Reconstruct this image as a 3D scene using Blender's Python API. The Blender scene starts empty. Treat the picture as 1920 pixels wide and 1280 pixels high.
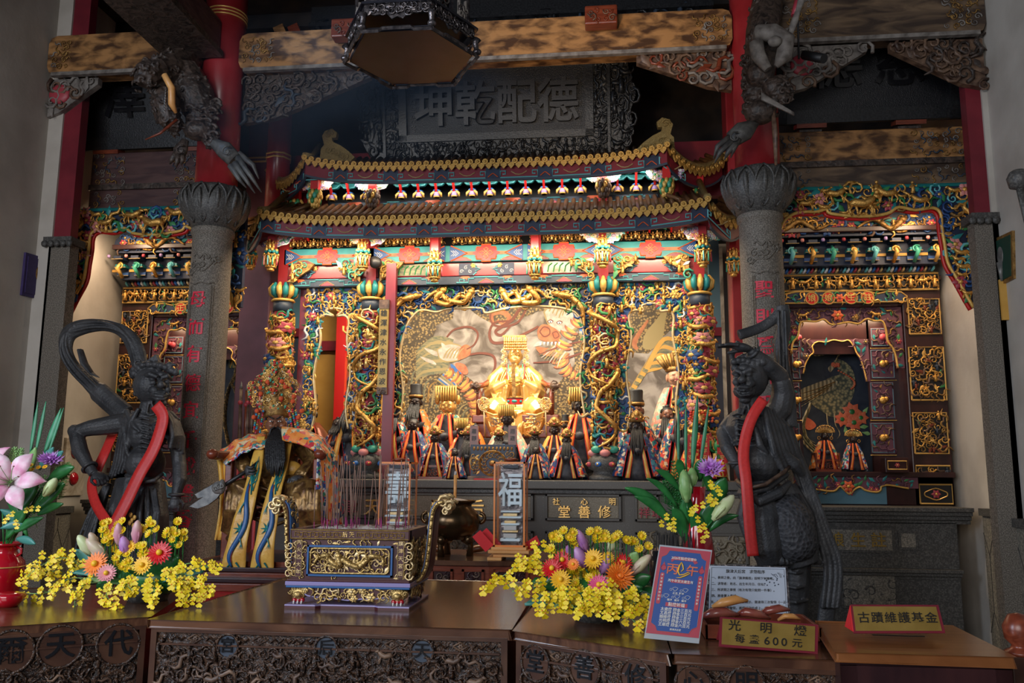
import bpy,bmesh,math,random
from mathutils import Vector,Matrix,Quaternion
from mathutils.geometry import tessellate_polygon
C=bpy.context.scene.collection
PI=math.pi
FOC,YAW,PIT,ROL,EYE=1600.,math.radians(6.3),math.radians(8.9),0.006,1.55
cy_,sy_,cp_,sp_=math.cos(YAW),math.sin(YAW),math.cos(PIT),math.sin(PIT)
FW=Vector((-sy_*cp_,cy_*cp_,sp_));R0=Vector((cy_,sy_,0));U0=Vector((sy_*sp_,-cy_*sp_,cp_))
RT=R0*math.cos(ROL)+U0*math.sin(ROL);UP=U0*math.cos(ROL)-R0*math.sin(ROL)
cam_d=bpy.data.cameras.new('camera');cam=bpy.data.objects.new('camera',cam_d);C.objects.link(cam)
cam_d.lens=FOC/1920*36;cam_d.sensor_width=36;cam_d.clip_end=60
mw=Matrix(((RT.x,UP.x,-FW.x,0),(RT.y,UP.y,-FW.y,0),(RT.z,UP.z,-FW.z,EYE),(0,0,0,1)))
cam.matrix_world=mw
bpy.context.scene.camera=cam
def at(px,py,Y):
 """world point seen at pixel (px,py) of the 1920x1280 frame, at depth Y"""
 d=FW+RT*((px-960)/FOC)+UP*((640-py)/FOC);t=Y/d.y
 return Vector((d.x*t,Y,EYE+d.z*t))
def atz(px,py,z):
 d=FW+RT*((px-960)/FOC)+UP*((640-py)/FOC);t=(z-EYE)/d.z
 return Vector((d.x*t,d.y*t,z))
sc=bpy.context.scene
sc.view_settings.view_transform='Standard';sc.view_settings.look='None'
sc.view_settings.gamma=1;sc.view_settings.use_curve_mapping=False
sc.view_settings.exposure=0.48
sc.cycles.use_denoising=True;sc.cycles.max_bounces=5;sc.cycles.diffuse_bounces=3;sc.cycles.glossy_bounces=3
sc.cycles.transmission_bounces=4;sc.cycles.transparent_max_bounces=8;sc.cycles.sample_clamp_indirect=4
sc.cycles.caustics_reflective=False;sc.cycles.caustics_refractive=False
w=bpy.data.worlds.new('world');sc.world=w;w.use_nodes=True
w.node_tree.nodes['Background'].inputs[0].default_value=(.30,.38,.55,1)
w.node_tree.nodes['Background'].inputs[1].default_value=.10
def light(name,kind,loc,to,power,col,size=1,size_y=None,spot=60,blend=.6):
 l=bpy.data.lights.new(name,kind);o=bpy.data.objects.new(name,l);C.objects.link(o)
 l.energy=power;l.color=col
 if kind=='AREA':
  l.shape='RECTANGLE';l.size=size;l.size_y=size_y or size
 elif kind=='SPOT':
  l.spot_size=math.radians(spot);l.spot_blend=blend;l.shadow_soft_size=size
 else:l.shadow_soft_size=size
 o.location=loc;o.rotation_euler=(Vector(to)-Vector(loc)).to_track_quat('-Z','Y').to_euler()
 return o
light('courtyard_daylight','AREA',(-2.2,-3.0,3.2),(-1.4,7,1.9),190,(.97,.95,.95),4.2,3.0)
light('side_doorway_daylight','AREA',(-5.2,.4,3.0),(-1.9,5.0,1.0),150,(.70,.82,1),1.8,2.4)
WARM=(1,.80,.56)
light('lower_eave_strip','AREA',(-1.08,6.94,3.54),(-1.08,7.55,2.0),46,WARM,3.5,.05)
light('frieze_strip','AREA',(-1.08,7.20,3.555),(-1.08,7.45,3.72),2.2,(1,.86,.68),3.6,.05)
light('shrine_rear_strip','AREA',(-1.08,7.56,3.20),(-1.08,8.2,1.9),27,(1,.84,.64),3.2,.06)
light('upper_eave_strip','AREA',(-1.08,7.36,4.22),(-1.08,7.60,4.05),8,(1,.92,.82),3.0,.05)
light('shrine_ceiling_lamp','AREA',(-.9,7.9,3.55),(-.9,8.7,2.0),48,(1,.84,.62),2.8,.3)
light('goddess_spot','SPOT',(-.75,6.88,3.34),(-.9,8.4,2.35),75,(1,.86,.62),.12,spot=34)
light('niche_lamp','AREA',(2.2,8.30,3.07),(2.2,8.6,1.8),6,(1,.74,.45),.9,.1)
light('niche_lamp_west','AREA',(-4.1,8.30,3.07),(-4.1,8.6,1.8),5,(1,.74,.45),.9,.1)
for sx in(1,-1):
 x=-.95+sx*3.2
 light('cornice_strip','AREA',(x,7.35,3.95),(x,8.0,3.4),2.6,(1,.76,.48),1.6,.05)
 light('alcove_lamp','AREA',(-.95+sx*3.75,7.45,3.9),(-.95+sx*3.9,7.7,2.0),10,(1,.72,.48),.3,.3)
light('beam_spot','SPOT',(-.4,4.9,3.9),(.0,6.6,5.1),50,(1,.72,.46),.1,spot=70)
MT={}
def nt(name):
 m=bpy.data.materials.new(name);m.use_nodes=True;t=m.node_tree
 return m,t,t.nodes['Principled BSDF']
def ramp(t,fac,stops,const=False):
 r=t.nodes.new('ShaderNodeValToRGB');e=r.color_ramp.elements
 if const:r.color_ramp.interpolation='CONSTANT'
 while len(e)<len(stops):e.new(.5)
 for el,(p,c)in zip(e,stops):
  el.position=p;el.color=(c[0],c[1],c[2],1)if not isinstance(c,(int,float))else(c,c,c,1)
 t.links.new(fac,r.inputs[0]);return r.outputs[0]
def pm(name,c1,c2=None,s=6,r=.5,m=0,bump=0,bs=None,mix=(.35,.65),kind='noise',pal=None,coat=0,emis=0,stretch=(1,1,1),trans=0,alpha=1,dist=.0,det=4,m2=None,r2=None,spec=None):
 """one procedural material: colour from noise / voronoi cells / waves, with bump"""
 M,t,p=nt(name);L=t.links.new
 p.inputs['Roughness'].default_value=r;p.inputs['Metallic'].default_value=m
 p.inputs['Base Color'].default_value=(*c1,1)
 if spec is not None:p.inputs['Specular IOR Level'].default_value=spec
 if coat:p.inputs['Coat Weight'].default_value=coat;p.inputs['Coat Roughness'].default_value=.12
 if emis:p.inputs['Emission Color'].default_value=(*c1,1);p.inputs['Emission Strength'].default_value=emis
 if trans:p.inputs['Transmission Weight'].default_value=trans
 if alpha<1:p.inputs['Alpha'].default_value=alpha
 if c2 or bump or pal:
  co=t.nodes.new('ShaderNodeTexCoord');mp=t.nodes.new('ShaderNodeMapping')
  mp.inputs['Scale'].default_value=stretch;L(co.outputs['Object'],mp.inputs[0]);V=mp.outputs[0]
  if kind=='noise':
   n=t.nodes.new('ShaderNodeTexNoise');n.inputs['Scale'].default_value=s;n.inputs['Detail'].default_value=det
   n.inputs['Distortion'].default_value=dist;L(V,n.inputs['Vector']);fac=n.outputs['Fac']
  elif kind=='wave':
   n=t.nodes.new('ShaderNodeTexWave');n.inputs['Scale'].default_value=s;n.inputs['Distortion'].default_value=dist
   n.inputs['Detail'].default_value=3;L(V,n.inputs['Vector']);fac=n.outputs['Fac']
  else:
   n=t.nodes.new('ShaderNodeTexVoronoi');n.inputs['Scale'].default_value=s
   if kind=='edge':n.feature='DISTANCE_TO_EDGE'
   if dist:
    nn=t.nodes.new('ShaderNodeTexNoise');nn.inputs['Scale'].default_value=s*.6;nn.inputs['Detail'].default_value=2
    L(V,nn.inputs['Vector']);mx=t.nodes.new('ShaderNodeVectorMath');mx.operation='MULTIPLY_ADD'
    L(nn.outputs['Color'],mx.inputs[0]);mx.inputs[1].default_value=(dist,)*3;L(V,mx.inputs[2]);L(mx.outputs[0],n.inputs['Vector'])
   else:L(V,n.inputs['Vector'])
   fac=n.outputs['Distance']
  if pal:
   sp=t.nodes.new('ShaderNodeSeparateColor');L(n.outputs['Color'],sp.inputs[0])
   k=len(pal);L(ramp(t,sp.outputs[0],[(i/k,c)for i,c in enumerate(pal)],True),p.inputs['Base Color'])
  elif c2:
   L(ramp(t,fac,[(mix[0],c1),(mix[1],c2)]),p.inputs['Base Color'])
   if m2 is not None:L(ramp(t,fac,[(mix[0],m),(mix[1],m2)]),p.inputs['Metallic'])
   if r2 is not None:L(ramp(t,fac,[(mix[0],r),(mix[1],r2)]),p.inputs['Roughness'])
  if bump:
   b=t.nodes.new('ShaderNodeBump');b.inputs['Strength'].default_value=abs(bump);b.inputs['Distance'].default_value=.01
   b.invert=bump<0
   if bs:
    n2=t.nodes.new('ShaderNodeTexNoise');n2.inputs['Scale'].default_value=bs;n2.inputs['Detail'].default_value=4
    L(V,n2.inputs['Vector']);L(n2.outputs['Fac'],b.inputs['Height'])
   else:L(fac,b.inputs['Height'])
   L(b.outputs[0],p.inputs['Normal'])
 MT[name]=M;return M
pm('plaster',(.42,.38,.33),(.56,.52,.46),s=2.2,r=.9,bump=.12,bs=30,mix=(.3,.6))
pm('granite',(.10,.085,.068),(.25,.22,.18),s=130,r=.7,bump=.3,mix=(.42,.62))
pm('granite_wain',(.13,.12,.10),(.30,.27,.22),s=80,r=.6,bump=.2,mix=(.42,.66))
pm('altar_stone',(.115,.105,.09),(.52,.49,.43),s=160,r=.5,mix=(.66,.74),bump=.15)
pm('altar_panel',(.22,.18,.12),(.40,.36,.29),s=140,r=.6,mix=(.5,.72))
pm('dark_stone',(.05,.048,.045),(.12,.115,.105),s=90,r=.55,mix=(.45,.65))
pm('floor_stone',(.08,.08,.085),(.16,.15,.14),s=20,r=.35)
pm('red_lacquer',(.27,.016,.020),(.34,.026,.032),s=5,r=.32,coat=.2)
pm('maroon',(.15,.012,.022),(.21,.018,.03),s=5,r=.4)
pm('plum',(.10,.035,.055),(.14,.05,.075),s=5,r=.5)
pm('bright_red',(.55,.014,.012),r=.4)
pm('ribbon_red',(.72,.035,.030),(.62,.028,.026),s=60,r=.45)
pm('orange_red',(.75,.12,.03),r=.4)
pm('ochre',(.62,.33,.06),(.68,.38,.08),s=7,r=.55)
pm('gold',(.86,.50,.14),(.62,.32,.07),s=40,r=.36,m=.75,bump=.5,bs=120)
pm('gold_smooth',(1,.64,.22),(.95,.54,.14),s=12,r=.27,m=.6,bump=.08,bs=25)
pm('gold_dull',(.46,.27,.08),(.20,.10,.03),s=30,r=.45,m=.6,bump=.5,bs=150)
pm('gold_paint',(.80,.50,.13),(.68,.38,.08),s=25,r=.42,m=.25,bump=.2,bs=90)
pm('gold_line',(.82,.52,.16),r=.35,m=.4)
pm('pale_gold',(.72,.55,.30),(.60,.42,.18),s=30,r=.38,m=.5)
pm('tile_gold',(.66,.40,.10),(.46,.24,.05),s=160,r=.35,m=.45,bump=.5)
pm('tile_glitter',(.62,.46,.18),(.16,.10,.03),s=260,r=.3,m=.6,bump=.9)
pm('tile_brown',(.17,.075,.025),(.08,.035,.015),s=22,r=.4,bump=.2)
pm('teal',(.010,.17,.18),(.015,.24,.24),s=9,r=.45)
pm('teal_light',(.14,.48,.50),r=.45)
pm('blue',(.015,.05,.17),(.02,.08,.24),s=9,r=.45)
pm('blue_bright',(.03,.14,.42),r=.4)
pm('navy',(.010,.018,.045),(.016,.03,.07),s=9,r=.5)
pm('slate',(.035,.05,.075),r=.5)
pm('green',(.025,.17,.05),(.04,.26,.08),s=20,r=.45)
pm('jade',(.06,.36,.24),r=.35)
pm('white_paint',(.78,.76,.70),r=.5)
pm('lilac',(.38,.25,.50),r=.5)
pm('pink',(.70,.26,.24),r=.5)
pm('rose',(.42,.05,.07),r=.45)
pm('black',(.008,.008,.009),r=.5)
pm('black_gloss',(.010,.010,.012),r=.16)
pm('plaque',(.008,.0085,.010),(.018,.019,.021),s=60,r=.38,bump=.25)
pm('plaque_fleck',(.006,.0065,.009),(.55,.52,.42),s=130,r=.38,mix=(.72,.76),bump=.4)
pm('plaque_letter',(.028,.028,.030),r=.42,bump=.2,bs=90)
pm('beam_gold',(.07,.03,.012),(.42,.21,.075),s=11,r=.45,mix=(.40,.60),bump=.5,dist=.3,det=12,stretch=(.5,1,1.1))
pm('beam_dark',(.045,.028,.02),(.20,.13,.075),s=6,r=.5,mix=(.38,.7),bump=.35,dist=1,det=8,stretch=(.5,1,2))
pm('beam_maroon',(.05,.022,.024),(.10,.05,.045),s=6,r=.5,bump=.3,dist=1,det=8,stretch=(.4,1,2.5))
pm('soot_wood',(.018,.013,.011),(.085,.058,.045),s=22,r=.5,bump=.9,dist=1,det=8)
pm('soot_grey',(.045,.042,.04),(.10,.095,.085),s=18,r=.5,bump=.6)
pm('carv_grey',(.10,.085,.075),(.26,.235,.21),s=14,r=.6,bump=.4)
pm('carv_brown',(.05,.026,.018),(.20,.12,.075),s=16,r=.5,bump=.5)
pm('table_wood',(.055,.02,.010),(.13,.055,.027),s=3,r=.26,dist=3,det=6,stretch=(.5,5,1),coat=.3,bump=.04,bs=50)
pm('table_carved',(.014,.007,.005),(.085,.04,.02),s=55,r=.33,mix=(.42,.62),bump=1.0,dist=1.5,det=3)
pm('table_edge',(.05,.02,.012),(.09,.04,.022),s=8,r=.28,coat=.3)
pm('dark_wood',(.022,.007,.009),(.045,.014,.014),s=9,r=.32,stretch=(1,1,.3))
pm('rosewood',(.14,.028,.013),(.23,.05,.022),s=5,r=.30,stretch=(1,5,5),dist=2)
pm('box_wood',(.17,.055,.014),(.26,.095,.028),s=3,r=.28,dist=2,stretch=(.6,4,1),coat=.3)
pm('light_wood',(.62,.28,.08),(.72,.36,.12),s=4,r=.35,stretch=(1,1,6))
pm('orange_trim',(.78,.22,.03),r=.35)
pm('clay',(.026,.027,.030),(.060,.060,.063),s=8,r=.5,bump=.4,bs=70,det=6)
pm('clay_scale',(.016,.018,.022),(.05,.05,.056),s=42,r=.62,bump=.9,kind='vor',mix=(.1,.6))
pm('clay_hand',(.12,.085,.06),(.07,.05,.04),s=12,r=.6,bump=.2,bs=60)
pm('blade',(.12,.12,.12),(.26,.25,.23),s=20,r=.45,m=.3,bump=.2)
pm('face_dark',(.028,.017,.014),r=.35)
pm('face_brown',(.26,.11,.06),(.17,.065,.035),s=15,r=.28)
pm('face_flesh',(.66,.36,.22),r=.4)
pm('beard',(.006,.006,.007),(.02,.018,.018),s=120,r=.5,stretch=(1,1,.1),bump=.6)
pm('red_jewel',(.6,.02,.03),r=.15,coat=.5)
pm('blue_jewel',(.02,.25,.5),r=.15,coat=.5)
pm('pompom',(.80,.14,.03),(.62,.06,.02),s=200,r=.8,bump=.6)
RB=[(.55,.03,.02),(.02,.06,.20),(.80,.30,.05),(.01,.20,.20),(.02,.04,.12),(.75,.65,.45),(.02,.05,.16),(.6,.12,.04)]
pm('brocade_blue',(0,0,0),pal=[(.02,.05,.16),(.02,.06,.2),(.03,.18,.22),(.02,.03,.09),(.55,.10,.05),(.02,.04,.13),(.6,.5,.35)],kind='vor',s=45,r=.55,dist=.03,bump=.2)
pm('brocade_multi',(0,0,0),pal=RB,kind='vor',s=40,r=.5,dist=.04,bump=.2)
pm('brocade_orange',(0,0,0),pal=[(.85,.28,.05),(.80,.22,.04),(.85,.30,.06),(.04,.25,.24),(.75,.6,.35),(.85,.26,.05),(.6,.04,.05)],kind='vor',s=34,r=.5,dist=.05,bump=.2)
pm('brocade_white',(0,0,0),pal=[(.75,.72,.68),(.04,.12,.4),(.6,.04,.04),(.70,.68,.62),(.04,.3,.2),(.03,.07,.25),(.8,.35,.08)],kind='vor',s=48,r=.5,dist=.04,bump=.2)
pm('brocade_pink',(0,0,0),pal=[(.75,.32,.24),(.72,.28,.2),(.2,.45,.35),(.75,.35,.28),(.75,.62,.4)],kind='vor',s=38,r=.5,dist=.04)
pm('brocade_red',(0,0,0),pal=[(.68,.03,.02),(.65,.02,.02),(.85,.5,.1),(.70,.03,.02),(.85,.55,.12)],kind='vor',s=55,r=.5,dist=.03)
pm('satin_gold',(.80,.48,.09),(.68,.36,.06),s=14,r=.38,spec=.6,bump=.25,bs=60)
pm('satin_orange',(.86,.27,.04),(.74,.20,.03),s=12,r=.4,bump=.2,bs=60)
pm('robe_dark',(.012,.014,.022),(.05,.045,.05),s=26,r=.55,bump=.3)
pm('robe_gilt',(.30,.17,.05),(.08,.035,.015),s=18,r=.38,m=.5,bump=.5,dist=1)
pm('robe_copper',(.30,.09,.04),(.14,.04,.025),s=9,r=.3,m=.3,bump=.3)
pm('mural',(.13,.105,.085),(.42,.37,.32),s=4.0,r=.8,mix=(.40,.60),dist=1.0,det=10)
pm('mural_fade',(.30,.25,.18),(.62,.56,.47),s=5,r=.75,mix=(.35,.65),dist=1.6,det=7)
pm('dragon_scale',(.40,.27,.10),(.07,.05,.028),s=40,r=.6,kind='vor',mix=(.22,.58),bump=-.3)
pm('dragon_belly',(.52,.26,.10),(.36,.10,.04),s=9,r=.6,kind='wave',mix=(.3,.8),stretch=(.2,1,1))
pm('mane',(.30,.25,.12),(.10,.12,.08),s=9,r=.6,dist=2,stretch=(1,1,3))
pm('ink_white',(.58,.53,.46),(.36,.30,.24),s=14,r=.6)
pm('ink_orange',(.48,.18,.07),(.34,.10,.04),s=14,r=.6)
pm('ink_line',(.16,.04,.02),r=.6)
pm('ink_olive',(.34,.26,.11),r=.6)
pm('phoenix_sky',(.008,.014,.030),(.03,.04,.055),s=5,r=.5,dist=1)
pm('phoenix_body',(.34,.28,.13),(.05,.06,.04),s=36,r=.5,kind='vor',mix=(.2,.7))
pm('phoenix_wing',(.50,.40,.22),(.16,.13,.07),s=20,r=.5,kind='wave',stretch=(.4,1,1.6),dist=1)
pm('coral',(.66,.17,.07),(.62,.10,.04),s=30,r=.5)
pm('cloth_red',(.62,.015,.02),r=.6)
pm('leaf',(.012,.10,.022),(.03,.20,.045),s=14,r=.35,coat=.2)
pm('leaf_pale',(.16,.34,.10),(.30,.48,.18),s=20,r=.4)
pm('leaf_blue',(.05,.22,.18),r=.4)
pm('blade_leaf',(.02,.16,.07),(.04,.24,.11),s=20,r=.4)
pm('bud',(.50,.60,.28),(.68,.66,.45),s=9,r=.4)
pm('bud_pink',(.62,.25,.36),(.55,.52,.30),s=9,r=.4,stretch=(1,1,.5))
pm('lily',(.80,.30,.48),(.85,.72,.74),s=16,r=.4)
pm('purple',(.48,.10,.62),(.70,.42,.78),s=40,r=.45)
pm('violet',(.36,.12,.42),(.52,.28,.52),s=20,r=.45)
pm('yellow',(.88,.70,.012),(.84,.58,.01),s=40,r=.5)
pm('yellow_warm',(.90,.50,.02),r=.5)
pm('gerb_orange',(.88,.22,.02),r=.5)
pm('gerb_red',(.62,.008,.012),r=.4)
pm('gerb_pink',(.72,.08,.22),r=.45)
pm('gerb_pale',(.76,.28,.30),r=.45)
pm('vase_red',(.42,.004,.014),r=.10,coat=.8)
pm('bronze',(.075,.045,.022),(.14,.085,.04),s=5,r=.24,m=.85)
pm('ash',(.42,.36,.32),(.62,.56,.52),s=90,r=.95,bump=.8)
pm('incense',(.26,.15,.11),r=.8)
pm('incense_pink',(.34,.03,.16),r=.7)
pm('burn_gold',(.66,.46,.18),(.46,.30,.10),s=40,r=.36,m=.7,bump=.5,bs=90)
pm('burn_ground',(.06,.010,.014),r=.4)
pm('burn_blue',(.02,.10,.28),r=.35)
pm('burn_lilac',(.28,.24,.46),r=.25,coat=.5)
pm('glass_case',(.9,.95,1),r=.02,trans=1,alpha=.22)
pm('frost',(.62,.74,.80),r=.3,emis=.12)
pm('sign_gold',(.34,.22,.05),(.27,.17,.035),s=14,r=.42,m=.35)
pm('sign_black',(.010,.009,.008),r=.5)
pm('paper',(.42,.47,.55),(.37,.42,.5),s=5,r=.45)
pm('poster_blue',(.010,.065,.27),r=.45)
pm('poster_red',(.42,.04,.07),r=.45)
pm('acrylic',(.75,.82,.88),r=.05,alpha=.35)
pm('wood_block',(.20,.03,.028),(.30,.09,.06),s=12,r=.28,coat=.5)
pm('blue_wall',(.10,.22,.28),r=.6)
pm('dark_ceiling',(.010,.009,.011),(.03,.022,.02),s=6,r=.7)
pm('iron',(.03,.03,.032),r=.4,m=.6)
pm('lamp_metal',(.17,.15,.15),(.05,.045,.05),s=34,r=.26,m=.75,bump=.5)
pm('lamp_dark',(.006,.006,.010),(.016,.016,.024),s=9,r=.3)
pm('fan_purple',(.035,.02,.10),(.05,.03,.13),s=20,r=.6)
pm('fan_green',(.006,.045,.028),r=.6)
pm('gray_line',(.04,.035,.03),r=.8)
LOC={}
def unit(d):
 d=Vector(d);return d.normalized()if d.length>1e-9 else Vector((0,0,1))
def frame(d,up=(0,0,1)):
 d=unit(d);u=Vector(up);a=d.cross(u)
 if a.length<1e-4:a=d.cross(Vector((1,0,0)))
 a.normalize();return a,a.cross(d).normalized()
class MB:
 def __init__(s,mat='gold'):
  s.v=[];s.f=[];s.mi=[];s.sm=[];s.mats=[];s.T=None;s.use(mat)
 def use(s,m):
  if m not in s.mats:s.mats.append(m)
  s.c=s.mats.index(m);return s
 def add(s,vs,fs,smooth=False):
  o=len(s.v)
  s.v+=[tuple(s.T@Vector(p))for p in vs]if s.T is not None else[tuple(p)for p in vs]
  s.f+=[tuple(i+o for i in f)for f in fs];s.mi+=[s.c]*len(fs);s.sm+=smooth if isinstance(smooth,list)else[smooth]*len(fs);return s
 def box(s,x0,x1,y0,y1,z0,z1):
  return s.add([(x,y,z)for z in(z0,z1)for y in(y0,y1)for x in(x0,x1)],
[(0,2,3,1),(4,5,7,6),(0,1,5,4),(2,6,7,3),(0,4,6,2),(1,3,7,5)])
 def bar(s,p0,p1,w,h,up=(0,0,1)):
  p0=Vector(p0);p1=Vector(p1);a,b=frame(p1-p0,up);a=a*w/2;b=b*h/2
  vs=[p+i*a+j*b for p in(p0,p1)for i,j in((-1,-1),(1,-1),(1,1),(-1,1))]
  return s.add(vs,[(3,2,1,0),(4,5,6,7),(0,1,5,4),(1,2,6,5),(2,3,7,6),(3,0,4,7)])
 def tube(s,pts,r,n=6,up=(0,0,1),fl=1,caps=True):
  pts=[Vector(p)for p in pts];k=len(pts)
  if not isinstance(r,(list,tuple)):r=[r]*k
  vs=[];a=b=None
  for i,p in enumerate(pts):
   d=pts[min(i+1,k-1)]-pts[max(i-1,0)]
   d=unit(d)
   if a is None:a,b=frame(d,up)
   else:
    a=(a-d*a.dot(d));a=a.normalized()if a.length>1e-5 else frame(d,up)[0];b=a.cross(d)
   for j in range(n):
    t=2*PI*j/n;vs.append(p+(a*math.cos(t)+b*math.sin(t)*fl)*r[i])
  fs=[(i*n+j,i*n+(j+1)%n,(i+1)*n+(j+1)%n,(i+1)*n+j)for i in range(k-1)for j in range(n)]
  m=len(fs)
  if caps:fs+=[tuple(range(n))[::-1],tuple(range((k-1)*n,k*n))]
  return s.add(vs,fs,[n>4]*m+[False]*(len(fs)-m))
 def lathe(s,prof,n=24,c=(0,0,0),smooth=True,wob=None,a0=0,sx=1,sy=1):
  c=Vector(c);vs=[]
  for i,(r,z)in enumerate(prof):
   for j in range(n):
    t=2*PI*j/n+a0;k=r*(wob(t,i)if wob else 1)
    vs.append(c+Vector((k*math.cos(t)*sx,k*math.sin(t)*sy,z)))
  fs=[(i*n+j,i*n+(j+1)%n,(i+1)*n+(j+1)%n,(i+1)*n+j)for i in range(len(prof)-1)for j in range(n)]
  fs+=[tuple(range(n))[::-1],tuple(range((len(prof)-1)*n,len(prof)*n))]
  return s.add(vs,fs,[smooth]*(len(fs)-2)+[False]*2)
 def ell(s,c,r,rot=None,nu=10,nv=6):
  c=Vector(c);r=(r,r,r)if isinstance(r,(int,float))else r;vs=[]
  for i in range(nv+1):
   ph=PI*i/nv
   for j in range(nu):
    t=2*PI*j/nu;p=Vector((r[0]*math.sin(ph)*math.cos(t),r[1]*math.sin(ph)*math.sin(t),r[2]*math.cos(ph)))
    if rot is not None:p=rot@p
    vs.append(c+p)
  return s.add(vs,[(i*nu+j,(i+1)*nu+j,(i+1)*nu+(j+1)%nu,i*nu+(j+1)%nu)for i in range(nv)for j in range(nu)],True)
 def prism(s,out,P,w0,w1,smooth=False):
  """outline [(u,v)] swept from w0 to w1 under the mapping P(u,v,w)"""
  n=len(out);vs=[P(u,v,w0)for u,v in out]+[P(u,v,w1)for u,v in out]
  tri=tessellate_polygon([[Vector((u,v,0))for u,v in out]])
  fs=[tuple(t)for t in tri]+[tuple(i+n for i in t[::-1])for t in tri]+[(i,(i+1)%n,(i+1)%n+n,i+n)for i in range(n)]
  return s.add(vs,fs,smooth)
 def grid(s,fn,nu,nv,closed=False,smooth=True):
  m=nu if closed else nu+1
  vs=[fn(i/nu,j/nv)for j in range(nv+1)for i in range(m)]
  fs=[(j*m+i,j*m+(i+1)%m,(j+1)*m+(i+1)%m,(j+1)*m+i)for j in range(nv)for i in range(nu)]
  return s.add(vs,fs,smooth)
 def sheet(s,fn,nu,nv,th=.004):
  """a thin solid cloth from fn(u,v)"""
  P=[[Vector(fn(i/nu,j/nv))for i in range(nu+1)]for j in range(nv+1)]
  m=nu+1;A=[];B=[]
  for j in range(nv+1):
   for i in range(m):
    du=P[j][min(i+1,nu)]-P[j][max(i-1,0)];dv=P[min(j+1,nv)][i]-P[max(j-1,0)][i]
    n=du.cross(dv);n=n.normalized()if n.length>1e-9 else Vector((0,-1,0))
    A.append(P[j][i]+n*th/2);B.append(P[j][i]-n*th/2)
  k=len(A);fs=[]
  for j in range(nv):
   for i in range(nu):
    q=(j*m+i,j*m+i+1,(j+1)*m+i+1,(j+1)*m+i);fs+=[q,tuple(x+k for x in q[::-1])]
  bd=list(range(m))+[j*m+nu for j in range(1,nv+1)]+[nv*m+i for i in range(nu-1,-1,-1)]+[j*m for j in range(nv-1,0,-1)]
  m2=len(fs)
  for a,b in zip(bd,bd[1:]+bd[:1]):fs.append((b,a,a+k,b+k))
  return s.add(A+B,fs,[True]*m2+[False]*(len(fs)-m2))
 def obj(s,name,par=None,loc=None,bev=0,sub=0,origin=None,kind=None):
  """link as one mesh object; vertices are in world space (minus the parent's place)"""
  base=LOC.get(par.name,Vector((0,0,0)))if par is not None else Vector(origin or(0,0,0))
  me=bpy.data.meshes.new(name)
  me.from_pydata([(x-base.x,y-base.y,z-base.z)for x,y,z in s.v],[],s.f)
  for m in s.mats:me.materials.append(MT[m])
  me.polygons.foreach_set('material_index',s.mi);me.polygons.foreach_set('use_smooth',s.sm);me.update()
  o=bpy.data.objects.new(name,me);C.objects.link(o)
  if par is not None:o.parent=par;LOC[o.name]=base
  else:o.location=base;LOC[o.name]=base
  if bev:
   md=o.modifiers.new('bevel','BEVEL');md.width=bev;md.segments=2;md.limit_method='ANGLE';md.angle_limit=.7
  if sub:
   md=o.modifiers.new('subd','SUBSURF');md.levels=md.render_levels=sub
  if kind:o['kind']=kind
  return o
def tag(o,label=None,cat=None,group=None,kind=None):
 if label:o['label']=label
 if cat:o['category']=cat
 if group:o['group']=group
 if kind:o['kind']=kind
 return o
def thing(name,label,cat,loc=(0,0,0),group=None):
 o=bpy.data.objects.new(name,None);C.objects.link(o);o.location=loc;o.empty_display_size=.05
 LOC[o.name]=Vector(loc);return tag(o,label,cat,group)
def dup(root,loc,rz=0,scale=1,label=None,group=None):
 r=root.copy();C.objects.link(r);r.location=loc;r.rotation_euler=(0,0,rz);r.scale=(scale,)*3
 LOC[r.name]=Vector(loc)
 if label:r['label']=label
 if group:r['group']=group
 for ch in list(root.children):
  c=ch.copy();C.objects.link(c);c.parent=r
  for g in list(ch.children):
   d=g.copy();C.objects.link(d);d.parent=c
 return r
def XZ(Y):return lambda u,v,w:Vector((u,Y-w,v))
def curve2(pts,n=6,closed=False):
 """smooth 2D/3D polyline (catmull-rom)"""
 P=[Vector(p)for p in pts];out=[];k=len(P)
 for i in range(k if closed else k-1):
  g=(lambda q:P[q%k])if closed else(lambda q:P[min(max(q,0),k-1)])
  a,b,c,d=g(i-1),g(i),g(i+1),g(i+2)
  for j in range(n):
   t=j/n
   out.append(.5*((2*b)+(c-a)*t+(2*a-5*b+4*c-d)*t*t+(3*b-a-3*c+d)*t**3))
 if not closed:out.append(P[-1])
 return out
def inside(poly):
 def f(u,v):
  r=False;n=len(poly)
  for i in range(n):
   (x1,y1),(x2,y2)=poly[i],poly[i-1]
   if(y1>v)!=(y2>v)and u<(x2-x1)*(v-y1)/(y2-y1)+x1:r=not r
  return r
 return f
def text(body,h,fn,depth,mat,name,par=None,off=.0,bold=.02,asp=1.0):
 """raised lettering as mesh; fn maps (u,v,w) in metres (w outward) to the world"""
 cu=bpy.data.curves.new('lettering','FONT');cu.body=body;cu.size=h;cu.extrude=.5;cu.offset=bold*h*.3
 cu.align_x='CENTER';cu.align_y='CENTER';cu.resolution_u=3
 o=bpy.data.objects.new('lettering',cu);C.objects.link(o);bpy.context.view_layer.update()
 me=bpy.data.meshes.new_from_object(o.evaluated_get(bpy.context.evaluated_depsgraph_get()))
 vs=[v.co.copy()for v in me.vertices];fs=[tuple(p.vertices)for p in me.polygons]
 bpy.data.objects.remove(o);bpy.data.curves.remove(cu);bpy.data.meshes.remove(me)
 b=MB(mat)if isinstance(par,(type(None),bpy.types.Object))else par
 b.use(mat)
 b.add([fn(p.x*asp,p.y,off+(p.z+.5)*depth)for p in vs],fs)
 return b
rnd=random.Random(7)
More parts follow.
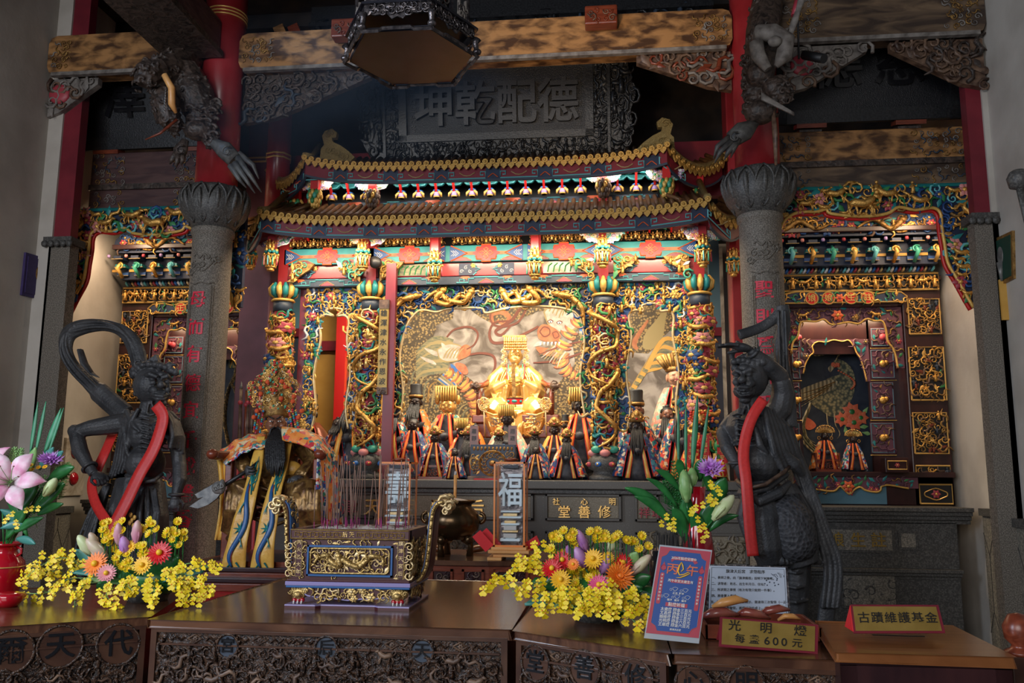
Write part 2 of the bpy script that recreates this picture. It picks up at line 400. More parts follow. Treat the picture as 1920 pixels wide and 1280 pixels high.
def scroll(b,q,s,hand=1,a0=0,w=.21,n=10,turns=1.3):
 pts=[];rr=[]
 for i in range(n+1):
  t=i/n;a=a0+hand*t*turns*2*PI;r=s*(1-t*.86)
  pts.append(q(r*math.cos(a),r*math.sin(a),s*.25));rr.append(s*w*(1-.55*t))
 b.tube(pts,rr,5)
def flower(b,q,s,m1,m2,n=6):
 b.use(m1)
 for k in range(n):
  a=2*PI*k/n;c,d=math.cos(a),math.sin(a);e=.5*s
  f=lambda r,t,h:q(r*c-t*d,r*d+t*c,h)
  b.add([f(.1*s,0,.35*s),f(.55*s,-e*.62,.3*s),f(s,0,.16*s),f(.55*s,e*.62,.3*s),f(.55*s,0,.52*s)],[(0,1,4),(1,2,4),(2,3,4),(3,0,4)],True)
 b.use(m2);b.add([q(.28*s*math.cos(t),.28*s*math.sin(t),.45*s)for t in[k*PI/3 for k in range(6)]]+[q(0,0,.72*s)],[(k,(k+1)%6,6)for k in range(6)],True)
def leaf2(b,q,s,a):
 c,d=math.cos(a),math.sin(a);f=lambda r,t,h:q(r*c-t*d,r*d+t*c,h)
 b.add([f(-s,0,.1*s),f(-.2*s,-.42*s,.2*s),f(s,0,.3*s),f(-.2*s,.42*s,.2*s),f(0,0,.5*s)],[(0,1,4),(1,2,4),(2,3,4),(3,0,4)],True)
def figure(b,q,s,hand=1):
 """little carved person"""
 b.lathe([(.30*s,-.9*s),(.34*s,-.6*s),(.2*s,-.1*s),(.3*s,.25*s),(.1*s,.45*s)],7,(0,0,0))if False else None
 b.tube([q(0,-s,.3*s),q(.05*s*hand,-.3*s,.34*s),q(0,.3*s,.34*s),q(0,.45*s,.34*s)],[.36*s,.28*s,.3*s,.1*s],7)
 b.ell(q(0,.68*s,.36*s),.22*s,nu=7,nv=5)
 b.tube([q(.25*s*hand,.3*s,.35*s),q(.55*s*hand,.0,.5*s),q(.62*s*hand,.5*s,.5*s)],[.12*s,.1*s,.07*s],5)
 b.tube([q(-.25*s*hand,.3*s,.35*s),q(-.45*s*hand,-.15*s,.5*s),q(-.1*s*hand,-.1*s,.6*s)],[.12*s,.1*s,.07*s],5)
def beast(b,q,s,hand=1):
 h=hand
 b.tube([q(-.8*s*h,.0,.3*s),q(-.5*s*h,.12*s,.35*s),q(.1*s*h,.0,.38*s),q(.5*s*h,.2*s,.36*s),q(.85*s*h,.55*s,.36*s)],[.16*s,.3*s,.27*s,.28*s,.12*s],7)
 b.tube([q(.72*s*h,.55*s,.36*s),q(1.15*s*h,.42*s,.38*s)],[.2*s,.09*s],6)
 for x,d in((-.6,-.25),(-.45,.1),(.4,.35),(.55,.05)):
  b.tube([q(x*s*h,0,.32*s),q((x+d)*s*h,-.42*s,.35*s),q((x+d*.7+.08)*s*h,-.8*s,.33*s)],[.13*s,.08*s,.06*s],5)
 b.tube([q(-.78*s*h,.05*s,.3*s),q(-1.1*s*h,.4*s,.35*s),q(-.95*s*h,.75*s,.35*s)],[.09*s,.08*s,.03*s],5)
def serpent(b,q,pts,r,m='gold',fin='green',n=5):
 """a carved dragon body following pts with head, mane and claws"""
 C2=curve2(pts,n);k=len(C2);b.use(m)
 W=[q(p[0],p[1],r*1.1+.4*r*math.sin(i*.9))for i,p in enumerate(C2)]
 b.tube(W,[r*(.35+.75*min(1,3*(1-i/(k-1)))*(1-.25*i/(k-1)))for i in range(k)],7)
 h=W[0];d=unit(W[0]-W[2]);b.ell(h+d*r*.8,(r*1.5,r*1.3,r*1.2),nu=8,nv=6)
 a,u=frame(d,(0,1,0));b.tube([h+d*r*.8,h+d*r*3],[r*.95,r*.55],6)
 for sg in(1,-1):b.tube([h+a*sg*r*.6,h-d*r*1.6+a*sg*r*1.5,h-d*r*2.6+a*sg*r*1.3],[r*.3,r*.22,.03*r],4)
 b.use(fin)
 for i in range(1,k-1,2):
  a,u=frame(W[i+1]-W[i-1],(0,1,0));b.add([W[i]+u*r*.7,W[i]+u*r*1.9+d*.2*r,W[min(i+1,k-1)]+u*r*.7],[(0,1,2),(2,1,0)])
 b.use(m)
 for i in(k//4,k//2,3*k//4):
  a,u=frame(W[min(i+1,k-1)]-W[i-1],(0,1,0))
  for sg in(1,):
   e=W[i]-u*r*2.2;b.tube([W[i],W[i]-u*r*1.2+d*r,e],[r*.6,r*.4,r*.3],5)
   for t in(-1,0,1):b.tube([e,e+unit(-u+d*t*.9)*r*.9],[r*.2,.02*r],4)
def carve(b,ok,bb,cell,P,mix,seed=1,sz=.55,jit=.35):
 """fill a region with carved motifs; mix = [(weight, kind, materials...)]"""
 R=random.Random(seed);tot=sum(m[0]for m in mix);u0,u1,v0,v1=bb
 nu=max(1,int(round((u1-u0)/cell)));nv=max(1,int(round((v1-v0)/cell)))
 for i in range(nu):
  for j in range(nv):
   u=u0+(i+.5+(R.random()-.5)*2*jit)*(u1-u0)/nu;v=v0+(j+.5+(R.random()-.5)*2*jit)*(v1-v0)/nv
   if ok and not ok(u,v):continue
   x=R.random()*tot
   for m in mix:
    x-=m[0]
    if x<=0:break
   s=cell*sz*(.8+.5*R.random());q=lambda a,c,w,u=u,v=v:P(u+a,v+c,w);h=R.choice((1,-1));k=m[1]
   if k=='scroll':b.use(R.choice(m[2:]));scroll(b,q,s,h,R.random()*6.3)
   elif k=='vine':
    b.use(R.choice(m[2:]));a=R.random()*PI;c,d=math.cos(a),math.sin(a)
    b.tube([q(s*1.4*t*c-.5*s*math.sin(t*4)*d,s*1.4*t*d+.5*s*math.sin(t*4)*c,s*.3)for t in(-1,-.6,-.2,.2,.6,1)],[s*.08,s*.2,s*.26,s*.24,s*.2,s*.06],5)
   elif k=='flower':flower(b,q,s,R.choice(m[2:-1]),m[-1])
   elif k=='leaf':b.use(R.choice(m[2:]));leaf2(b,q,s,R.random()*6.3)
   elif k=='fig':b.use(R.choice(m[2:]));figure(b,q,s,h)
   elif k=='beast':b.use(R.choice(m[2:]));beast(b,q,s,h)
   elif k=='bead':b.use(R.choice(m[2:]));b.ell(q(0,0,s*.3),s*.4,nu=7,nv=5)
GOLDMIX=[(4,'scroll','gold','gold_dull','gold_paint'),(3,'vine','gold','gold_dull','blue','green'),(2,'leaf','gold','green','teal','gold_paint'),(1,'flower','rose','blue','gold_paint','gold')]
# the setting
XC=-1.06
def ln(b,P,pts,w=.006,h=.004,n=4,closed=False):
 q=[P(p[0],p[1],h)for p in pts]
 if closed:q.append(q[0])
 b.tube(q,w,n)
def rect(u0,u1,v0,v1):return[(u0,v0),(u1,v0),(u1,v1),(u0,v1)]
b=MB('floor_stone');b.box(-6,4.5,-3.5,10,-.1,0);b.obj('floor',kind='structure')
b=MB('dark_ceiling');b.box(-6,4.5,2,10,6.2,6.3)
for k in range(9):b.box(-6,4.5,3+.8*k,3.12+.8*k,6.05,6.2)
b.obj('ceiling',kind='structure')
def wain(b,x,y0,y1,z1,sgn):
 """granite dado with a rail and incised lozenge lines on a side wall"""
 b.use('granite_wain');b.box(min(x,x+sgn*.05),max(x,x+sgn*.05),y0,y1,0,z1-.06)
 b.use('dark_stone');b.box(min(x,x+sgn*.08),max(x,x+sgn*.08),y0,y1,z1-.06,z1)
 b.use('gray_line');n=max(2,int((y1-y0)/.16));P=lambda u,v,w:Vector((x+sgn*(.05+w),u,v))
 for i in range(n):
  u0=y0+(y1-y0)*i/n;u1=y0+(y1-y0)*(i+1)/n;m=(u0+u1)/2
  ln(b,P,[(u0,z1-.10),(u0,z1-.20),(m,z1-.38),(u1,z1-.20)],.004,.001)
  ln(b,P,[(m,z1-.38),(m,z1-.82),(u0,z1-1.0)],.004,.001);ln(b,P,[(m,z1-.82),(u1,z1-1.0)],.004,.001)
b=MB('plaster');b.box(-4.95,-4.75,1.9,6.5,0,6.2);wain(b,-4.75,1.9,6.5,1.25,1);b.obj('wall_left',kind='structure')
b=MB('plaster');b.box(2.92,3.12,1.9,6.5,0,6.2);wain(b,2.92,1.9,6.5,1.27,-1);b.obj('wall_right',kind='structure')
b=MB('plaster');b.box(-5.25,-5.05,6.75,9.2,0,6.2);b.box(-5.25,-4.62,6.5,6.75,0,6.2);wain(b,-5.05,6.76,7.66,1.24,1);b.obj('wall_alcove_left',kind='structure')
b=MB('plaster');b.box(3.17,3.37,6.75,9.2,0,6.2);b.box(2.88,3.37,6.5,6.75,0,6.2);wain(b,3.17,6.76,7.66,1.30,-1);b.obj('wall_alcove_right',kind='structure')
b=MB('plaster');b.box(-5.25,3.37,9.2,9.3,0,6.2);b.use('dark_ceiling');b.box(-5.05,3.17,9.1,9.2,4.05,6.2);b.obj('wall_back',kind='structure')
for nm,x0,x1 in(('wall_pier_left',-4.64,-4.45),('wall_pier_right',2.75,2.92)):
 b=MB('granite');b.box(x0,x1,6.5,6.62,0,3.46);b.use('dark_stone');b.box(x0-.03,x1+.03,6.46,6.66,3.44,3.50)
 for k in range(5):b.ell(((x0+x1)/2+(k-2)*.055,6.46,3.44),(.03,.02,.03),nu=8,nv=5)
 b.use('maroon');b.box(x0+.02,x1-.02,6.52,6.62,3.5,6.1);b.obj(nm,kind='structure')
# stone columns
def column(x,chars,label,hide=0):
 y=6.6;t=thing('stone_column',label,'column',(x,y,0))
 b=MB('granite');n=36
 b.lathe([(.26,0),(.26,.18),(.2,.3),(.172,.34),(.168,.6),(.160,3.42),(.160,3.5),(.175,3.51),(.175,3.55),(.165,3.56)],n,(x,y,0))
 for sg in(1,-1):
  for o in(.085,.098):b.tube([(x+sg*o,y-math.sqrt(.172**2-o*o),z)for z in(.9,1.8,3.05)],.0035,4)
 b.tube([(x+u,y-math.sqrt(.170**2-u*u),3.06+.02*abs(math.cos(u*30)))for u in[(-.1+.02*i)for i in range(11)]],.004,4)
 P=lambda u,v,w:Vector((x+(.163+w)*math.sin(u/.163),y-(.163+w)*math.cos(u/.163),v))
 b.use('granite')
 for k in range(7):scroll(b,lambda a,c,w,k=k:P(-.12+.04*k+a,3.18+.03*math.sin(k*2)+c+.02*k,w*.3),.035,1 if k%2 else-1,k)
 b.tube([P(-.1+.025*i,3.14+.012*i+.02*math.sin(i),.002)for i in range(9)],.006,5)
 b.tube([P(-.08+.02*i,3.30+.02*math.sin(i*1.7),.002)for i in range(8)],.008,5)
 b.obj('shaft',t)
 b=MB('dark_stone')
 prof=[(.165,3.55),(.19,3.60),(.245,3.66),(.268,3.74),(.262,3.82),(.245,3.87),(.235,3.90),(.18,3.885)]
 b.lathe(prof,64,(x,y,0),wob=lambda a,i:1+(0,.02,.045,.06,.06,.07,.09,0)[min(i,7)]*(abs(math.sin(a*4.5))**.6-.5))
 pp=lambda a,f:(lambda r,z:Vector((x+r*math.cos(a),y+r*math.sin(a),z)))(*[(.185+.10*math.sin(min(1,f*1.15)*PI/2)-.03*max(0,f-.8)/.2),3.585+.31*f])
 for k in range(12):
  a=2*PI*k/12;b.tube([pp(a+.26*math.sin(PI*q/12)**.7*(1 if q<=12 else-1)*(1-.0*q),q/12)if q<=12 else None for q in range(13)],.009,5);b.tube([pp(a-.26*math.sin(PI*q/12)**.7,q/12)for q in range(13)],.009,5);b.tube([pp(a,.1+.75*q/8)for q in range(9)],[.006+.016*math.sin(PI*q/8)for q in range(9)],6)
 b.obj('lotus_capital',t)
 b=MB('red_lacquer');b.lathe([(.172,3.86),(.172,6.1)],36,(x,y,0));b.obj('painted_shaft',t)
 b=MB('gold_line')
 for z in(5.42,5.45,5.48):b.lathe([(.174,z),(.178,z+.004),(.178,z+.010),(.174,z+.014)],36,(x,y,0))
 b.obj('gold_band',t,)
 q=lambda u,v,w:P(u-.02,v,w)
 b=MB('rose');MT.setdefault('letter_red',None)or pm('letter_red',(.74,.025,.06),r=.5)
 for i,(c,z)in enumerate(chars):
  text(c,.145,lambda u,v,w,z=z:q(u,z+v,w-.004),.010,'letter_red','',b,bold=.05)
 b.obj('inscription',t);t.children[-1]['label']='red painted couplet characters cut into the shaft'
 return t
zl=lambda py:at(375,py,6.45).z
zr=lambda py:at(1430,py,6.45).z
column(-3.25,[(c,zl(py))for c,py in zip('母而有德宜千載馨香',(563,614,666,720,771,826,876,927,975))],
'round grey stone column with red characters rising behind the western guardian statue')
column(1.21,[(c,zr(py))for c,py in zip('聖則爲神昭萬古',(545,598,650,706,760,815,870))],
'round grey stone column partly hidden behind the guardian who raises his arm')
# great timbers overhead
def rounded(u0,u1,v0,v1,r=.08):
 return[(u0,v0+r),(u0+r*.3,v0+r*.3),(u0+r,v0),(u1-r,v0),(u1-r*.3,v0+r*.3),(u1,v0+r),(u1,v1-r),(u1-r*.3,v1-r*.3),(u1-r,v1),(u0+r,v1),(u0+r*.3,v1-r*.3),(u0,v1-r)]
def beam(name,x0,x1,z0,z1,y,d,mat,label,endw=.32,edge='carv_grey',seed=1):
 t=thing(name,label,'beam',((x0+x1)/2,y,z0))
 b=MB(mat);b.prism(rounded(x0,x1,z0,z1,.07),XZ(y),0,-d);b.obj('timber',t,bev=.015)
 P=XZ(y)
 for s0,s1 in((x0+.04,x0+endw),(x1-endw,x1-.04)):
  b=MB('carv_brown')
  carve(b,None,(s0,s1,z0+.05,z1-.05),.055,P,[(4,'scroll',edge,'gold_dull'),(2,'vine','carv_grey','gold_dull')],seed,sz=.45);b.obj('end_painting',t)
 b=MB(edge);b.box(x0+.05,x1-.05,y-.015,y+.03,z0-.02,z0+.012);b.obj('edge_moulding',t)
 return t
beam('crossbeam',-3.08,1.04,4.94,5.27,6.52,.18,'beam_gold','massive brown and gold crossbeam spanning between the two round columns',.30)
beam('crossbeam',-4.74,-3.42,4.92,5.27,6.40,.18,'beam_gold','short golden brown beam from the western wall to its column',.22,seed=3)
beam('crossbeam',1.38,2.91,4.90,5.36,6.40,.18,'beam_dark','dark brown painted beam between the eastern column and the right wall',.3,seed=4)
def tenon(x,z,label):
 t=thing('beam_tenon',label,'tenon',(x,6.4,z),'tenon blocks on the crossbeam')
 b=MB('carv_brown');b.use('rosewood');b.box(x-.13,x+.13,6.38,6.5,z-.06,z+.10);b.obj('block',t,bev=.012)
 b=MB('rosewood');carve(b,None,(x-.1,x+.1,z-.04,z+.08),.05,XZ(6.38),[(1,'scroll','rosewood','carv_brown')],5);b.obj('carving',t)
p=at(1127,33,6.4);tenon(p.x,p.z,'small red carved tenon block on the crossbeam right of the hanging lamp')
p=at(650,57,6.4);tenon(p.x,p.z,'small red carved tenon block on the crossbeam left of the hanging lamp')
def bracket(x0,x1,z0,z1,y,seed,label,mats,red=None,flip=False):
 """carved corner bracket under a beam: a triangular cluster of scrolls"""
 t=thing('corner_bracket',label,'bracket',((x0+x1)/2,y,z0))
 pts=[(x0,z1),(x1,z1),(x1,z1-.06),(x1-.3*(x1-x0),z1-.45*(z1-z0)),(x0+.25*(x1-x0),z0+.04),(x0,z0)]
 if flip:pts=[(x0+x1-u,v)for u,v in pts][::-1]
 b=MB(mats[0]);b.prism(pts,XZ(y),0,-.06)
 carve(b,inside(pts),(x0,x1,z0,z1),.085,XZ(y),[(5,'scroll',*mats),(2,'vine',*mats),(2,'leaf',*mats)],seed,sz=.75);b.obj('bracket_carving',t)
 if red:
  b=MB('rose');b.ell((x0+.22*(x1-x0),y-.0,z0+.6*(z1-z0)),(.10,.03,.09),nu=12,nv=8);b.obj('red_fruit',t)
bracket(-4.74,-4.30,4.56,4.90,6.46,11,'pale scrollwork bracket under the western end of the beam',('carv_grey','carv_brown'),1)
bracket(1.42,2.05,4.50,4.88,6.46,12,'dark scrollwork bracket with red centre beside the eastern column',('carv_grey','carv_brown'),1)
bracket(2.22,2.90,4.48,4.88,6.46,13,'purplish brown carved bracket against the right wall',('carv_brown','carv_brown','soot_wood'),None,True)
bracket(-3.05,-1.95,4.50,4.93,6.62,14,'sooty bird-shaped bracket beside the western red column',('soot_wood','soot_wood','slate'))
bracket(.28,1.03,4.60,4.93,6.58,15,'reddish phoenix bracket beside the eastern red column',('carv_brown','carv_grey','rosewood'),None,True)
def boards(x0,x1,ya,za,tt,mats,label,seed):
 t=thing('lintel_boards',label,'lintel',((x0+x1)/2,ya,za[0][0]))
 for(z0,z1),m in zip(za,mats):
  b=MB(m);b.box(x0,x1,ya,ya+.12,z0,z1);b.obj('board',t,bev=.01)
 b=MB('carv_brown')
 z0,z1=za[-1][0],za[-1][1]
 for(z0,z1)in za:
  for s0,s1 in((x0+.02,x0+.34),(x1-.42,x1-.02)):
   carve(b,None,(s0,s1,z0+.02,z1-.02),.06,XZ(ya),[(3,'scroll','gold_dull','carv_grey'),(2,'vine','slate','gold_dull')],seed,sz=.4)
 b.obj('corner_painting',t)
 b=MB('soot_wood');b.box(x0,x1,ya-.02,ya+.02,za[0][1]-.005,za[1][0]+.005);b.obj('dark_fillet',t)
boards(1.36,2.92,6.95,[(3.90,4.07),(4.11,4.38)],0,('beam_dark','beam_gold'),'two gilded lintel boards above the eastern carved arch',21)
boards(-4.62,-3.42,6.95,[(3.90,4.07),(4.11,4.42)],0,('beam_maroon','beam_maroon'),'two dull maroon lintel boards above the western carved arch',22)
def plaque_big():
 P0=at(930,284,7.80);tilt=math.radians(12)
 w2,h=1.30,.98
 def P(u,v,w):v*=1.1;return P0+Vector((u*.84,-v*math.sin(tilt)-w*math.cos(tilt),v*math.cos(tilt)-w*math.sin(tilt)))
 t=thing('name_plaque','large black carved plaque with four raised characters hanging above the shrine roof','plaque',P0)
 b=MB('plaque_fleck');b.prism(rect(-1.03,1.03,.16,.92),P,0,-.03);b.obj('board',t)
 b=MB('plaque')
 for u0,u1,v0,v1 in((-1.12,1.12,.10,.16),(-1.12,1.12,.92,.98),(-1.12,-1.03,.10,.98),(1.03,1.12,.10,.98)):b.prism(rect(u0,u1,v0,v1),P,.05,-.02)
 for u0,u1,v0,v1 in((-1.3,1.3,-.10,.10),(-1.28,-1.12,-.10,.98),(1.12,1.28,-.10,.98)):b.prism(rect(u0,u1,v0,v1),P,.015,-.05)
 for u0,u1,v0,v1 in((-1.3,1.3,-.12,-.09),(-1.31,-1.28,-.12,.98),(1.28,1.31,-.12,.98)):b.prism(rect(u0,u1,v0,v1),P,.05,-.05)
 b.obj('frame',t,bev=.008)
 b=MB('plaque')
 mx=[(4,'scroll','plaque'),(3,'vine','plaque'),(1,'fig','plaque'),(2,'leaf','plaque'),(1,'beast','plaque')]
 carve(b,None,(-1.26,1.26,-.08,.09),.06,lambda u,v,w:P(u,v,w+.015),mx,31,sz=.8)
 carve(b,None,(-1.27,-1.13,.1,.96),.055,lambda u,v,w:P(u,v,w+.015),mx,32,sz=.8)
 carve(b,None,(1.13,1.27,.1,.96),.055,lambda u,v,w:P(u,v,w+.015),mx,33,sz=.8)
 b.obj('frame_carving',t)
 for sg in(-1,1):
  pts=[(sg*1.31,-.10),(sg*1.45,-.06),(sg*1.56,.10),(sg*1.54,.32),(sg*1.60,.45),(sg*1.52,.66),(sg*1.50,.86),(sg*1.42,.97),(sg*1.31,.97)]
  b=MB('plaque');b.prism(pts,P,.0,-.05)
  u0,u1=sorted((sg*1.31,sg*1.6))
  carve(b,inside(pts),(u0,u1,-.1,.97),.085,P,[(3,'fig','plaque'),(3,'scroll','plaque'),(1,'beast','plaque'),(2,'leaf','plaque')],34+sg,sz=.8)
  b.obj('carved_wing',t)
 b=MB('plaque_letter')
 for i,c in enumerate('坤乾配德'):
  text(c,.40,lambda u,v,w,i=i:P(u/.84-.70+i*.475,.39+v,w),.06,'plaque_letter','',b,bold=.06)
 b.obj('characters',t,bev=.004)
 for x in(-.8,.8):b=MB('iron');b.tube([P(x,.95,0),P(x,.95,0)+Vector((0,0,1))],.012,6);b.obj('hanging_rod',t)
 for sg,s in((-1,'光緒歲次乙酉年仲冬'),(1,'欽命總鎮都督府敬立')):
  b=MB('plaque_letter')
  for i,c in enumerate(s):text(c,.065,lambda u,v,w,i=i,sg=sg:P(u/.84+sg*.955,.86-i*.08+v,w),.012,'plaque_letter','',b)
  b.obj('side_inscription',t)
plaque_big()
def plaque_side(px0,px1,chars,label,seed,x0,x1):
 z0=4.46;tilt=math.radians(16);P0=Vector(((x0+x1)/2,6.98,z0));hw=(x1-x0)/2
 P=lambda u,v,w:P0+Vector((u,-v*math.sin(tilt)-w*math.cos(tilt),v*math.cos(tilt)-w*math.sin(tilt)))
 t=thing('name_plaque',label,'plaque',P0)
 b=MB('plaque_fleck');b.prism(rect(-hw+.1,hw-.1,.1,.78),P,0,-.03);b.obj('board',t)
 b=MB('plaque')
 for u0,u1,v0,v1 in((-hw,hw,0,.1),(-hw,hw,.78,.88),(-hw,-hw+.1,0,.88),(hw-.1,hw,0,.88)):b.prism(rect(u0,u1,v0,v1),P,.05,-.03)
 b.obj('frame',t,bev=.012)
 b=MB('black_gloss')
 for i,c in enumerate(chars):text(c,.42,lambda u,v,w,i=i:P(u+(i-(len(chars)-1)/2)*.5,.44+v,w),.035,'black_gloss','',b,bold=.04)
 b.obj('characters',t,bev=.004)
 for u in(-hw*.6,hw*.45):
  b=MB('rosewood');b.prism(rect(u-.12,u+.12,-.04,-.005),P,.06,-.06);b.obj('support_ledge',t);b=MB('soot_wood')
  b.prism(rect(u-.09,u+.09,-.20,-.05),P,.02,-.12);carve(b,None,(u-.07,u+.07,-.18,-.07),.045,lambda a,c,w:P(a,c,w+.02),[(1,'scroll','carv_brown')],seed);b.obj('carved_corbel',t)
plaque_side(0,0,'澤海','dark speckled plaque above the western side shrine, half hidden by the dragon bracket',41,-4.78,-3.3)
plaque_side(0,0,'德慈','dark speckled plaque above the eastern side shrine',42,1.42,2.92)
t=thing('ceiling_panel','black carved ceiling frame high behind the hanging lamp','ceiling panel',(-1,7.2,5.6))
b=MB('plaque');P=XZ(7.3)
for u0,u1,v0,v1 in((-2.75,1.0,5.42,5.46),(-2.75,1.0,5.72,5.76)):b.prism(rect(u0,u1,v0,v1),P,.06,-.03)
b.box(-2.75,1.0,7.3,7.4,5.42,5.95);b.obj('panel_frame',t)
b=MB('plaque');carve(b,None,(-2.7,.95,5.47,5.71),.10,P,[(3,'scroll','plaque'),(2,'vine','slate','plaque'),(1,'leaf','plaque')],51,sz=.9);b.obj('lattice_carving',t)
for x,l in((-2.72,'slanting'),(-2.58,'leaning')):
 b=MB('ochre' if l=='slanting' else 'rosewood');b.use('beam_gold' if l=='slanting' else 'rosewood');b.bar((x,7.2,5.0),(x-.30,7.2,5.7),.08,.1)
 o=b.obj('roof_strut',origin=(x,7.2,5.0));tag(o,l+(' gilded' if l=='slanting' else ' red-brown')+' roof strut above the left end of the main crossbeam','strut')
def slant():
 t=thing('side_beam','dark maroon beam running forward overhead at upper left','beam',(-3.35,6.3,5.0))
 b=MB('beam_maroon');P=lambda u,v,w:Vector((-3.60+u,v,5.02+w))
 b.box(-3.62,-3.2,2.6,6.45,5.04,5.36);b.obj('timber',t,bev=.04)
 b=MB('soot_wood');b.box(-3.66,-3.16,2.6,6.4,5.0,5.05);b.obj('lower_moulding',t)
slant()
for x,l in((-3.40,'square plum lacquered post left of the shrine, beside the round stone column'),(1.30,'square red lacquered post right of the shrine, behind the raised-arm guardian')):
 t=thing('lacquered_post',l,'post',(x,7.9,0))
 b=MB('plum' if x<0 else 'red_lacquer');b.box(x-.14,x+.16,7.82,8.1,0,5.9);b.obj('shaft',t,bev=.012)
 b=MB('gold_line');
 for z in(4.62,4.66):b.box(x-.15,x+.17,7.81,8.11,z,z+.016)
 b.obj('gold_band',t)
b=MB('red_lacquer');p=at(515,290,7.65);b.lathe([(.12,4.05),(.12,5.5)],8,(p.x,7.75,0));b.use('gold_line')
for z in(4.60,4.64):b.lathe([(.125,z),(.13,z+.005),(.13,z+.014),(.125,z+.018)],8,(p.x,7.75,0))
tag(b.obj('short_post',origin=(p.x,7.75,4.05)),'octagonal red upper post with gold rings left of the roof ridge','post')
for x0,x1,l in((-3.2,-2.3,'left'),(.45,1.16,'right')):b=MB('maroon');b.box(x0,x1,8.0,8.1,4.2,4.75);o=b.obj('upper_screen',origin=(x0,8,4.2));tag(o,'dull maroon boarding behind the %s roof ridge ornament'%l,'screen')
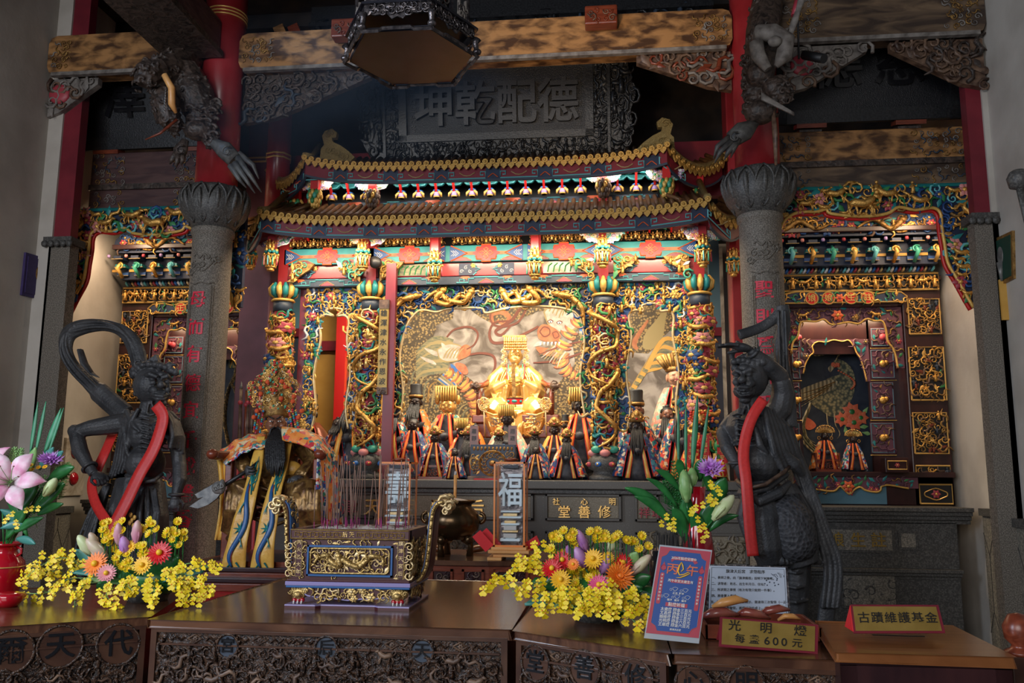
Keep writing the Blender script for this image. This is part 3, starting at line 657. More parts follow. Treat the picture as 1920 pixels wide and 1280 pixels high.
# the altar shrine
def fret(b,P,u0,u1,v0,v1,w=.006,h=.006):
 """Greek key line along a painted beam: runs low, steps up at both ends"""
 s=(v1-v0);
 ln(b,P,[(u0+.2*s,v0+.5*s),(u0+.6*s,v0+.5*s),(u0+.6*s,v0+.85*s),(u0,v0+.85*s),(u0,v0+.12*s),(u1,v0+.12*s),(u1,v0+.85*s),(u1-.6*s,v0+.85*s),(u1-.6*s,v0+.5*s),(u1-.2*s,v0+.5*s)],w,h)
def eave_roof(name,label,xa,xb,y,z,sag,rise,run,wing,seed,ridge=None,pitch=.066,glit='tile_gold',wz=0):
 """one tiled roof: centre eave between xa and xb, splayed wings returning at both ends"""
 t=thing(name,label,'roof',((xa+xb)/2,y,z))
 xm=(xa+xb)/2;hw=(xb-xa)/2
 E=[]
 def zc(u):return z+sag*abs(u)**5
 n=int((xb-xa)/pitch)
 tiles=MB('tile_brown');ends=MB(glit);fas=MB('maroon');pan=MB('navy');fre=MB('teal_light');und=MB('maroon')
 def row(p,d,side,top):
  """one barrel tile from eave point p up-slope to top with its round end and pendant drip"""
  c=p+Vector((0,0,.03))
  tiles.tube([c,(c+top)/2+Vector((0,0,-.015)),top],.021,6)
  ends.tube([c-d*.004,c-d*.02],.026,12)
  ends.ell(c-d*.022,(.012,.008,.012),nu=6,nv=4)
 def drip(p,d,side):
  o=[(-.030,.012),(-.026,-.018),(-.010,-.038),(0,-.048),(.010,-.038),(.026,-.018),(.030,.012)]
  ends.prism(o,lambda u,v,w:p+side*u+Vector((0,0,v+.008))-d*w,0,.012)
 pts=[]
 for i in range(n+1):
  u=-1+2*i/n;x=xm+hw*u;pts.append((Vector((x,y,zc(u))),Vector((0,1,0)),Vector((1,0,0)),Vector((x,y+run,zc(u*.9)+rise))))
 wings=[]
 for sg in(-1,1):
  c=Vector((xm+sg*hw,y,zc(1)));w=Vector(wing);w.x*=sg;m=int(w.length/pitch);side=unit((w.x,w.y,0));d=Vector((-side.y*sg,side.x*sg,0))*(1 if sg>0 else 1)
  if d.y<0:d=-d
  W=[]
  for i in range(1,m+1):
   f=i/m;p=c+w*f+Vector((0,0,-.16*math.sin(f*PI)**.8+wz*f));W.append((p,d,side,p+d*run*(.55+.35*(1-f))+Vector((0,0,rise*(.55+.3*(1-f))))))
  wings.append(W)
 full=wings[0][::-1]+pts+wings[1]
 for k,(p,d,s,tp)in enumerate(full):
  row(p,d,s,tp)
  if k<len(full)-1:
   q=full[k+1];drip((p+q[0])/2,d,unit(q[0]-p))
   tiles.add([p+Vector((0,0,.012)),q[0]+Vector((0,0,.012)),q[3]-Vector((0,0,.02)),tp-Vector((0,0,.02)),p-Vector((0,0,.01)),q[0]-Vector((0,0,.01)),q[3]-Vector((0,0,.05)),tp-Vector((0,0,.05))],
[(0,1,2,3),(7,6,5,4),(0,4,5,1),(3,2,6,7)])
 tiles.obj('roof_tiles',t);ends.obj('eave_tile_ends',t);t.children[-1]['label']='gilded round and heart-shaped tile ends along the eave'
 L=[a[0]+a[1]*.03+Vector((0,0,-.035))for a in full]
 def strip(bm,k0,k1,z0,z1,off):
  for k in range(k0,k1):
   a,c=L[k]-full[k][1]*off,L[k+1]-full[k+1][1]*off
   vs=[a+Vector((0,0,z0)),c+Vector((0,0,z0)),c+Vector((0,0,z1)),a+Vector((0,0,z1))];bk=[v+full[k][1]*.02 for v in vs]
   bm.add(vs+bk,[(0,1,2,3),(7,6,5,4),(0,4,5,1),(1,5,6,2),(2,6,7,3),(3,7,4,0)])
 N=len(full)-1;strip(fas,0,N,-.085,.03,0);fas.use('slate');strip(fas,0,N,-.105,-.085,.012)
 k=2;per=7
 while k+per<N-1:
  strip(pan,k,k+2,-.082,.02,.004)
  a,c=L[k+2],L[min(k+per,N)];dd=full[k+2][1]
  def P(u,v,w,a=a,c=c,dd=dd):return a.lerp(c,u)+Vector((0,0,v))-dd*w
  fre.tube([P(.06,-.045,.006),P(.14,-.045,.006),P(.14,-.015,.006),P(0,-.015,.006),P(0,-.075,.006),P(1,-.075,.006),P(1,-.015,.006),P(.86,-.015,.006),P(.86,-.045,.006),P(.94,-.045,.006)],.006,4)
  fre.use('orange_red');e=L[k+1];fre.tube([e+Vector((-.045,-.01,-.07)),e+Vector((-.01,-.01,-.04)),e+Vector((.0,-.01,-.035)),e+Vector((.01,-.01,-.04)),e+Vector((.045,-.01,-.07))],.004,4)
  fre.use('pale_gold');e=a.lerp(c,.5)-dd*.006;fre.tube([e+Vector((-.07,0,-.02)),e+Vector((-.03,0,-.045)),e+Vector((0,0,-.05)),e+Vector((.03,0,-.045)),e+Vector((.07,0,-.02))],.005,4);fre.use('teal_light')
  k+=per
 fas.obj('fascia_board',t);pan.obj('fascia_panels',t);fre.obj('fascia_fretwork',t)
 for k in range(N):
  a,c=full[k],full[k+1]
  und.add([a[0]+a[1]*.05-Vector((0,0,.06)),c[0]+c[1]*.05-Vector((0,0,.06)),c[0]+c[1]*run*.9+Vector((0,0,.02)),a[0]+a[1]*run*.9+Vector((0,0,.02))],[(0,3,2,1)])
 und.obj('soffit',t)
 for sg,W in((-1,wings[0]),(1,wings[1])):
  h=MB('tile_glitter');c=Vector((xm+sg*hw,y,zc(1)))
  h.tube([p[0]+p[1]*.02+Vector((0,0,.07))for p in W],.028,6)
  e=W[-1][0];s=W[-1][2]
  h.tube([e+Vector((0,0,.07)),e+s*.08+Vector((0,0,.09)),e+s*.13+Vector((0,0,.15)),e+s*.08+Vector((0,0,.19)),e+s*.04+Vector((0,0,.15))],[.028,.024,.02,.014,.008],6)
  h.obj('hip_ridge',t)
  h=MB('tile_glitter');h.tube([c+Vector((0,.0,.05)),c+Vector((sg*.02,.25,.14)),c+Vector((0,run,.12+rise*.8))],[.035,.03,.03],6);h.obj('corner_ridge',t)
 return t,full
UP_,upf=eave_roof('upper_roof','upper small tiled roof of the shrine with glittering gold tile ends',-2.73,.56,7.25,4.295,.10,.25,.40,(-.0,0,0)if 0 else(.57,.55,.06),1)
LO_,lof=eave_roof('lower_roof','lower long tiled roof of the shrine, brown tiles edged in gold',-3.0,.86,6.95,3.70,.09,.34,.58,(.42,.46,.06),2)
for sg,l in((-1,'left'),(1,'right')):
 c=at(628 if sg<0 else 1236,298 if sg<0 else 280,7.45)
 o=[(-.16,-.04),(.14,-.06),(.13,.10),(.10,.13),(.125,.22),(.10,.27),(.03,.29),(-.02,.25),(-.01,.20),(.03,.20),(.02,.16),(-.06,.12),(-.14,.06),(-.20,.0)]
 if sg<0:o=[(-u,v)for u,v in o][::-1]
 b=MB('tile_glitter');b.prism(o,lambda u,v,w:c+Vector((u,-w,v)),-.03,.03)
 for k in range(5):scroll(b,lambda a,d,w,k=k:c+Vector((sg*(.06-.045*k)+a,-.03-w,.08-.02*k+d)),.035,1 if k%2 else-1,k)
 scroll(b,lambda a,d,w:c+Vector((sg*.06+a,-.03-w,.23+d)),.045)
 o=b.obj('ridge_ornament',origin=c);tag(o,'glittering cloud-shaped ridge ornament at the %s end of the upper roof'%l,'roof ornament','ridge ornaments')
def painted(name,x0,x1,z0,z1,y,d,mat,label,group=None):
 t=thing(name,label,'beam',((x0+x1)/2,y,z0),group)
 b=MB(mat);b.box(x0,x1,y,y+d,z0,z1);b.obj('timber',t,bev=.006)
 return t
CX=[-2.93,-2.10,-.01,.82]
def lozenge(b,P,u,v,s):
 b.use('bright_red');b.prism([(u-1.5*s,v),(u-s,v+.28*s),(u-s,v+.62*s),(u-.5*s,v+.62*s),(u-.5*s,v+.9*s),(u+.5*s,v+.9*s),(u+.5*s,v+.62*s),(u+s,v+.62*s),(u+s,v+.28*s),(u+1.5*s,v),(u+s,v-.28*s),(u+s,v-.62*s),(u+.5*s,v-.62*s),(u+.5*s,v-.9*s),(u-.5*s,v-.9*s),(u-.5*s,v-.62*s),(u-s,v-.62*s),(u-s,v-.28*s)],P,0,.006)
 b.use('orange_red');ln(b,P,[(u-1.1*s,v+.3*s),(u-s,v+.66*s),(u-.5*s,v+.66*s),(u-.5*s,v+.92*s),(u+.5*s,v+.92*s),(u+.5*s,v+.66*s),(u+s,v+.66*s),(u+1.1*s,v+.3*s)],.005,.006)
 ln(b,P,[(u-1.1*s,v-.3*s),(u-s,v-.66*s),(u-.5*s,v-.66*s),(u-.5*s,v-.92*s),(u+.5*s,v-.92*s),(u+.5*s,v-.66*s),(u+s,v-.66*s),(u+1.1*s,v-.3*s)],.005,.006)
 b.use('pale_gold')
 for a in(0,PI/2,PI,1.5*PI):ln(b,P,[(u+.1*s*math.cos(a),v+.1*s*math.sin(a)),(u+.5*s*math.cos(a+.5),v+.5*s*math.sin(a+.5)),(u+.75*s*math.cos(a),v+.6*s*math.sin(a)),(u+.5*s*math.cos(a-.5),v+.5*s*math.sin(a-.5))],.004,.01,closed=True)
bays=[(CX[0],CX[1]),(CX[1],-1.40),(-1.40,-.70),(-.70,CX[2]),(CX[2],CX[3])]
Y0=7.36
tA=painted('tie_beam',CX[0],CX[3],3.44,3.59,Y0,.12,'teal','teal tie beam painted with red cross-shaped lozenges under the gilded figure frieze')
b=MB('gold_line');P=XZ(Y0)
for x0,x1 in bays:
 m=(x0+x1)/2;b.use('ink_orange');b.box(x0+.12,x1-.12,Y0-.004,Y0,3.500,3.530)
 lozenge(b,P,m,3.515,.085)
 for e,sg in((x0,1),(x1,-1)):
  b.use('blue');b.prism([(e+sg*.02,3.445),(e+sg*.16,3.515),(e+sg*.02,3.585)][::sg],P,0,.006)
  b.use('orange_red');ln(b,P,[(e+sg*.03,3.445),(e+sg*.18,3.515),(e+sg*.03,3.585)],.006,.008)
  b.use('white_paint');
  for k in range(3):ln(b,P,[(e+sg*(.03+.02*k),3.49-.0*k),(e+sg*(.06+.02*k),3.515),(e+sg*(.03+.02*k),3.54)],.003,.008)
 for u in(m-.22,m+.22):
  b.use('maroon');b.prism([(u-.09,3.445),(u+.09,3.445),(u+.04,3.475),(u,3.482),(u-.04,3.475)],P,0,.006);b.use('pale_gold');ln(b,P,[(u-.09,3.45),(u-.04,3.475),(u,3.482),(u+.04,3.475),(u+.09,3.45)],.004,.007)
b.obj('painted_pattern',tA)
tB=painted('panel_beam',CX[0],CX[3],3.315,3.435,Y0+.03,.08,'red_lacquer','red panelled board with small gilt bosses between the two painted beams')
b=MB('teal_light');P=XZ(Y0+.03)
for i,(x0,x1)in enumerate(bays):
 if i in(1,3):
  b.use('mane' if i==1 else 'mural_fade');b.box(x0+.16,x1-.12,Y0+.022,Y0+.03,3.325,3.43)
  for k in range(8):b.use('green');ln(b,P,[(x0+.2+.05*k,3.335),(x0+.21+.05*k,3.39),(x0+.24+.05*k,3.415)],.006,.01)
 else:
  for e,sg in((x0+.10,1),(x1-.10,-1)):
   b.use('navy');b.prism([(e,3.32),(e+sg*.13,3.32),(e+sg*.19,3.375),(e+sg*.13,3.43),(e,3.43)][::sg],P,0,.006)
   b.use('white_paint');
   for k in range(3):scroll(b,lambda a,c,w,k=k:P(e+sg*(.025+.04*k)+a,3.36+(.03 if k%2 else-.005)+c,w*.4+.004),.02,1,k,.12,8)
   b.use('teal_light');ln(b,P,[(e+sg*.13,3.32),(e+sg*.16,3.345),(e+sg*.15,3.36),(e+sg*.20,3.375),(e+sg*.15,3.39),(e+sg*.16,3.405),(e+sg*.13,3.43)],.005,.008)
  for u in((x0+x1)/2-.12,(x0+x1)/2+.12):
   flower(b,lambda a,c,w:P(u+a,3.41+c,w),.028,'gold','gold_smooth')
b.obj('painted_pattern',tB)
tC=painted('lower_beam',CX[0],CX[3],3.235,3.31,Y0+.02,.1,'slate','narrow dark slate beam with pale blue key pattern above the carved arches')
b=MB('teal_light');P=XZ(Y0+.02)
for x0,x1 in bays:
 m=(x0+x1)/2
 b.use('teal_light');ln(b,P,[(x0+.08,3.25),(m-.16,3.25),(m-.16,3.285),(m-.11,3.285),(m-.11,3.30),(m+.11,3.30),(m+.11,3.285),(m+.16,3.285),(m+.16,3.25),(x1-.08,3.25)],.006,.005)
 ln(b,P,[(m-.20,3.262),(m-.20,3.28),(m-.24,3.28),(m-.24,3.262)],.005,.005);ln(b,P,[(m+.20,3.262),(m+.20,3.28),(m+.24,3.28),(m+.24,3.262)],.005,.005)
 b.use('rose');b.prism([(m-.07,3.245),(m+.07,3.245),(m+.03,3.27),(m,3.285),(m-.03,3.27)],P,0,.005)
 b.use('pale_gold');ln(b,P,[(m-.07,3.247),(m-.03,3.27),(m,3.285),(m+.03,3.27),(m+.07,3.247)],.004,.006)
 for e in(x0+.16,x1-.16):b.use('orange_red');b.prism([(e+.05*math.cos(a)*(1 if k%2 else .6),3.308-abs(.035*math.sin(a)*(1 if k%2 else .6)))for k,a in enumerate([PI*j/8 for j in range(9)])][::-1],P,0,.005)
b.obj('painted_pattern',tC)
tD=painted('upper_beam',-2.62,.50,4.035,4.11,7.62,.1,'slate','dark slate beam with blue fretwork in the upper storey of the shrine')
b=MB('teal_light');P=XZ(7.62)
for k in range(8):
 x0=-2.55+k*.38;m=x0+.19;b.use('teal_light')
 if k%2:ln(b,P,[(x0,4.05),(x0+.06,4.05),(x0+.06,4.085),(m-.06,4.085),(m-.06,4.10),(m+.06,4.10),(m+.06,4.085),(x0+.32,4.085),(x0+.32,4.05),(x0+.38,4.05)],.006,.005);b.use('rose');b.prism([(m-.06,4.04),(m+.06,4.04),(m,4.078)],P,0,.005)
 else:ln(b,P,[(x0,4.05),(x0+.38,4.05)],.006,.005);b.use('orange_red');b.prism([(m+.08*math.cos(a)*(1 if j%2 else .75),4.108-.04*math.sin(a)*(1 if j%2 else .75))for j,a in enumerate([PI*i/10 for i in range(11)])][::-1],P,0,.005)
b.obj('painted_pattern',tD)
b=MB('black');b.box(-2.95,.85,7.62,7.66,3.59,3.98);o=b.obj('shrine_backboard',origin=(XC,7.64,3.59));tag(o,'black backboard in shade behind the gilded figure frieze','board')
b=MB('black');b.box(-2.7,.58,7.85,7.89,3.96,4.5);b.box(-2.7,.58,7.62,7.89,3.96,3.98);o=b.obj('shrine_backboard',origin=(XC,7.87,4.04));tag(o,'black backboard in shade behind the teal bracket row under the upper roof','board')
def arm(b,x,y,z,s=1):
 """one stepped bracket cluster"""
 b.use('teal');b.prism([(-.07*s,.05),(-.045*s,.02),(0,.012),(.045*s,.02),(.07*s,.05),(.07*s,.065),(-.07*s,.065)],lambda u,v,w:Vector((x+u,y-w,z+v)),0,.03)
 b.use('teal_light');ln(b,lambda u,v,w:Vector((x+u,y-.03-w,z+v)),[(-.07*s,.06),(-.04*s,.028),(0,.018),(.04*s,.028),(.07*s,.06)],.004,0)
p0=thing('upper_bracket','small bracket set','bracket',(0,0,0),'bracket sets under the upper roof')
b=MB('teal');arm(b,0,0,.09,1.2);arm(b,0,-.07,.14,1.25);arm(b,0,-.14,.19,1.25);arm(b,.084,-.10,.12,1.0);b.obj('bracket_arms',p0)
b=MB('bright_red');b.bar((0,-.02,.06),(0,-.22,.26),.02,.03);b.use('pink')
b.tube([(-.05,-.2,.235),(0,-.2,.21),(.05,-.2,.235)],.012,5);b.use('lilac');b.tube([(-.08,-.22,.25),(0,-.22,.225),(.08,-.22,.25)],.01,5);b.obj('red_strut',p0)
b=MB('lilac');b.lathe([(.025,0),(.034,.02),(.03,.05),(.02,.06)],10);b.use('gold_paint')
for sg in(-1,1):b.tube([(sg*.02,-.02,.055),(sg*.045,-.025,.03),(sg*.05,-.02,0)],[.012,.014,.008],5)
b.use('blue_bright');b.lathe([(.036,.055),(.040,.065),(.03,.075)],10);b.use('ochre');b.lathe([(.03,.0),(.032,.012)],10);b.obj('vase_block',p0)
xs=[-2.56+.168*i for i in range(19)]
xs=[x for x in xs if min(abs(x+2.1),abs(x+.01))>.09]
ORD='leftmost,second,third,fourth,fifth,sixth,seventh,eighth,ninth,tenth,eleventh,twelfth,thirteenth,fourteenth,fifteenth,sixteenth,seventeenth,eighteenth,nineteenth,twentieth'.split(',')
nth=lambda i:ORD[i]+('' if i==0 else ' from the left')
for i,x in enumerate(xs):
 if i==0:p0.location=(x,7.56,4.11);LOC[p0.name]=Vector(p0.location)
 (p0 if i==0 else dup(p0,(x,7.56,4.11)))['label']='teal and lilac bracket under the upper roof, '+nth(i)
p1=thing('frieze_bracket','gilded figure group on a bracket with a red strut under the lower eave','bracket',(0,0,0),'gilded bracket groups under the lower roof')
b=MB('gold');R=random.Random(4)
for k in range(5):b.use(['gold','gold_smooth','gold','gold_dull','gold'][k]);figure(b,lambda a,c,w,k=k:Vector((-.07+.035*k+a,-.05-.02*(k%2)-w,.045+.006*(k%2)+c)),.032,1 if k%2 else-1)
for k in range(7):b.use('gold_dull');scroll(b,lambda a,c,w,k=k:Vector((-.08+.027*k+a,-.03-w,.02+.01*(k%3)+c)),.022,1,k,.2,7)
b.obj('gilded_figures',p1)
b=MB('green');b.tube([(-.085,-.05,.12),(-.05,-.06,.145),(0,-.06,.15),(.05,-.06,.145),(.085,-.05,.12)],[.008,.014,.016,.014,.008],6);b.use('orange_red');b.tube([(-.07,-.05,.115),(0,-.065,.135),(.07,-.05,.115)],.008,5);b.use('jade');b.tube([(-.05,-.04,.10),(0,-.05,.115),(.05,-.04,.10)],.008,5);b.obj('painted_cap',p1)
b=MB('bright_red');b.bar((.09,-.03,.08),(.09,-.20,.19),.016,.026);b.use('white_paint');b.ell((.09,-.21,.195),.012,nu=6,nv=4);b.obj('red_strut',p1)
k=0
for x0,x1 in bays:
 m=4 if x1-x0>.66 else 3
 for i in range(m):
  x=x0+.13+(x1-x0-.26)*i/(m-1);
  if k==0:p1.location=(x,7.42,3.60);LOC[p1.name]=Vector(p1.location)
  (p1 if k==0 else dup(p1,(x,7.42,3.60)))['label']='gilded figure group on the frieze under the lower eave, '+nth(k)
  k+=1
def basket_proto():
 t=thing('hanging_basket','x','pendant',(0,0,0),'gilded hanging baskets under the eave')
 b=MB('red_lacquer');b.box(-.032,.032,-.02,.05,.10,.34);b.use('blue_bright');b.lathe([(.05,.33),(.055,.345),(.04,.355)],10);b.use('white_paint');b.lathe([(.045,.355),(.05,.37)],10);b.obj('red_stem',t)
 b=MB('gold');prof=[(.030,-.085),(.034,-.075),(.028,-.065),(.045,-.05),(.058,.0),(.062,.05)]
 nn=12
 for k in range(nn):
  a0=2*PI*k/nn
  for sg in(1,-1):b.tube([Vector((r*math.cos(a0+sg*(z+.05)*5),r*math.sin(a0+sg*(z+.05)*5),z))for r,z in((.042,-.055),(.05,-.03),(.058,.0),(.061,.03),(.063,.05))],.0042,4)
 for r,z,w in((.045,-.055,.006),(.064,.05,.007),(.060,.02,.004)):b.tube([(r*math.cos(2*PI*i/16),r*math.sin(2*PI*i/16),z)for i in range(17)],w,5)
 b.lathe([(.020,-.09),(.032,-.085),(.034,-.075),(.026,-.068),(.042,-.056)],12);b.use('gold_dull');b.lathe([(.03,-.05),(.045,.0),(.05,.045)],12)
 for k in range(8):a=2*PI*k/8;b.use('gold');b.ell((.066*math.cos(a),.066*math.sin(a),.058),.012,nu=6,nv=4)
 b.obj('basket',t)
 b=MB('gold')
 for sg in(-1,0,1):figure(b,lambda a,c,w,sg=sg:Vector((sg*.028+a,-.035-w*.6+.01*abs(sg),.15+c)),.052 if sg==0 else .042,sg or 1)
 b.use('teal');
 for k in range(8):a=2*PI*k/8;b.ell((.045*math.cos(a),.045*math.sin(a),.085),(.022,.022,.018),nu=6,nv=4)
 b.use('gold_paint')
 for k in range(6):b.ell((.05*math.cos(k*1.05),.05*math.sin(k*1.05)-.005,.10),.016,nu=6,nv=4)
 b.obj('gilt_figures',t)
 b=MB('jade')
 for k,m in enumerate(('jade','pink','teal_light','jade','rose')):a=PI+.3+k*.62;b.use(m);b.tube([(.07*math.cos(a),.07*math.sin(a),.04),(.07*math.cos(a),.07*math.sin(a),-.045)],[.004,.008],5)
 b.obj('tassels',t)
 return t
bk=basket_proto()
BL=[(508,490,7.15,'left of the first dragon column',1),(815,510,7.16,'left of centre above the mural',1),(1003,505,7.16,'near the middle above the goddess',1),(680,490,7.16,'in front of the second dragon column',1),(1130,483,7.16,'in front of the third dragon column',1),(1318,482,7.16,'in front of the eastern dragon column',1),(470,490,7.5,'leftmost of the row, behind the stone column',.9),(1375,502,7.5,'rightmost of the row, beside the eastern stone column',.9)]
for i,(px,py,Y,wd,s)in enumerate(BL):
 p=at(px,py,Y);l='gilded openwork hanging basket with tassels, '+wd
 if i==0:bk.location=p;LOC[bk.name]=p;bk['label']=l
 else:dup(bk,p,0,s,l)
for i,(px,Y,wd)in enumerate(((815,7.36,'red stub post above the basket left of centre'),(1003,7.36,'red stub post above the basket near the middle'))):
 p=at(px,500,Y);b=MB('red_lacquer');b.box(p.x-.035,p.x+.055,7.30,7.36,3.44,3.78);o=b.obj('stub_post',origin=(p.x,7.33,3.44));tag(o,wd,'post')
def bud_proto(name,mats):
 t=thing(name,'x','pendant',(0,0,0))
 b=MB('bright_red');b.box(-.035,.035,-.03,.04,.06,.20);b.obj('red_stem',t)
 b=MB(mats[0])
 for r,z,m in((.05,.05,mats[0]),(.058,.015,mats[1]),(.046,-.03,mats[0]),(.03,-.06,mats[2])):
  for k in range(9):
   a=2*PI*k/9+z*9;b.use(m if k%2 else mats[2]);b.ell((r*math.cos(a),r*math.sin(a),z),(.02,.02,.032),nu=7,nv=5)
 b.use(mats[2]);b.ell((0,0,-.08),.02);b.obj('flower_bud',t);return t
g1=bud_proto('flower_pendant',('green','jade','gold_paint'));g2=bud_proto('flower_pendant',('gold_dull','gold','carv_brown'))
sp={id(g1):0,id(g2):0}
for px,py,Y,g,wd in((590,372,7.35,g1,'green and gold flower pendant at the left corner of the upper roof'),(1250,352,7.35,g1,'green and gold flower pendant at the right corner of the upper roof'),(555,390,7.6,g1,'smaller green flower pendant at the far left wing of the upper roof'),(1312,370,7.6,g1,'smaller green flower pendant at the far right wing of the upper roof'),
(698,372,7.4,g2,'gilded lion-faced pendant left under the upper roof'),(1131,352,7.4,g2,'gilded lion-faced pendant right under the upper roof')):
 p=at(px,py,Y)
 if not sp[id(g)]:g.location=p;LOC[g.name]=p;g['label']=wd;sp[id(g)]=1
 else:dup(g,p,0,1,wd)
for px,Y,z0,z1 in((700,7.56,3.95,4.3),(1128,7.56,3.95,4.3),(575,7.75,3.95,4.35),(1262,7.75,3.95,4.35)):
 p=at(px,360,Y);b=MB('red_lacquer');b.box(p.x-.03,p.x+.05,Y,Y+.06,z0,z1);o=b.obj('upper_post',origin=(p.x,Y,z0));tag(o,'short red post in the upper storey %s'%{700:'left of centre',1128:'right of centre',575:'at the far left corner',1262:'at the far right corner'}[px],'post')
def fan_bracket(px,py,Y,sg,r,wd,seed):
 c=at(px,py,Y);n=10
 out=[(0,.02)]+[(sg*r*1.25*math.cos(a)*(1+.05*math.sin(a*9)),-r*math.sin(a)*(1+.05*math.sin(a*9))+.02)for a in[PI/2*i/n for i in range(n+1)]]
 if sg>0:out=out[::-1]
 b=MB('white_paint');P=lambda u,v,w:c+Vector((u,-w,v));b.prism(out,P,-.015,.0)
 u0,u1=sorted((0,sg*r*1.25))
 carve(b,inside(out),(u0,u1,-r,.02),r*.22,P,[(3,'scroll','white_paint','jade','pale_gold','lilac'),(1,'flower','pink','lilac','gold_paint'),(2,'leaf','green','teal_light','gold_paint')],seed,sz=.8)
 o=b.obj('fan_bracket',origin=c);tag(o,wd,'bracket','fan-shaped painted brackets')
k=60
for px,py,Y,r,w in((690,437,7.22,.13,'second dragon column under the lower eave'),(1130,432,7.22,.13,'third dragon column under the lower eave'),(512,440,7.2,.13,'first dragon column under the lower eave'),(1320,428,7.2,.13,'eastern dragon column under the lower eave'),
(698,340,7.42,.11,'left lion-faced pendant under the upper eave'),(1131,325,7.42,.11,'right lion-faced pendant under the upper eave'),(592,340,7.4,.11,'left corner pendant of the upper roof'),(1247,322,7.4,.11,'right corner pendant of the upper roof')):
 for sg,s in((-1,'left'),(1,'right')):fan_bracket(px+sg*6,py,Y,sg,r,'pale carved fan bracket %s of the %s'%(s,w),k);k+=1
for i,x in enumerate(CX):
 for sg,s in((-1,'left'),(1,'right')):
  if(i==0 and sg<0)or(i==3 and sg>0):continue
  pts=[(x+sg*.09,3.44),(x+sg*.31,3.44),(x+sg*.26,3.38),(x+sg*.16,3.32),(x+sg*.09,3.26)]
  if sg>0:pts=pts[::-1]
  b=MB('gold_dull');P=XZ(7.32);b.prism(pts,P,-.03,0)
  u0,u1=sorted((x+sg*.09,x+sg*.31));carve(b,inside(pts),(u0,u1,3.26,3.44),.05,P,[(2,'scroll','gold','jade'),(2,'leaf','green','gold','white_paint'),(1,'fig','gold')],80+i,sz=.8)
  o=b.obj('corbel_carving',origin=(x,7.3,3.3));tag(o,'gilt and green corbel on the %s of the %s dragon column'%(s,('first','second','third','eastern')[i]),'bracket','gilt corbels beside the dragon columns')
def dragon_column(x,y,z0,z1,label,seed,theme='dragon'):
 t=thing('dragon_column',label,'column',(x,y,z0));R=random.Random(seed)
 H=z1-z0;r=.085
 P=lambda u,v,w:Vector((x+(r+w)*math.sin(u/r),y-(r+w)*math.cos(u/r),v))
 b=MB('dark_stone');b.lathe([(.14,z0),(.14,z0+.03),(.11,z0+.05),(.10,z0+.08),(.145,z0+.10),(.15,z0+.17),(.10,z0+.22)],16,(x,y,0))
 for k in range(8):a=k*PI/4+.39;b.use(('rose','blue_bright')[k%2]);b.ell((x+.145*math.sin(a),y-.145*math.cos(a),z0+.135),(.03,.03,.022),nu=8,nv=5);b.use('gold');b.ell((x+.17*math.sin(a),y-.17*math.cos(a),z0+.135),.010,nu=6,nv=4)
 b.obj('base',t)
 b=MB('jade')
 for k in range(8):a=k*PI/4;b.use('jade' if k%2 else 'pink');b.ell((x+.10*math.sin(a),y-.10*math.cos(a),z0+(.26 if k%2 else .23)),(.05,.05,.035),nu=8,nv=5)
 b.obj('wave_collar',t)
 b=MB('rose');b.lathe([(r-.01,z0+.2),(r-.01,z1-.1)],20,(x,y,0));b.obj('core',t)
 b=MB('gold')
 if theme=='dragon':
  mix=[(4,'scroll','gold','gold_dull','teal','pale_gold'),(3,'vine','gold','teal','green','blue'),(2,'fig','gold','gold_smooth'),(1,'flower','rose','gold_paint','gold'),(1,'beast','gold')]
 else:
  mix=[(3,'flower','rose','blue','pink','gold_paint','gold'),(3,'leaf','green','teal','gold'),(2,'scroll','gold','green','gold_paint'),(2,'vine','gold','teal'),(1,'beast','gold'),(1,'fig','gold')]
 carve(b,None,(-PI*r*.9,PI*r*.9,z0+.28,z1-.30),.055,lambda u,v,w:P(u,v,w*1.3),mix,seed,sz=.9);b.obj('relief_carving',t)
 b=MB('gold');n=9
 if theme=='dragon':
  pts=[(-.10+.25*math.sin(i*1.25)+.02,z0+.72-.50*i/8+.1*math.sin(i*2))for i in range(8)]
  serpent(b,lambda u,v,w:P(u*.40,v,w+.02),[(.22,z0+.92),(.10,z0+.82),(-.05,z0+.74),(-.12,z0+.62),(.04,z0+.52),(.18,z0+.42),(.06,z0+.33),(-.1,z0+.28)],.020,'gold','green')
  b.use('gold');serpent(b,lambda u,v,w:P(u*.45,v,w+.03),[(-.2,z1-.35),(.0,z1-.42),(.2,z1-.52),(.15,z1-.65),(-.1,z1-.72),(-.25,z1-.85),(-.05,z1-.95),(.15,z1-1.0)],.018,'gold','teal')
 else:
  for k in range(7):b.use('gold');beast(b,lambda a,c,w,k=k:P(-.06+.02*(k*5%7)+a,z0+.4+(H-.9)*k/6+c,w+.03),.075,1 if k%2 else-1)
  for k in range(8):flower(b,lambda a,c,w,k=k:P(.07*math.sin(k*2.1)+a,z0+.35+(H-.8)*k/7+c,w+.04),.062,('rose','blue','pink','rose')[k%4],'gold_paint')
 b.obj('carved_dragon' if theme=='dragon' else 'carved_phoenix',t)
 b=MB('slate');b.lathe([(.088,z1-.29),(.09,z1-.24),(.088,z1-.20)],16,(x,y,0));b.use('gold_paint');b.lathe([(.095,z1-.20),(.11,z1-.19),(.10,z1-.175)],16,(x,y,0));b.obj('neck_band',t)
 b=MB('teal')
 for k in range(12):
  a=2*PI*k/12;b.use('teal' if k%2 else 'gold_paint');R3=Matrix.Rotation(-a,3,'Z')if 0 else None
  b.tube([(x+rr*math.sin(a),y-rr*math.cos(a),z)for rr,z in((.07,z1-.17),(.105,z1-.13),(.115,z1-.08),(.09,z1-.03))],[.012,.028,.028,.012],6)
 b.obj('lotus_crown',t)
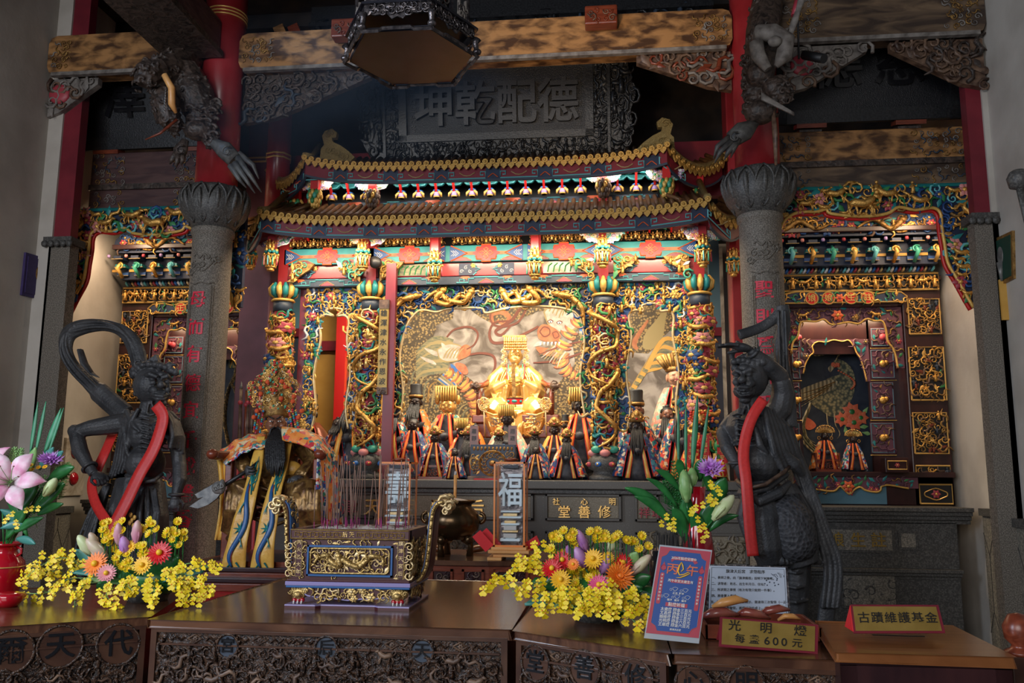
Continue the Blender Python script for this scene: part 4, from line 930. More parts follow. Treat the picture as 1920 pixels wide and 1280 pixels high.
 b=MB('red_lacquer');b.box(x-.045,x+.045,y-.04,y+.05,z1-.05,3.9);b.obj('upper_shaft',t)
ZC=1.51
dragon_column(CX[0],7.40,ZC,3.30,'painted column carved with flowers and phoenixes behind the seated general',101,'phoenix')
dragon_column(CX[1],7.40,ZC,3.30,'gilded dragon column at the left edge of the mural',102)
dragon_column(CX[2],7.40,ZC,3.30,'gilded dragon column right of the golden goddess',103)
dragon_column(CX[3],7.40,ZC,3.30,'painted column carved with roses and birds, next to the eastern stone column',104,'phoenix')
def wavy(pts,n=6):return[(p.x,p.y)for p in curve2([(u,v,0)for u,v in pts],n)]
def arch(name,label,x0,x1,zt,zb,y,inner,mix,seed,ground,rim='pale_gold',cell=.052,dragons=()):
 """inner = opening outline (left foot, up, over, down to right foot)"""
 t=thing(name,label,'carved arch',((x0+x1)/2,y,zb));P=XZ(y)
 inn=wavy(inner);out=[(x0,zb)]+inn+[(x1,zb),(x1,zt),(x0,zt)]
 out=[p for i,p in enumerate(out)if i==0 or(Vector(p)-Vector(out[i-1])).length>1e-4]
 b=MB(ground);b.prism(out[::-1],P,-.03,0);b.obj('ground_panel',t)
 b=MB('gold');carve(b,inside(out),(x0,x1,zb,zt),cell,P,mix,seed,sz=.85);b.obj('openwork_carving',t)
 b=MB(rim);b.tube([P(u,v,.01)for u,v in inn],.013,6);b.obj('gilded_rim',t)
 if dragons:
  for d in dragons:b=MB('gold');serpent(b,lambda u,v,w:P(u,v,w+.02),d,.024,'gold','blue');b.obj('gilded_dragon',t)
 return t
DM=[(5,'scroll','gold','gold_dull','blue','pale_gold'),(4,'vine','gold','green','blue','pale_gold'),(2,'leaf','teal','green','gold_paint')]
x0,x1=CX[1]+.09,CX[2]-.09
arch('dragon_arch','openwork arch of gilded dragons framing the mural behind the goddess',x0+.05,x1,3.235,2.05,7.46,
[(x0+.19,2.05),(x0+.21,2.3),(x0+.17,2.6),(x0+.22,2.85),(x0+.28,2.96),(x0+.36,3.02),(x0+.5,3.0),(x0+.62,3.03),(x0+.9,3.03),((x0+x1)/2,2.985),(x1-.75,3.03),(x1-.5,3.04),(x1-.24,3.01),(x1-.12,2.93),(x1-.08,2.7),(x1-.12,2.4),(x1-.08,2.05)],DM,111,'navy',
dragons=[[(x0+.55,3.18),(x0+.5,3.1),(x0+.62,3.06),(x0+.72,3.14),(x0+.82,3.08)],[(x1-.55,3.18),(x1-.48,3.08),(x1-.62,3.07),(x1-.7,3.16),(x1-.8,3.08)],[(-1.2,3.16),(-1.26,3.08),(-1.4,3.1),(-1.5,3.18),(-1.62,3.1)],[(-.9,3.16),(-.84,3.08),(-.7,3.1),(-.6,3.18),(-.5,3.1)],[(x0+.3,3.14),(x0+.18,3.1),(x0+.12,3.0),(x0+.16,2.9)],[(x1-.3,3.14),(x1-.18,3.1),(x1-.1,3.0),(x1-.08,2.85)]])
FM=[(3,'scroll','gold','blue','gold_paint'),(2,'vine','gold','green','white_paint'),(2,'flower','teal','rose','gold','gold_paint'),(2,'leaf','green','teal','gold'),(2,'fig','gold')]
for a,c,w,s in((CX[0]+.2,CX[1]-.09,'before the yellow door',112),(CX[2]+.09,CX[3]-.09,'right bay of the shrine',113)):
 m=(a+c)/2;h=(c-a)/2
 arch('floral_arch','blue and gold carved arch with pale rim, '+w,a,c,3.235,1.95,7.46,
[(a+.10,1.95),(a+.13,2.15),(a+.10,2.45),(a+.15,2.75),(a+.13,2.93),(a+.18,2.99),(a+.26,2.98),(m-.08,3.03),(m,3.05),(m+.08,3.03),(c-.24,2.98),(c-.17,2.98),(c-.13,2.92),(c-.14,2.75),(c-.10,2.45),(c-.13,2.15),(c-.10,1.95)],FM,s,'blue',cell=.05)
p=at(728,700,7.3)
b=MB('maroon');b.box(p.x-.04,p.x+.05,7.28,7.34,1.51,3.42);tag(b.obj('couplet_post',origin=(p.x,7.3,1.51)),'tall maroon post rising from the altar left of the mural','post')
t=thing('couplet_board','narrow gold board with black characters hanging left of the mural','sign',(p.x-.02,7.26,2.2));q=at(719,640,7.26)
b=MB('gold_paint');b.use('sign_gold');b.box(q.x-.042,q.x+.042,7.25,7.27,2.30,3.00);b.obj('board',t)
b=MB('carv_brown');b.box(q.x-.045,q.x+.045,7.245,7.275,2.24,2.30);b.box(q.x-.045,q.x+.045,7.245,7.275,3.0,3.08);carve(b,None,(q.x-.04,q.x+.04,2.24,2.30),.04,XZ(7.245),[(1,'scroll','carv_brown')]);b.obj('carved_finials',t)
b=MB('sign_black')
for i,c in enumerate('雄渾津水永作恩波'):text(c,.062,lambda u,v,w,i=i:Vector((q.x+u,7.25-w,2.955-i*.0865+v)),.004,'sign_black','',b,bold=.02)
b.obj('characters',t)
c=at(704,492,7.2);b=MB('black');b.lathe([(.001,-.04),(.05,-.035),(.055,.0),(.05,.03)],20);b.v=[(c.x+x,c.y+z,c.z+y)for x,y,z in b.v];b.use('iron');b.tube([c+Vector((0,.02,0)),c+Vector((0,.12,.02)),c+Vector((0,.15,-.1))],.015,6)
tag(b.obj('flood_lamp',origin=c),'round black spotlight clamped beside the second dragon column','lamp')
b=MB('ochre');b.box(-3.2,-2.30,8.6,8.64,1.4,3.4);tag(b.obj('yellow_door_panel',origin=(-2.6,8.6,1.4)),'ochre yellow panel behind the left carved arch','panel')
b=MB('maroon');b.box(-2.75,-2.66,8.52,8.6,1.4,3.3);b.box(-2.95,-2.66,8.52,8.6,2.82,2.92);b.box(-2.66,-2.30,8.55,8.6,2.82,2.92);tag(b.obj('maroon_door_frame',origin=(-2.7,8.55,1.4)),'maroon timber frame dividing the yellow panel','frame')
q0,q1=at(636,700,8.5),at(649,700,8.5)
b=MB('bright_red');b.box(q0.x-.03,q1.x,8.45,8.52,1.4,3.35);tag(b.obj('red_banner_post',origin=(q0.x,8.5,1.4)),'bright scarlet post between the yellow panel and the mural','post')
q0,q1=at(541,560,7.95),at(562,560,7.95)
b=MB('teal_light');b.use('blue_wall');b.box(q0.x-.05,q1.x+.06,8.0,8.05,2.95,3.5);b.use('slate');b.box(q0.x-.05,q1.x+.06,8.0,8.05,2.0,2.9);b.use('maroon');b.box(q0.x-.06,q1.x+.06,7.98,8.05,2.88,2.96);tag(b.obj('side_window',origin=(q0.x,8,2)),'blue-grey glazed strip beside the first carved column','window')
q=at(570,640,7.5);b=MB('maroon');b.box(q.x-.045,q.x+.045,7.48,7.56,1.9,3.4);tag(b.obj('inner_post',origin=(q.x,7.5,1.9)),'slim maroon post at the left edge of the left carved arch','post')
b=MB('blue_wall');q=at(1352,560,7.95);b.box(q.x-.10,q.x+.0,8.0,8.05,2.9,3.9);b.use('slate');b.box(q.x-.10,q.x,8.0,8.05,1.95,2.85);b.use('maroon');b.box(q.x-.1,q.x+.0,7.98,8.05,2.84,2.92);tag(b.obj('side_window',origin=(q.x,8,2)),'blue-grey strip beside the eastern painted column','window')
# dragon mural
MY=9.0
def mp(px,py):
 p=at(px,py,MY);return(p.x,p.z)
P=XZ(MY)
tm=thing('dragon_mural','painted wall mural of two large dragons among grey clouds behind the goddess','mural',(-.7,MY,1.5))
b=MB('mural');b.box(-2.62,1.25,MY,MY+.05,1.4,3.95);b.obj('cloud_ground',tm)
def band(b,pix,wid,h,mat):
 """painted ribbon through pixels with half widths (px)"""
 b.use(mat);C2=curve2([(*mp(x,y),0)for x,y in pix],6);k=len(C2);s=MY/1600
 W=[]
 for i in range(k):
  f=i/(k-1)*(len(wid)-1);j=min(int(f),len(wid)-2)if len(wid)>1 else 0
  W.append((wid[j]*(1-f+j)+wid[j+1]*(f-j)if len(wid)>1 else wid[0])*s)
 vs=[]
 for i,p in enumerate(C2):
  d=unit(C2[min(i+1,k-1)]-C2[max(i-1,0)]);nrm=Vector((-d.y,d.x,0))
  for e in(-1,1):q=p+nrm*W[i]*e;vs.append(P(q.x,q.y,h+.0012*i/k))
 b.add(vs,[(2*i,2*i+1,2*i+3,2*i+2)for i in range(k-1)])
def blob(b,pix,h,mat,sm=4):
 b.use(mat);o=curve2([(*mp(x,y),0)for x,y in pix],sm,True);o=[(p.x,p.y)for p in o]
 tri=tessellate_polygon([[Vector((u,v,0))for u,v in o]]);b.add([P(u,v,h)for u,v in o],[tuple(t)for t in tri])
def scutes(b,pix,wid,n,h):
 C2=curve2([(*mp(x,y),0)for x,y in pix],10);k=len(C2)-1;s=MY/1600
 for i in range(n):
  f=i/(n-1);c=C2[int(f*k)];d=unit(C2[min(int(f*k)+1,k)]-C2[max(int(f*k)-1,0)]);q=Vector((-d.y,d.x,0));w_=(wid[0]+(wid[1]-wid[0])*math.sin(PI*min(1,f*1.1+.1)))*s;L=(C2[0]-C2[-1]).length/n*1.15
  for m,e,g in(('ink_line',1.0,0),('dragon_belly',.93,.0004),('ochre',.6,.0008)):
   b.use('ink_orange' if m=='dragon_belly' else m);o=[c+q*w_*e*math.cos(a)+d*L*e*math.sin(a)*1.1 for a in[PI*j/7 for j in range(8)]];b.add([P(p.x,p.y,h+g+.0003*(n-i))for p in o],[tuple(range(8))])
b=MB('dragon_scale')
band(b,[(870,560),(930,575),(1000,560),(1040,575)],[6,34,30,8],.002,'dragon_scale')
band(b,[(850,585),(800,590),(775,640),(770,700),(790,760),(850,790)],[12,34,36,34,34,30],.002,'dragon_scale')
band(b,[(760,860),(755,800),(790,740),(850,730),(880,770),(880,830),(860,880)],[30,32,28,34,36,36,30],.003,'dragon_scale')
band(b,[(1095,620),(1115,690),(1080,750),(1030,800),(1080,840),(1130,820)],[26,40,46,44,40,30],.003,'dragon_scale')
scutes(b,[(1085,600),(1058,640),(1050,675),(1072,702),(1112,706)],(9,19),17,.006)
scutes(b,[(838,697),(868,718),(890,750),(890,785),(872,815)],(9,16),17,.006)
band(b,[(1240,575),(1215,610),(1195,650),(1200,590)],[46,36,20,10],.003,'dragon_scale')
band(b,[(1195,655),(1190,640),(1215,600)],[3,5,2],.006,'ink_orange')
blob(b,[(1210,625),(1230,600),(1250,575),(1248,600),(1240,640),(1220,655),(1205,650)],.005,'ink_olive')
for k in range(9):band(b,[(1180+4*k,740-6*k),(1205+5*k,700-8*k),(1235+6*k,690-5*k),(1265,680-2*k)],[5,4,3,1],.004+.0004*k,'mane' if k%2 else 'ochre')
for k in range(10):band(b,[(1090-2*k,600+3*k),(1110+k,590-3*k),(1130+k,600-7*k+20)],[4,3,1],.006,('mane','ink_white','blue_bright')[k%3])
for k in range(12):band(b,[(850-k,640+5*k),(815-2*k,635+6*k),(780,660+5*k)],[4,5,1],.006,('mane','ink_olive','mane')[k%3])
def outl(pix,h=.0085,w_=1.0,m='ink_olive'):band(b,list(pix)+[pix[0]],[w_],h,m)
outl([(1020,585),(1040,565),(1065,560),(1090,572),(1088,600),(1075,618),(1050,622),(1030,610)],.0083,1.4);outl([(820,655),(840,645),(862,648),(872,662),(862,674),(840,678),(825,672)],.0083,1.2)
blob(b,[(1020,585),(1040,565),(1065,560),(1090,572),(1088,600),(1075,618),(1050,622),(1030,610)],.008,'ink_white')
for pts in([(1035,575),(1033,545),(1045,552),(1048,570)],[(1060,568),(1072,548),(1078,556),(1070,578)],[(1010,640),(1000,650),(1020,645)]):blob(b,pts,.009,'ink_white',3)
blob(b,[(1008,618),(1018,608),(1034,612),(1046,620),(1052,632),(1040,640),(1022,640),(1010,634)],.010,'ink_orange');outl([(1012,622),(1020,613),(1030,617),(1030,627),(1020,631)],.0112,1.2,'ink_line');outl([(1036,624),(1044,622),(1048,630),(1040,634)],.0112,.9,'ink_line')
for k in range(6):blob(b,[(1012+7*k,641),(1016+7*k,641),(1013+7*k,649)],.0115,'white_paint',1)
blob(b,[(1005,650),(1030,652),(1050,640),(1060,655),(1040,668),(1015,664)],.009,'ink_orange')
for x,y in((1032,604),(1049,606)):blob(b,[(x-6,y-1),(x,y-5),(x+6,y-2),(x,y+3)],.011,'ink_line',3);blob(b,[(x-4,y-1),(x,y-3),(x+4,y-1),(x,y+2)],.0125,'white_paint',3);blob(b,[(x-1.5,y),(x,y-1.5),(x+1.5,y),(x,y+1.5)],.013,'black',2)
for k in range(7):band(b,[(1030+6*k,596-4*abs(k-3)),(1036+6*k,582-3*abs(k-3)),(1046+6*k,572)],[1,1.6,.5],.0112,'ink_olive')
for k in range(14):band(b,[(1092-k*.5,575+4*k),(1112,568+5*k),(1135,575+6*k)],[2.4,2,.5],.0085+.0002*k,('ink_white','mane','ink_olive','blue_bright')[k%4])
for k in range(9):band(b,[(1040+3*k,645+2*k),(1022+4*k,660+2*k),(1010+5*k,668+3*k)],[1.6,1.3,.4],.009+.0002*k,('mane','ink_white','ink_olive')[k%3])
for k in range(12):band(b,[(842-2*k,690+2*k),(858-k,702+3*k),(868-2*k,712+4*k)],[1.6,1.4,.4],.009+.0002*k,('mane','ink_white','blue_bright','ink_olive')[k%4])
for k in range(5):band(b,[(832+6*k,672),(838+6*k,660),(846+6*k,652)],[1,1.4,.5],.0112,'ink_olive')
for k in range(14):band(b,[(770+8*k,735+5*k),(775+8*k,700+6*k),(790+8*k,690+6*k)],[2,1.6,.4],.0045+.0002*k,('mane','gold_dull','ink_olive')[k%3])
blob(b,[(820,655),(840,645),(862,648),(872,662),(862,674),(840,678),(825,672)],.008,'ink_white')
for pts in([(820,660),(796,652),(806,662),(820,668)],[(838,650),(828,642),(830,652)],[(812,676),(788,668),(800,678),(818,684)]):blob(b,pts,.009,'ink_white',3)
blob(b,[(862,655),(872,646),(882,650),(882,664),(870,672),(858,674)],.010,'ink_orange');blob(b,[(855,680),(872,684),(878,698),(870,702),(856,690)],.010,'coral')
blob(b,[(850,661),(854,658),(858,661),(854,665)],.011,'white_paint',3)
blob(b,[(845,682),(858,690),(868,700),(852,698)],.009,'blue_bright',3)
for pts,w_ in(([(838,632),(852,618),(880,613),(896,625),(890,645),(875,655)],1.2),([(868,668),(900,662),(925,668),(928,690),(915,712),(905,735)],1.4),([(1010,612),(985,625),(950,640),(925,642),(918,625),(928,605),(960,602)],1.6),([(1000,570),(975,580),(960,600),(930,620),(940,628),(958,610)],1.8),
([(1040,560),(1010,555),(990,575),(970,605),(935,612),(920,600),(925,580),(950,572)],1.2),([(1095,660),(1060,672),(1030,678),(1000,680)],1.2),([(1090,640),(1050,650),(1010,665)],1),([(905,735),(895,745),(885,752)],1.4),([(1030,760),(1020,730),(1010,715)],1.3)):
 band(b,pts,[w_*1.4,w_*1.8,w_],.009,'ink_line')
band(b,[(925,608),(922,590),(940,585),(955,595),(945,608),(932,600)],[3,5,5,3,2],.008,'ink_orange')
blob(b,[(903,562),(930,552),(985,548),(1040,545),(1030,560),(990,590),(960,600),(920,590)],.004,'dragon_scale')
b.obj('painted_dragons',tm)
# stone altar
zt=ZC
t=thing('stone_altar','long speckled grey stone altar carrying the statues','altar',(XC,7.1,0))
b=MB('altar_stone');b.box(-3.15,1.12,7.12,7.6,.9,1.40);b.box(-3.2,1.17,7.05,7.65,0,.2);b.box(-3.15,1.12,7.10,7.6,.2,.9);b.obj('body',t)
b=MB('altar_stone');b.box(-3.2,1.17,7.02,9.2,1.44,ZC);b.use('dark_stone');b.box(-3.17,1.14,7.06,9.2,1.40,1.44);b.obj('top_slab',t,bev=.008)
ax=[at(px,950,7.1).x for px in(600,718,785,1010,1030,1165,1188,1250,1330)]
R=random.Random(5)
def stone_frame(t,x0,x1,z0,z1,y=7.1,m='altar_stone'):
 b=MB(m);e=.022
 for a in((x0,x1,z0,z0+e),(x0,x1,z1-e,z1),(x0,x0+e,z0,z1),(x1-e,x1,z0,z1)):b.box(a[0],a[1],y-.02,y+.03,a[2],a[3])
 b.use('altar_panel');b.box(x0+e,x1-e,y-.001,y+.02,z0+e,z1-e);b.obj('panel_frame',t,bev=.004)
fr=[(650,705),(713,740),(750,1000),(1022,1165),(1190,1235),(1265,1400)]
for a,c in fr:
 x0,x1=at(a,950,7.1).x,at(c,950,7.1).x
 z0,z1=at(1000,975,7.1).z,at(1000,925,7.1).z;stone_frame(t,x0,x1,z0,z1)
 z0,z1=at(1000,1055,7.1).z,at(1000,995,7.1).z;stone_frame(t,x0,x1,z0,z1)
 b=MB('carv_grey');carve(b,None,(x0+.03,x1-.03,z0+.03,z1-.03),.06,XZ(7.1),[(3,'scroll','carv_grey','altar_panel'),(2,'vine','altar_panel'),(1,'flower','altar_panel','carv_grey')],121,sz=.8);b.obj('stone_relief',t)
b=MB('gold_smooth')
def row(b,s,px0,px1,py,Y,h,m,d=.02,bold=.03):
 n=len(s)
 for i,c in enumerate(s):
  p=at(px0+(px1-px0)*(i/(n-1)if n>1 else .5),py,Y);text(c,h,lambda u,v,w,p=p:Vector((p.x+u,Y-w,p.z+v)),d,m,'',b,bold=bold)
for a in(('堂善修',1058,1133,961,.105,'gold_smooth'),('社心明',1043,1148,941,.06,'gold_smooth'),('天',698,700,952,.15,'gold_smooth'),('宮后',825,892,955,.15,'gold_smooth'),('津',655,656,952,.14,'rose'),('祥瑞',1208,1232,962,.09,'rose')):b=MB(a[5]);row(b,a[0],a[1],a[2],a[3],7.098,a[4],a[5]);b.obj('inscription',t)
t=thing('altar_step','low carpeted stone tier behind the front row of statues','step',(XC,8,ZC))
b=MB('altar_stone');b.box(-2.6,.9,7.85,8.9,ZC,1.70);b.obj('lower_tier',t,bev=.01);b=MB('dark_stone');b.box(-2.3,.7,8.1,8.9,1.70,1.90);b.obj('upper_tier',t,bev=.01)
# side shrines in the two alcoves
NC=-.93
def niche(sg):
 side='eastern' if sg>0 else 'western'
 mx=(lambda x:x)if sg>0 else(lambda x:2*NC-x)
 NY=8.2
 def X(px,py=700,Y=NY):return at(px,py,Y).x
 def Z(py,Y=NY,px=1640):return at(px,py,Y).z
 def PP(Y):return lambda u,v,w:Vector((mx(u),Y-w,v))
 def bx(b,x0,x1,y0,y1,z0,z1):a,c=sorted((mx(x0),mx(x1)));b.box(a,c,y0,y1,z0,z1)
 L,Rr=X(1482),3.12;LL=1.45
 op=[(1440,560),(1452,500),(1460,440),(1470,415),(1493,401),(1530,399),(1547,395),(1557,403),(1613,408),(1660,403),(1682,391),(1713,396),(1745,392),(1760,402),(1763,430),(1768,460),(1774,494),(1793,527),(1810,558),(1822,578)]
 O=[(at(x,y,6.9).x,at(x,y,6.9).z)for x,y in op];inn=wavy(O,4);inn[-1]=O[-1]
 out=[(1.20 if sg>0 else 1.24,3.87),(1.20 if sg>0 else 1.24,O[0][1])]+inn+[(2.89,O[-1][1]+.01),(2.89,3.87)]
 t=thing('floral_arch','gilt, green and blue openwork arch hanging before the %s alcove'%side,'carved arch',(mx(2.1),6.9,2.9))
 P=PP(6.88)
 b=MB('navy');b.prism(out,P,-.05,0);b.obj('ground_panel',t)
 b=MB('gold')
 mix=[(4,'scroll','gold','blue','gold_dull','teal_light'),(3,'vine','green','gold','blue'),(3,'leaf','green','teal','gold'),(1.5,'flower','rose','blue','pink','gold'),(1.6,'beast','gold'),(1.2,'fig','gold')]
 carve(b,inside(out),(1.22,2.87,2.7,3.86),.066,P,mix,200+sg,sz=.82)
 b.obj('openwork_carving',t)
 b=MB('gold')
 for i,(u,v,s,h)in enumerate(((2.05,3.70,.12,1),(1.85,3.79,.09,1),(2.25,3.78,.09,-1),(1.62,3.72,.07,1),(2.5,3.72,.08,-1))):beast(b,lambda a,c,w,u=u,v=v:P(u+a,v+c,w+.03),s,h)
 b.obj('gilded_deer',t)
 b=MB('gold_paint');b.tube([P(u,v,.015)for u,v in inn],.014,6);b.use('bright_red');b.tube([P(u-.012,v-.012,-.02)for u,v in inn],.016,6);b.obj('gilded_rim',t)
 b=MB('teal');b.tube([P(1.22,3.86,.01),P(2.88,3.86,.01),P(2.88,O[-1][1],.01)],.016,4);b.obj('teal_border',t)
 t=thing('shrine_cabinet','dark lacquered %s cabinet with framed gilt openwork panels and bracketed cornice'%side,'cabinet',(mx(2.2),NY,1.3))
 b=MB('dark_wood');z0=1.30
 bx(b,X(1700),Rr,NY,NY+.35,z0,3.42);bx(b,1.48,X(1482),NY,NY+.3,z0,3.42);bx(b,X(1482),X(1700),NY,NY+.15,3.14,3.42);bx(b,1.48,Rr,NY,NY+.6,z0,1.57);bx(b,1.48,Rr,8.85,8.95,z0,3.5)
 b.obj('carcass',t,bev=.01)
 b=MB('dark_wood');bx(b,1.48,Rr+.01,NY-.02,NY+.35,3.38,3.42);bx(b,1.48,Rr-.05,NY-.34,NY+.3,Z(451),Z(442));bx(b,1.48,X(1690),NY-.03,NY,3.13,3.17);bx(b,1.48,Rr,NY-.05,NY,1.55,1.60);b.obj('mouldings',t,bev=.006)
 R=random.Random(9)
 for k,(a,c,e,f)in enumerate(((1703,1762,561,626),(1706,1771,651,750),(1713,1776,774,850),(1717,1781,873,891),(1724,1785,908,944))):
  u0,u1=X(a,(e+f)/2),X(c,(e+f)/2);v1,v0=Z(e,px=1740),Z(f,px=1740);P=PP(NY)
  fb=MB('gold_line');fb.tube([P(u,v,.012)for u,v in((u0,v0),(u1,v0),(u1,v1),(u0,v1),(u0,v0))],.008,4);fr_=fb.obj('panel_frame',t)
  fb=MB('black');fb.prism(rect(u0,u1,v0,v1),P,0,.004)
  if k==4:
   fb.use('gold_line');m=((u0+u1)/2,(v0+v1)/2);fb.tube([P(m[0]+.10*math.cos(q),m[1]+.045*math.sin(q)*(1+.15*math.cos(4*q)),.01)for q in[2*PI*i/24 for i in range(25)]],.005,4);flower(fb,lambda a_,c_,w_:P(m[0]+a_,m[1]+c_,w_),.045,'rose','gold')
  else:carve(fb,None,(u0+.01,u1-.01,v0+.01,v1-.01),.045,P,[(3,'vine','gold_dull','gold','carv_brown'),(3,'scroll','gold_dull','gold'),(1,'leaf','gold','rosewood','green'),(.7,'fig','gold','rosewood','slate')],210+k,sz=.8)
  fb.obj('openwork_panel',t)
 P=PP(NY-.02);v1,v0=Z(515),Z(545)
 b=MB('gold_line');b.tube([P(u,v,.012)for u,v in((1.48,v0),(Rr-.02,v0),(Rr-.02,v1),(1.48,v1),(1.48,v0))],.009,4);b.obj('frieze_frame',t)
 b=MB('black');b.prism(rect(1.48,Rr-.01,v0,v1),P,-.02,0)
 carve(b,None,(1.48,Rr-.04,v0+.02,v1-.02),.05,P,[(3,'vine','gold_dull','gold'),(2,'leaf','gold_dull','green')],220,sz=.7)
 for k in range(15):b.use('gold');(figure if k%5!=3 else beast)(b,lambda a,c,w,k=k:P(1.56+.107*k+a,(v0+v1)/2+c,w+.02),.058,1 if k%2 else-1)
 b.obj('gilt_figure_frieze',t)
 b=MB('slate');n=48;zr=Z(508)
 for k in range(n):
  b.use(('white_paint','blue_bright','rose','pale_gold','slate','teal_light')[k%6]);u=1.48+(Rr-1.53)*k/n;b.tube([P(u,zr-.02,.03),P(u+.012,zr,.05),P(u+.024,zr+.02,.03)],.013,5)
 b.obj('striped_roll_moulding',t)
 b=MB('navy');bx(b,1.48,Rr-.06,NY-.15,NY+.05,Z(503),Z(455));
 for k in range(9):
  u=1.55+k*.185
  for j,(zz,yy,m)in enumerate(((Z(492),-.18,'blue'),(Z(478),-.24,'teal'),(Z(464),-.3,'navy'))):
   b.use(m);bx(b,u-.06+.01*j,u+.06-.01*j,NY+yy,NY+yy+.15,zz-.02,zz+.01);b.use('pale_gold');b.tube([P(u-.06,zz-.022,-yy-.02),P(u+.06,zz-.022,-yy-.02)],.004,4)
  b.use(('gold_paint','teal_light','gold','jade')[k%4]);scroll(b,lambda a,c,w,u=u:P(u+a,Z(480)+c,w+.22),.04,1,k,.25,9);b.tube([P(u,Z(500),.16),P(u+.01,Z(485),.25),P(u,Z(470),.2)],[.018,.022,.012],6)
  b.use(('rose','pink','lilac')[k%3]);b.lathe([(.012,0),(.018,.015),(.014,.03)],8,P(u+.09,Z(466),.28))
  b.use('ochre');bx(b,u+.04,u+.13,NY-.16,NY-.152,Z(488),Z(483))
 b.obj('cornice_brackets',t)
 b=MB('navy');P3=PP(NY-.30);zz0,zz1=Z(441,NY-.3),Z(399,NY-.3);b.prism([(1.48,zz0),(Rr-.08,zz0),(Rr-.04,zz0+.06),(Rr-.06,zz0+.14),(Rr-.14,zz1),(1.48,zz1)],P3,-.04,0)
 carve(b,None,(1.48,Rr-.1,zz0+.02,zz1-.02),.06,P3,[(4,'scroll','gold','gold_dull','blue'),(3,'vine','gold','blue','carv_brown'),(2,'leaf','gold','rosewood','teal'),(1,'flower','rose','blue','gold')],230,sz=.8)
 serpent(b,lambda u,v,w:P3(u,v,w+.02),[(1.5,zz0+.12),(1.65,zz0+.06),(1.8,zz0+.14),(1.95,zz0+.06),(2.1,zz0+.13)],.022,'gold_dull','teal');serpent(b,lambda u,v,w:P3(u,v,w+.02),[(2.7,zz0+.12),(2.6,zz0+.05),(2.45,zz0+.14),(2.3,zz0+.06)],.022,'gold_dull','teal')
 b.obj('openwork_crest',t)
 P=PP(NY-.05);v1,v0=Z(549),Z(568);u0,u1=1.5,X(1695,560)
 pts=[(u0,v0),(u1,v0),(u1+.01,v0+.05),(u1-.04,v0+.09),(u1-.16,v1),(u1-.25,v1-.02),(u1-.36,v1+.01),(u0+.3,v1+.01),(u0+.15,v1-.02),(u0,v1-.02)]
 b=MB('navy');b.prism(pts,P,-.03,0);b.use('gold_line');b.tube([P(u,v,.004)for u,v in pts+pts[:1]],.007,4);carve(b,inside(pts),(u0,u1,v0,v1),.05,P,[(2,'vine','green','gold'),(1,'leaf','gold','teal')],240)
 cs=[(X(px,559),c)for px,c in((1519,'娘'),(1550,'娘'),(1592,'生'),(1623,'註'))]
 zc=Z(560)
 if sg<0:cs=[(u,c)for(u,_),c in zip(cs,'神福德正')]
 for u,c in cs:
  b.use('bright_red');b.prism([(u+.055*math.cos(a),zc+.055*math.sin(a))for a in[2*PI*i/20 for i in range(20)]],P,0,.012);b.use('gold_line');b.tube([P(u+.057*math.cos(a),zc+.057*math.sin(a),.012)for a in[2*PI*i/20 for i in range(21)]],.006,4)
  m=mx(u);text(c,.075,lambda p,q,w:Vector((m+p,NY-.062-w,zc+q)),.006,'gold_line','',b,bold=.03)
 u=X(1571,559);flower(b,lambda a,c,w:P(u+a,zc+c,w),.05,'orange_red','rose')
 b.obj('name_board',t)
 P=PP(NY+.02);ul,ur=X(1480),X(1682);zt2=Z(575)
 ap=[(1483,660),(1487,640),(1496,628),(1500,606),(1508,600),(1530,601),(1545,597),(1560,607),(1590,603),(1610,606),(1625,597),(1640,601),(1655,602),(1662,620),(1665,640),(1674,652),(1680,668),(1684,690)]
 A=wavy([(X(a,c),Z(c))for a,c in ap],4);ol=[(ul-.02,zt2),(ul-.02,A[0][1])]+A+[(ur+.08,A[-1][1]),(ur+.08,zt2)]
 b=MB('plum');b.prism(ol,P,-.03,0);carve(b,inside(ol),(ul,ur+.06,A[-1][1],zt2),.055,P,[(3,'vine','carv_brown','plum','gold_dull'),(2,'leaf','teal','green','plum'),(.5,'flower','rose','gold_dull','gold')],250,sz=.6)
 for px,h in((1505,1),(1642,-1)):b.use('gold');beast(b,lambda a,c,w,px=px:P(X(px,588)+a,Z(590)+c,w+.015),.05,h)
 flower(b,lambda a,c,w:P(X(1570,588)+a,Z(590)+c,w+.01),.06,'orange_red','gold');b.obj('carved_archway',t)
 b=MB('gold_paint');b.tube([P(u,v,.012)for u,v in A],.010,5);b.obj('gilded_edge',t)
 b=MB('dark_wood');P=PP(8.42);
 il,ir=X(1500,700,8.42),X(1629,700,8.42)
 for a,c in((X(1478,700,8.42),il-.0),(ir,X(1690,700,8.42))):
  b.use('dark_wood');b.prism(rect(a,c,1.6,3.05),P,-.05,0)
 b.prism(rect(il-.02,ir+.02,2.72,3.05),P,-.05,0);b.obj('inner_frame',t)
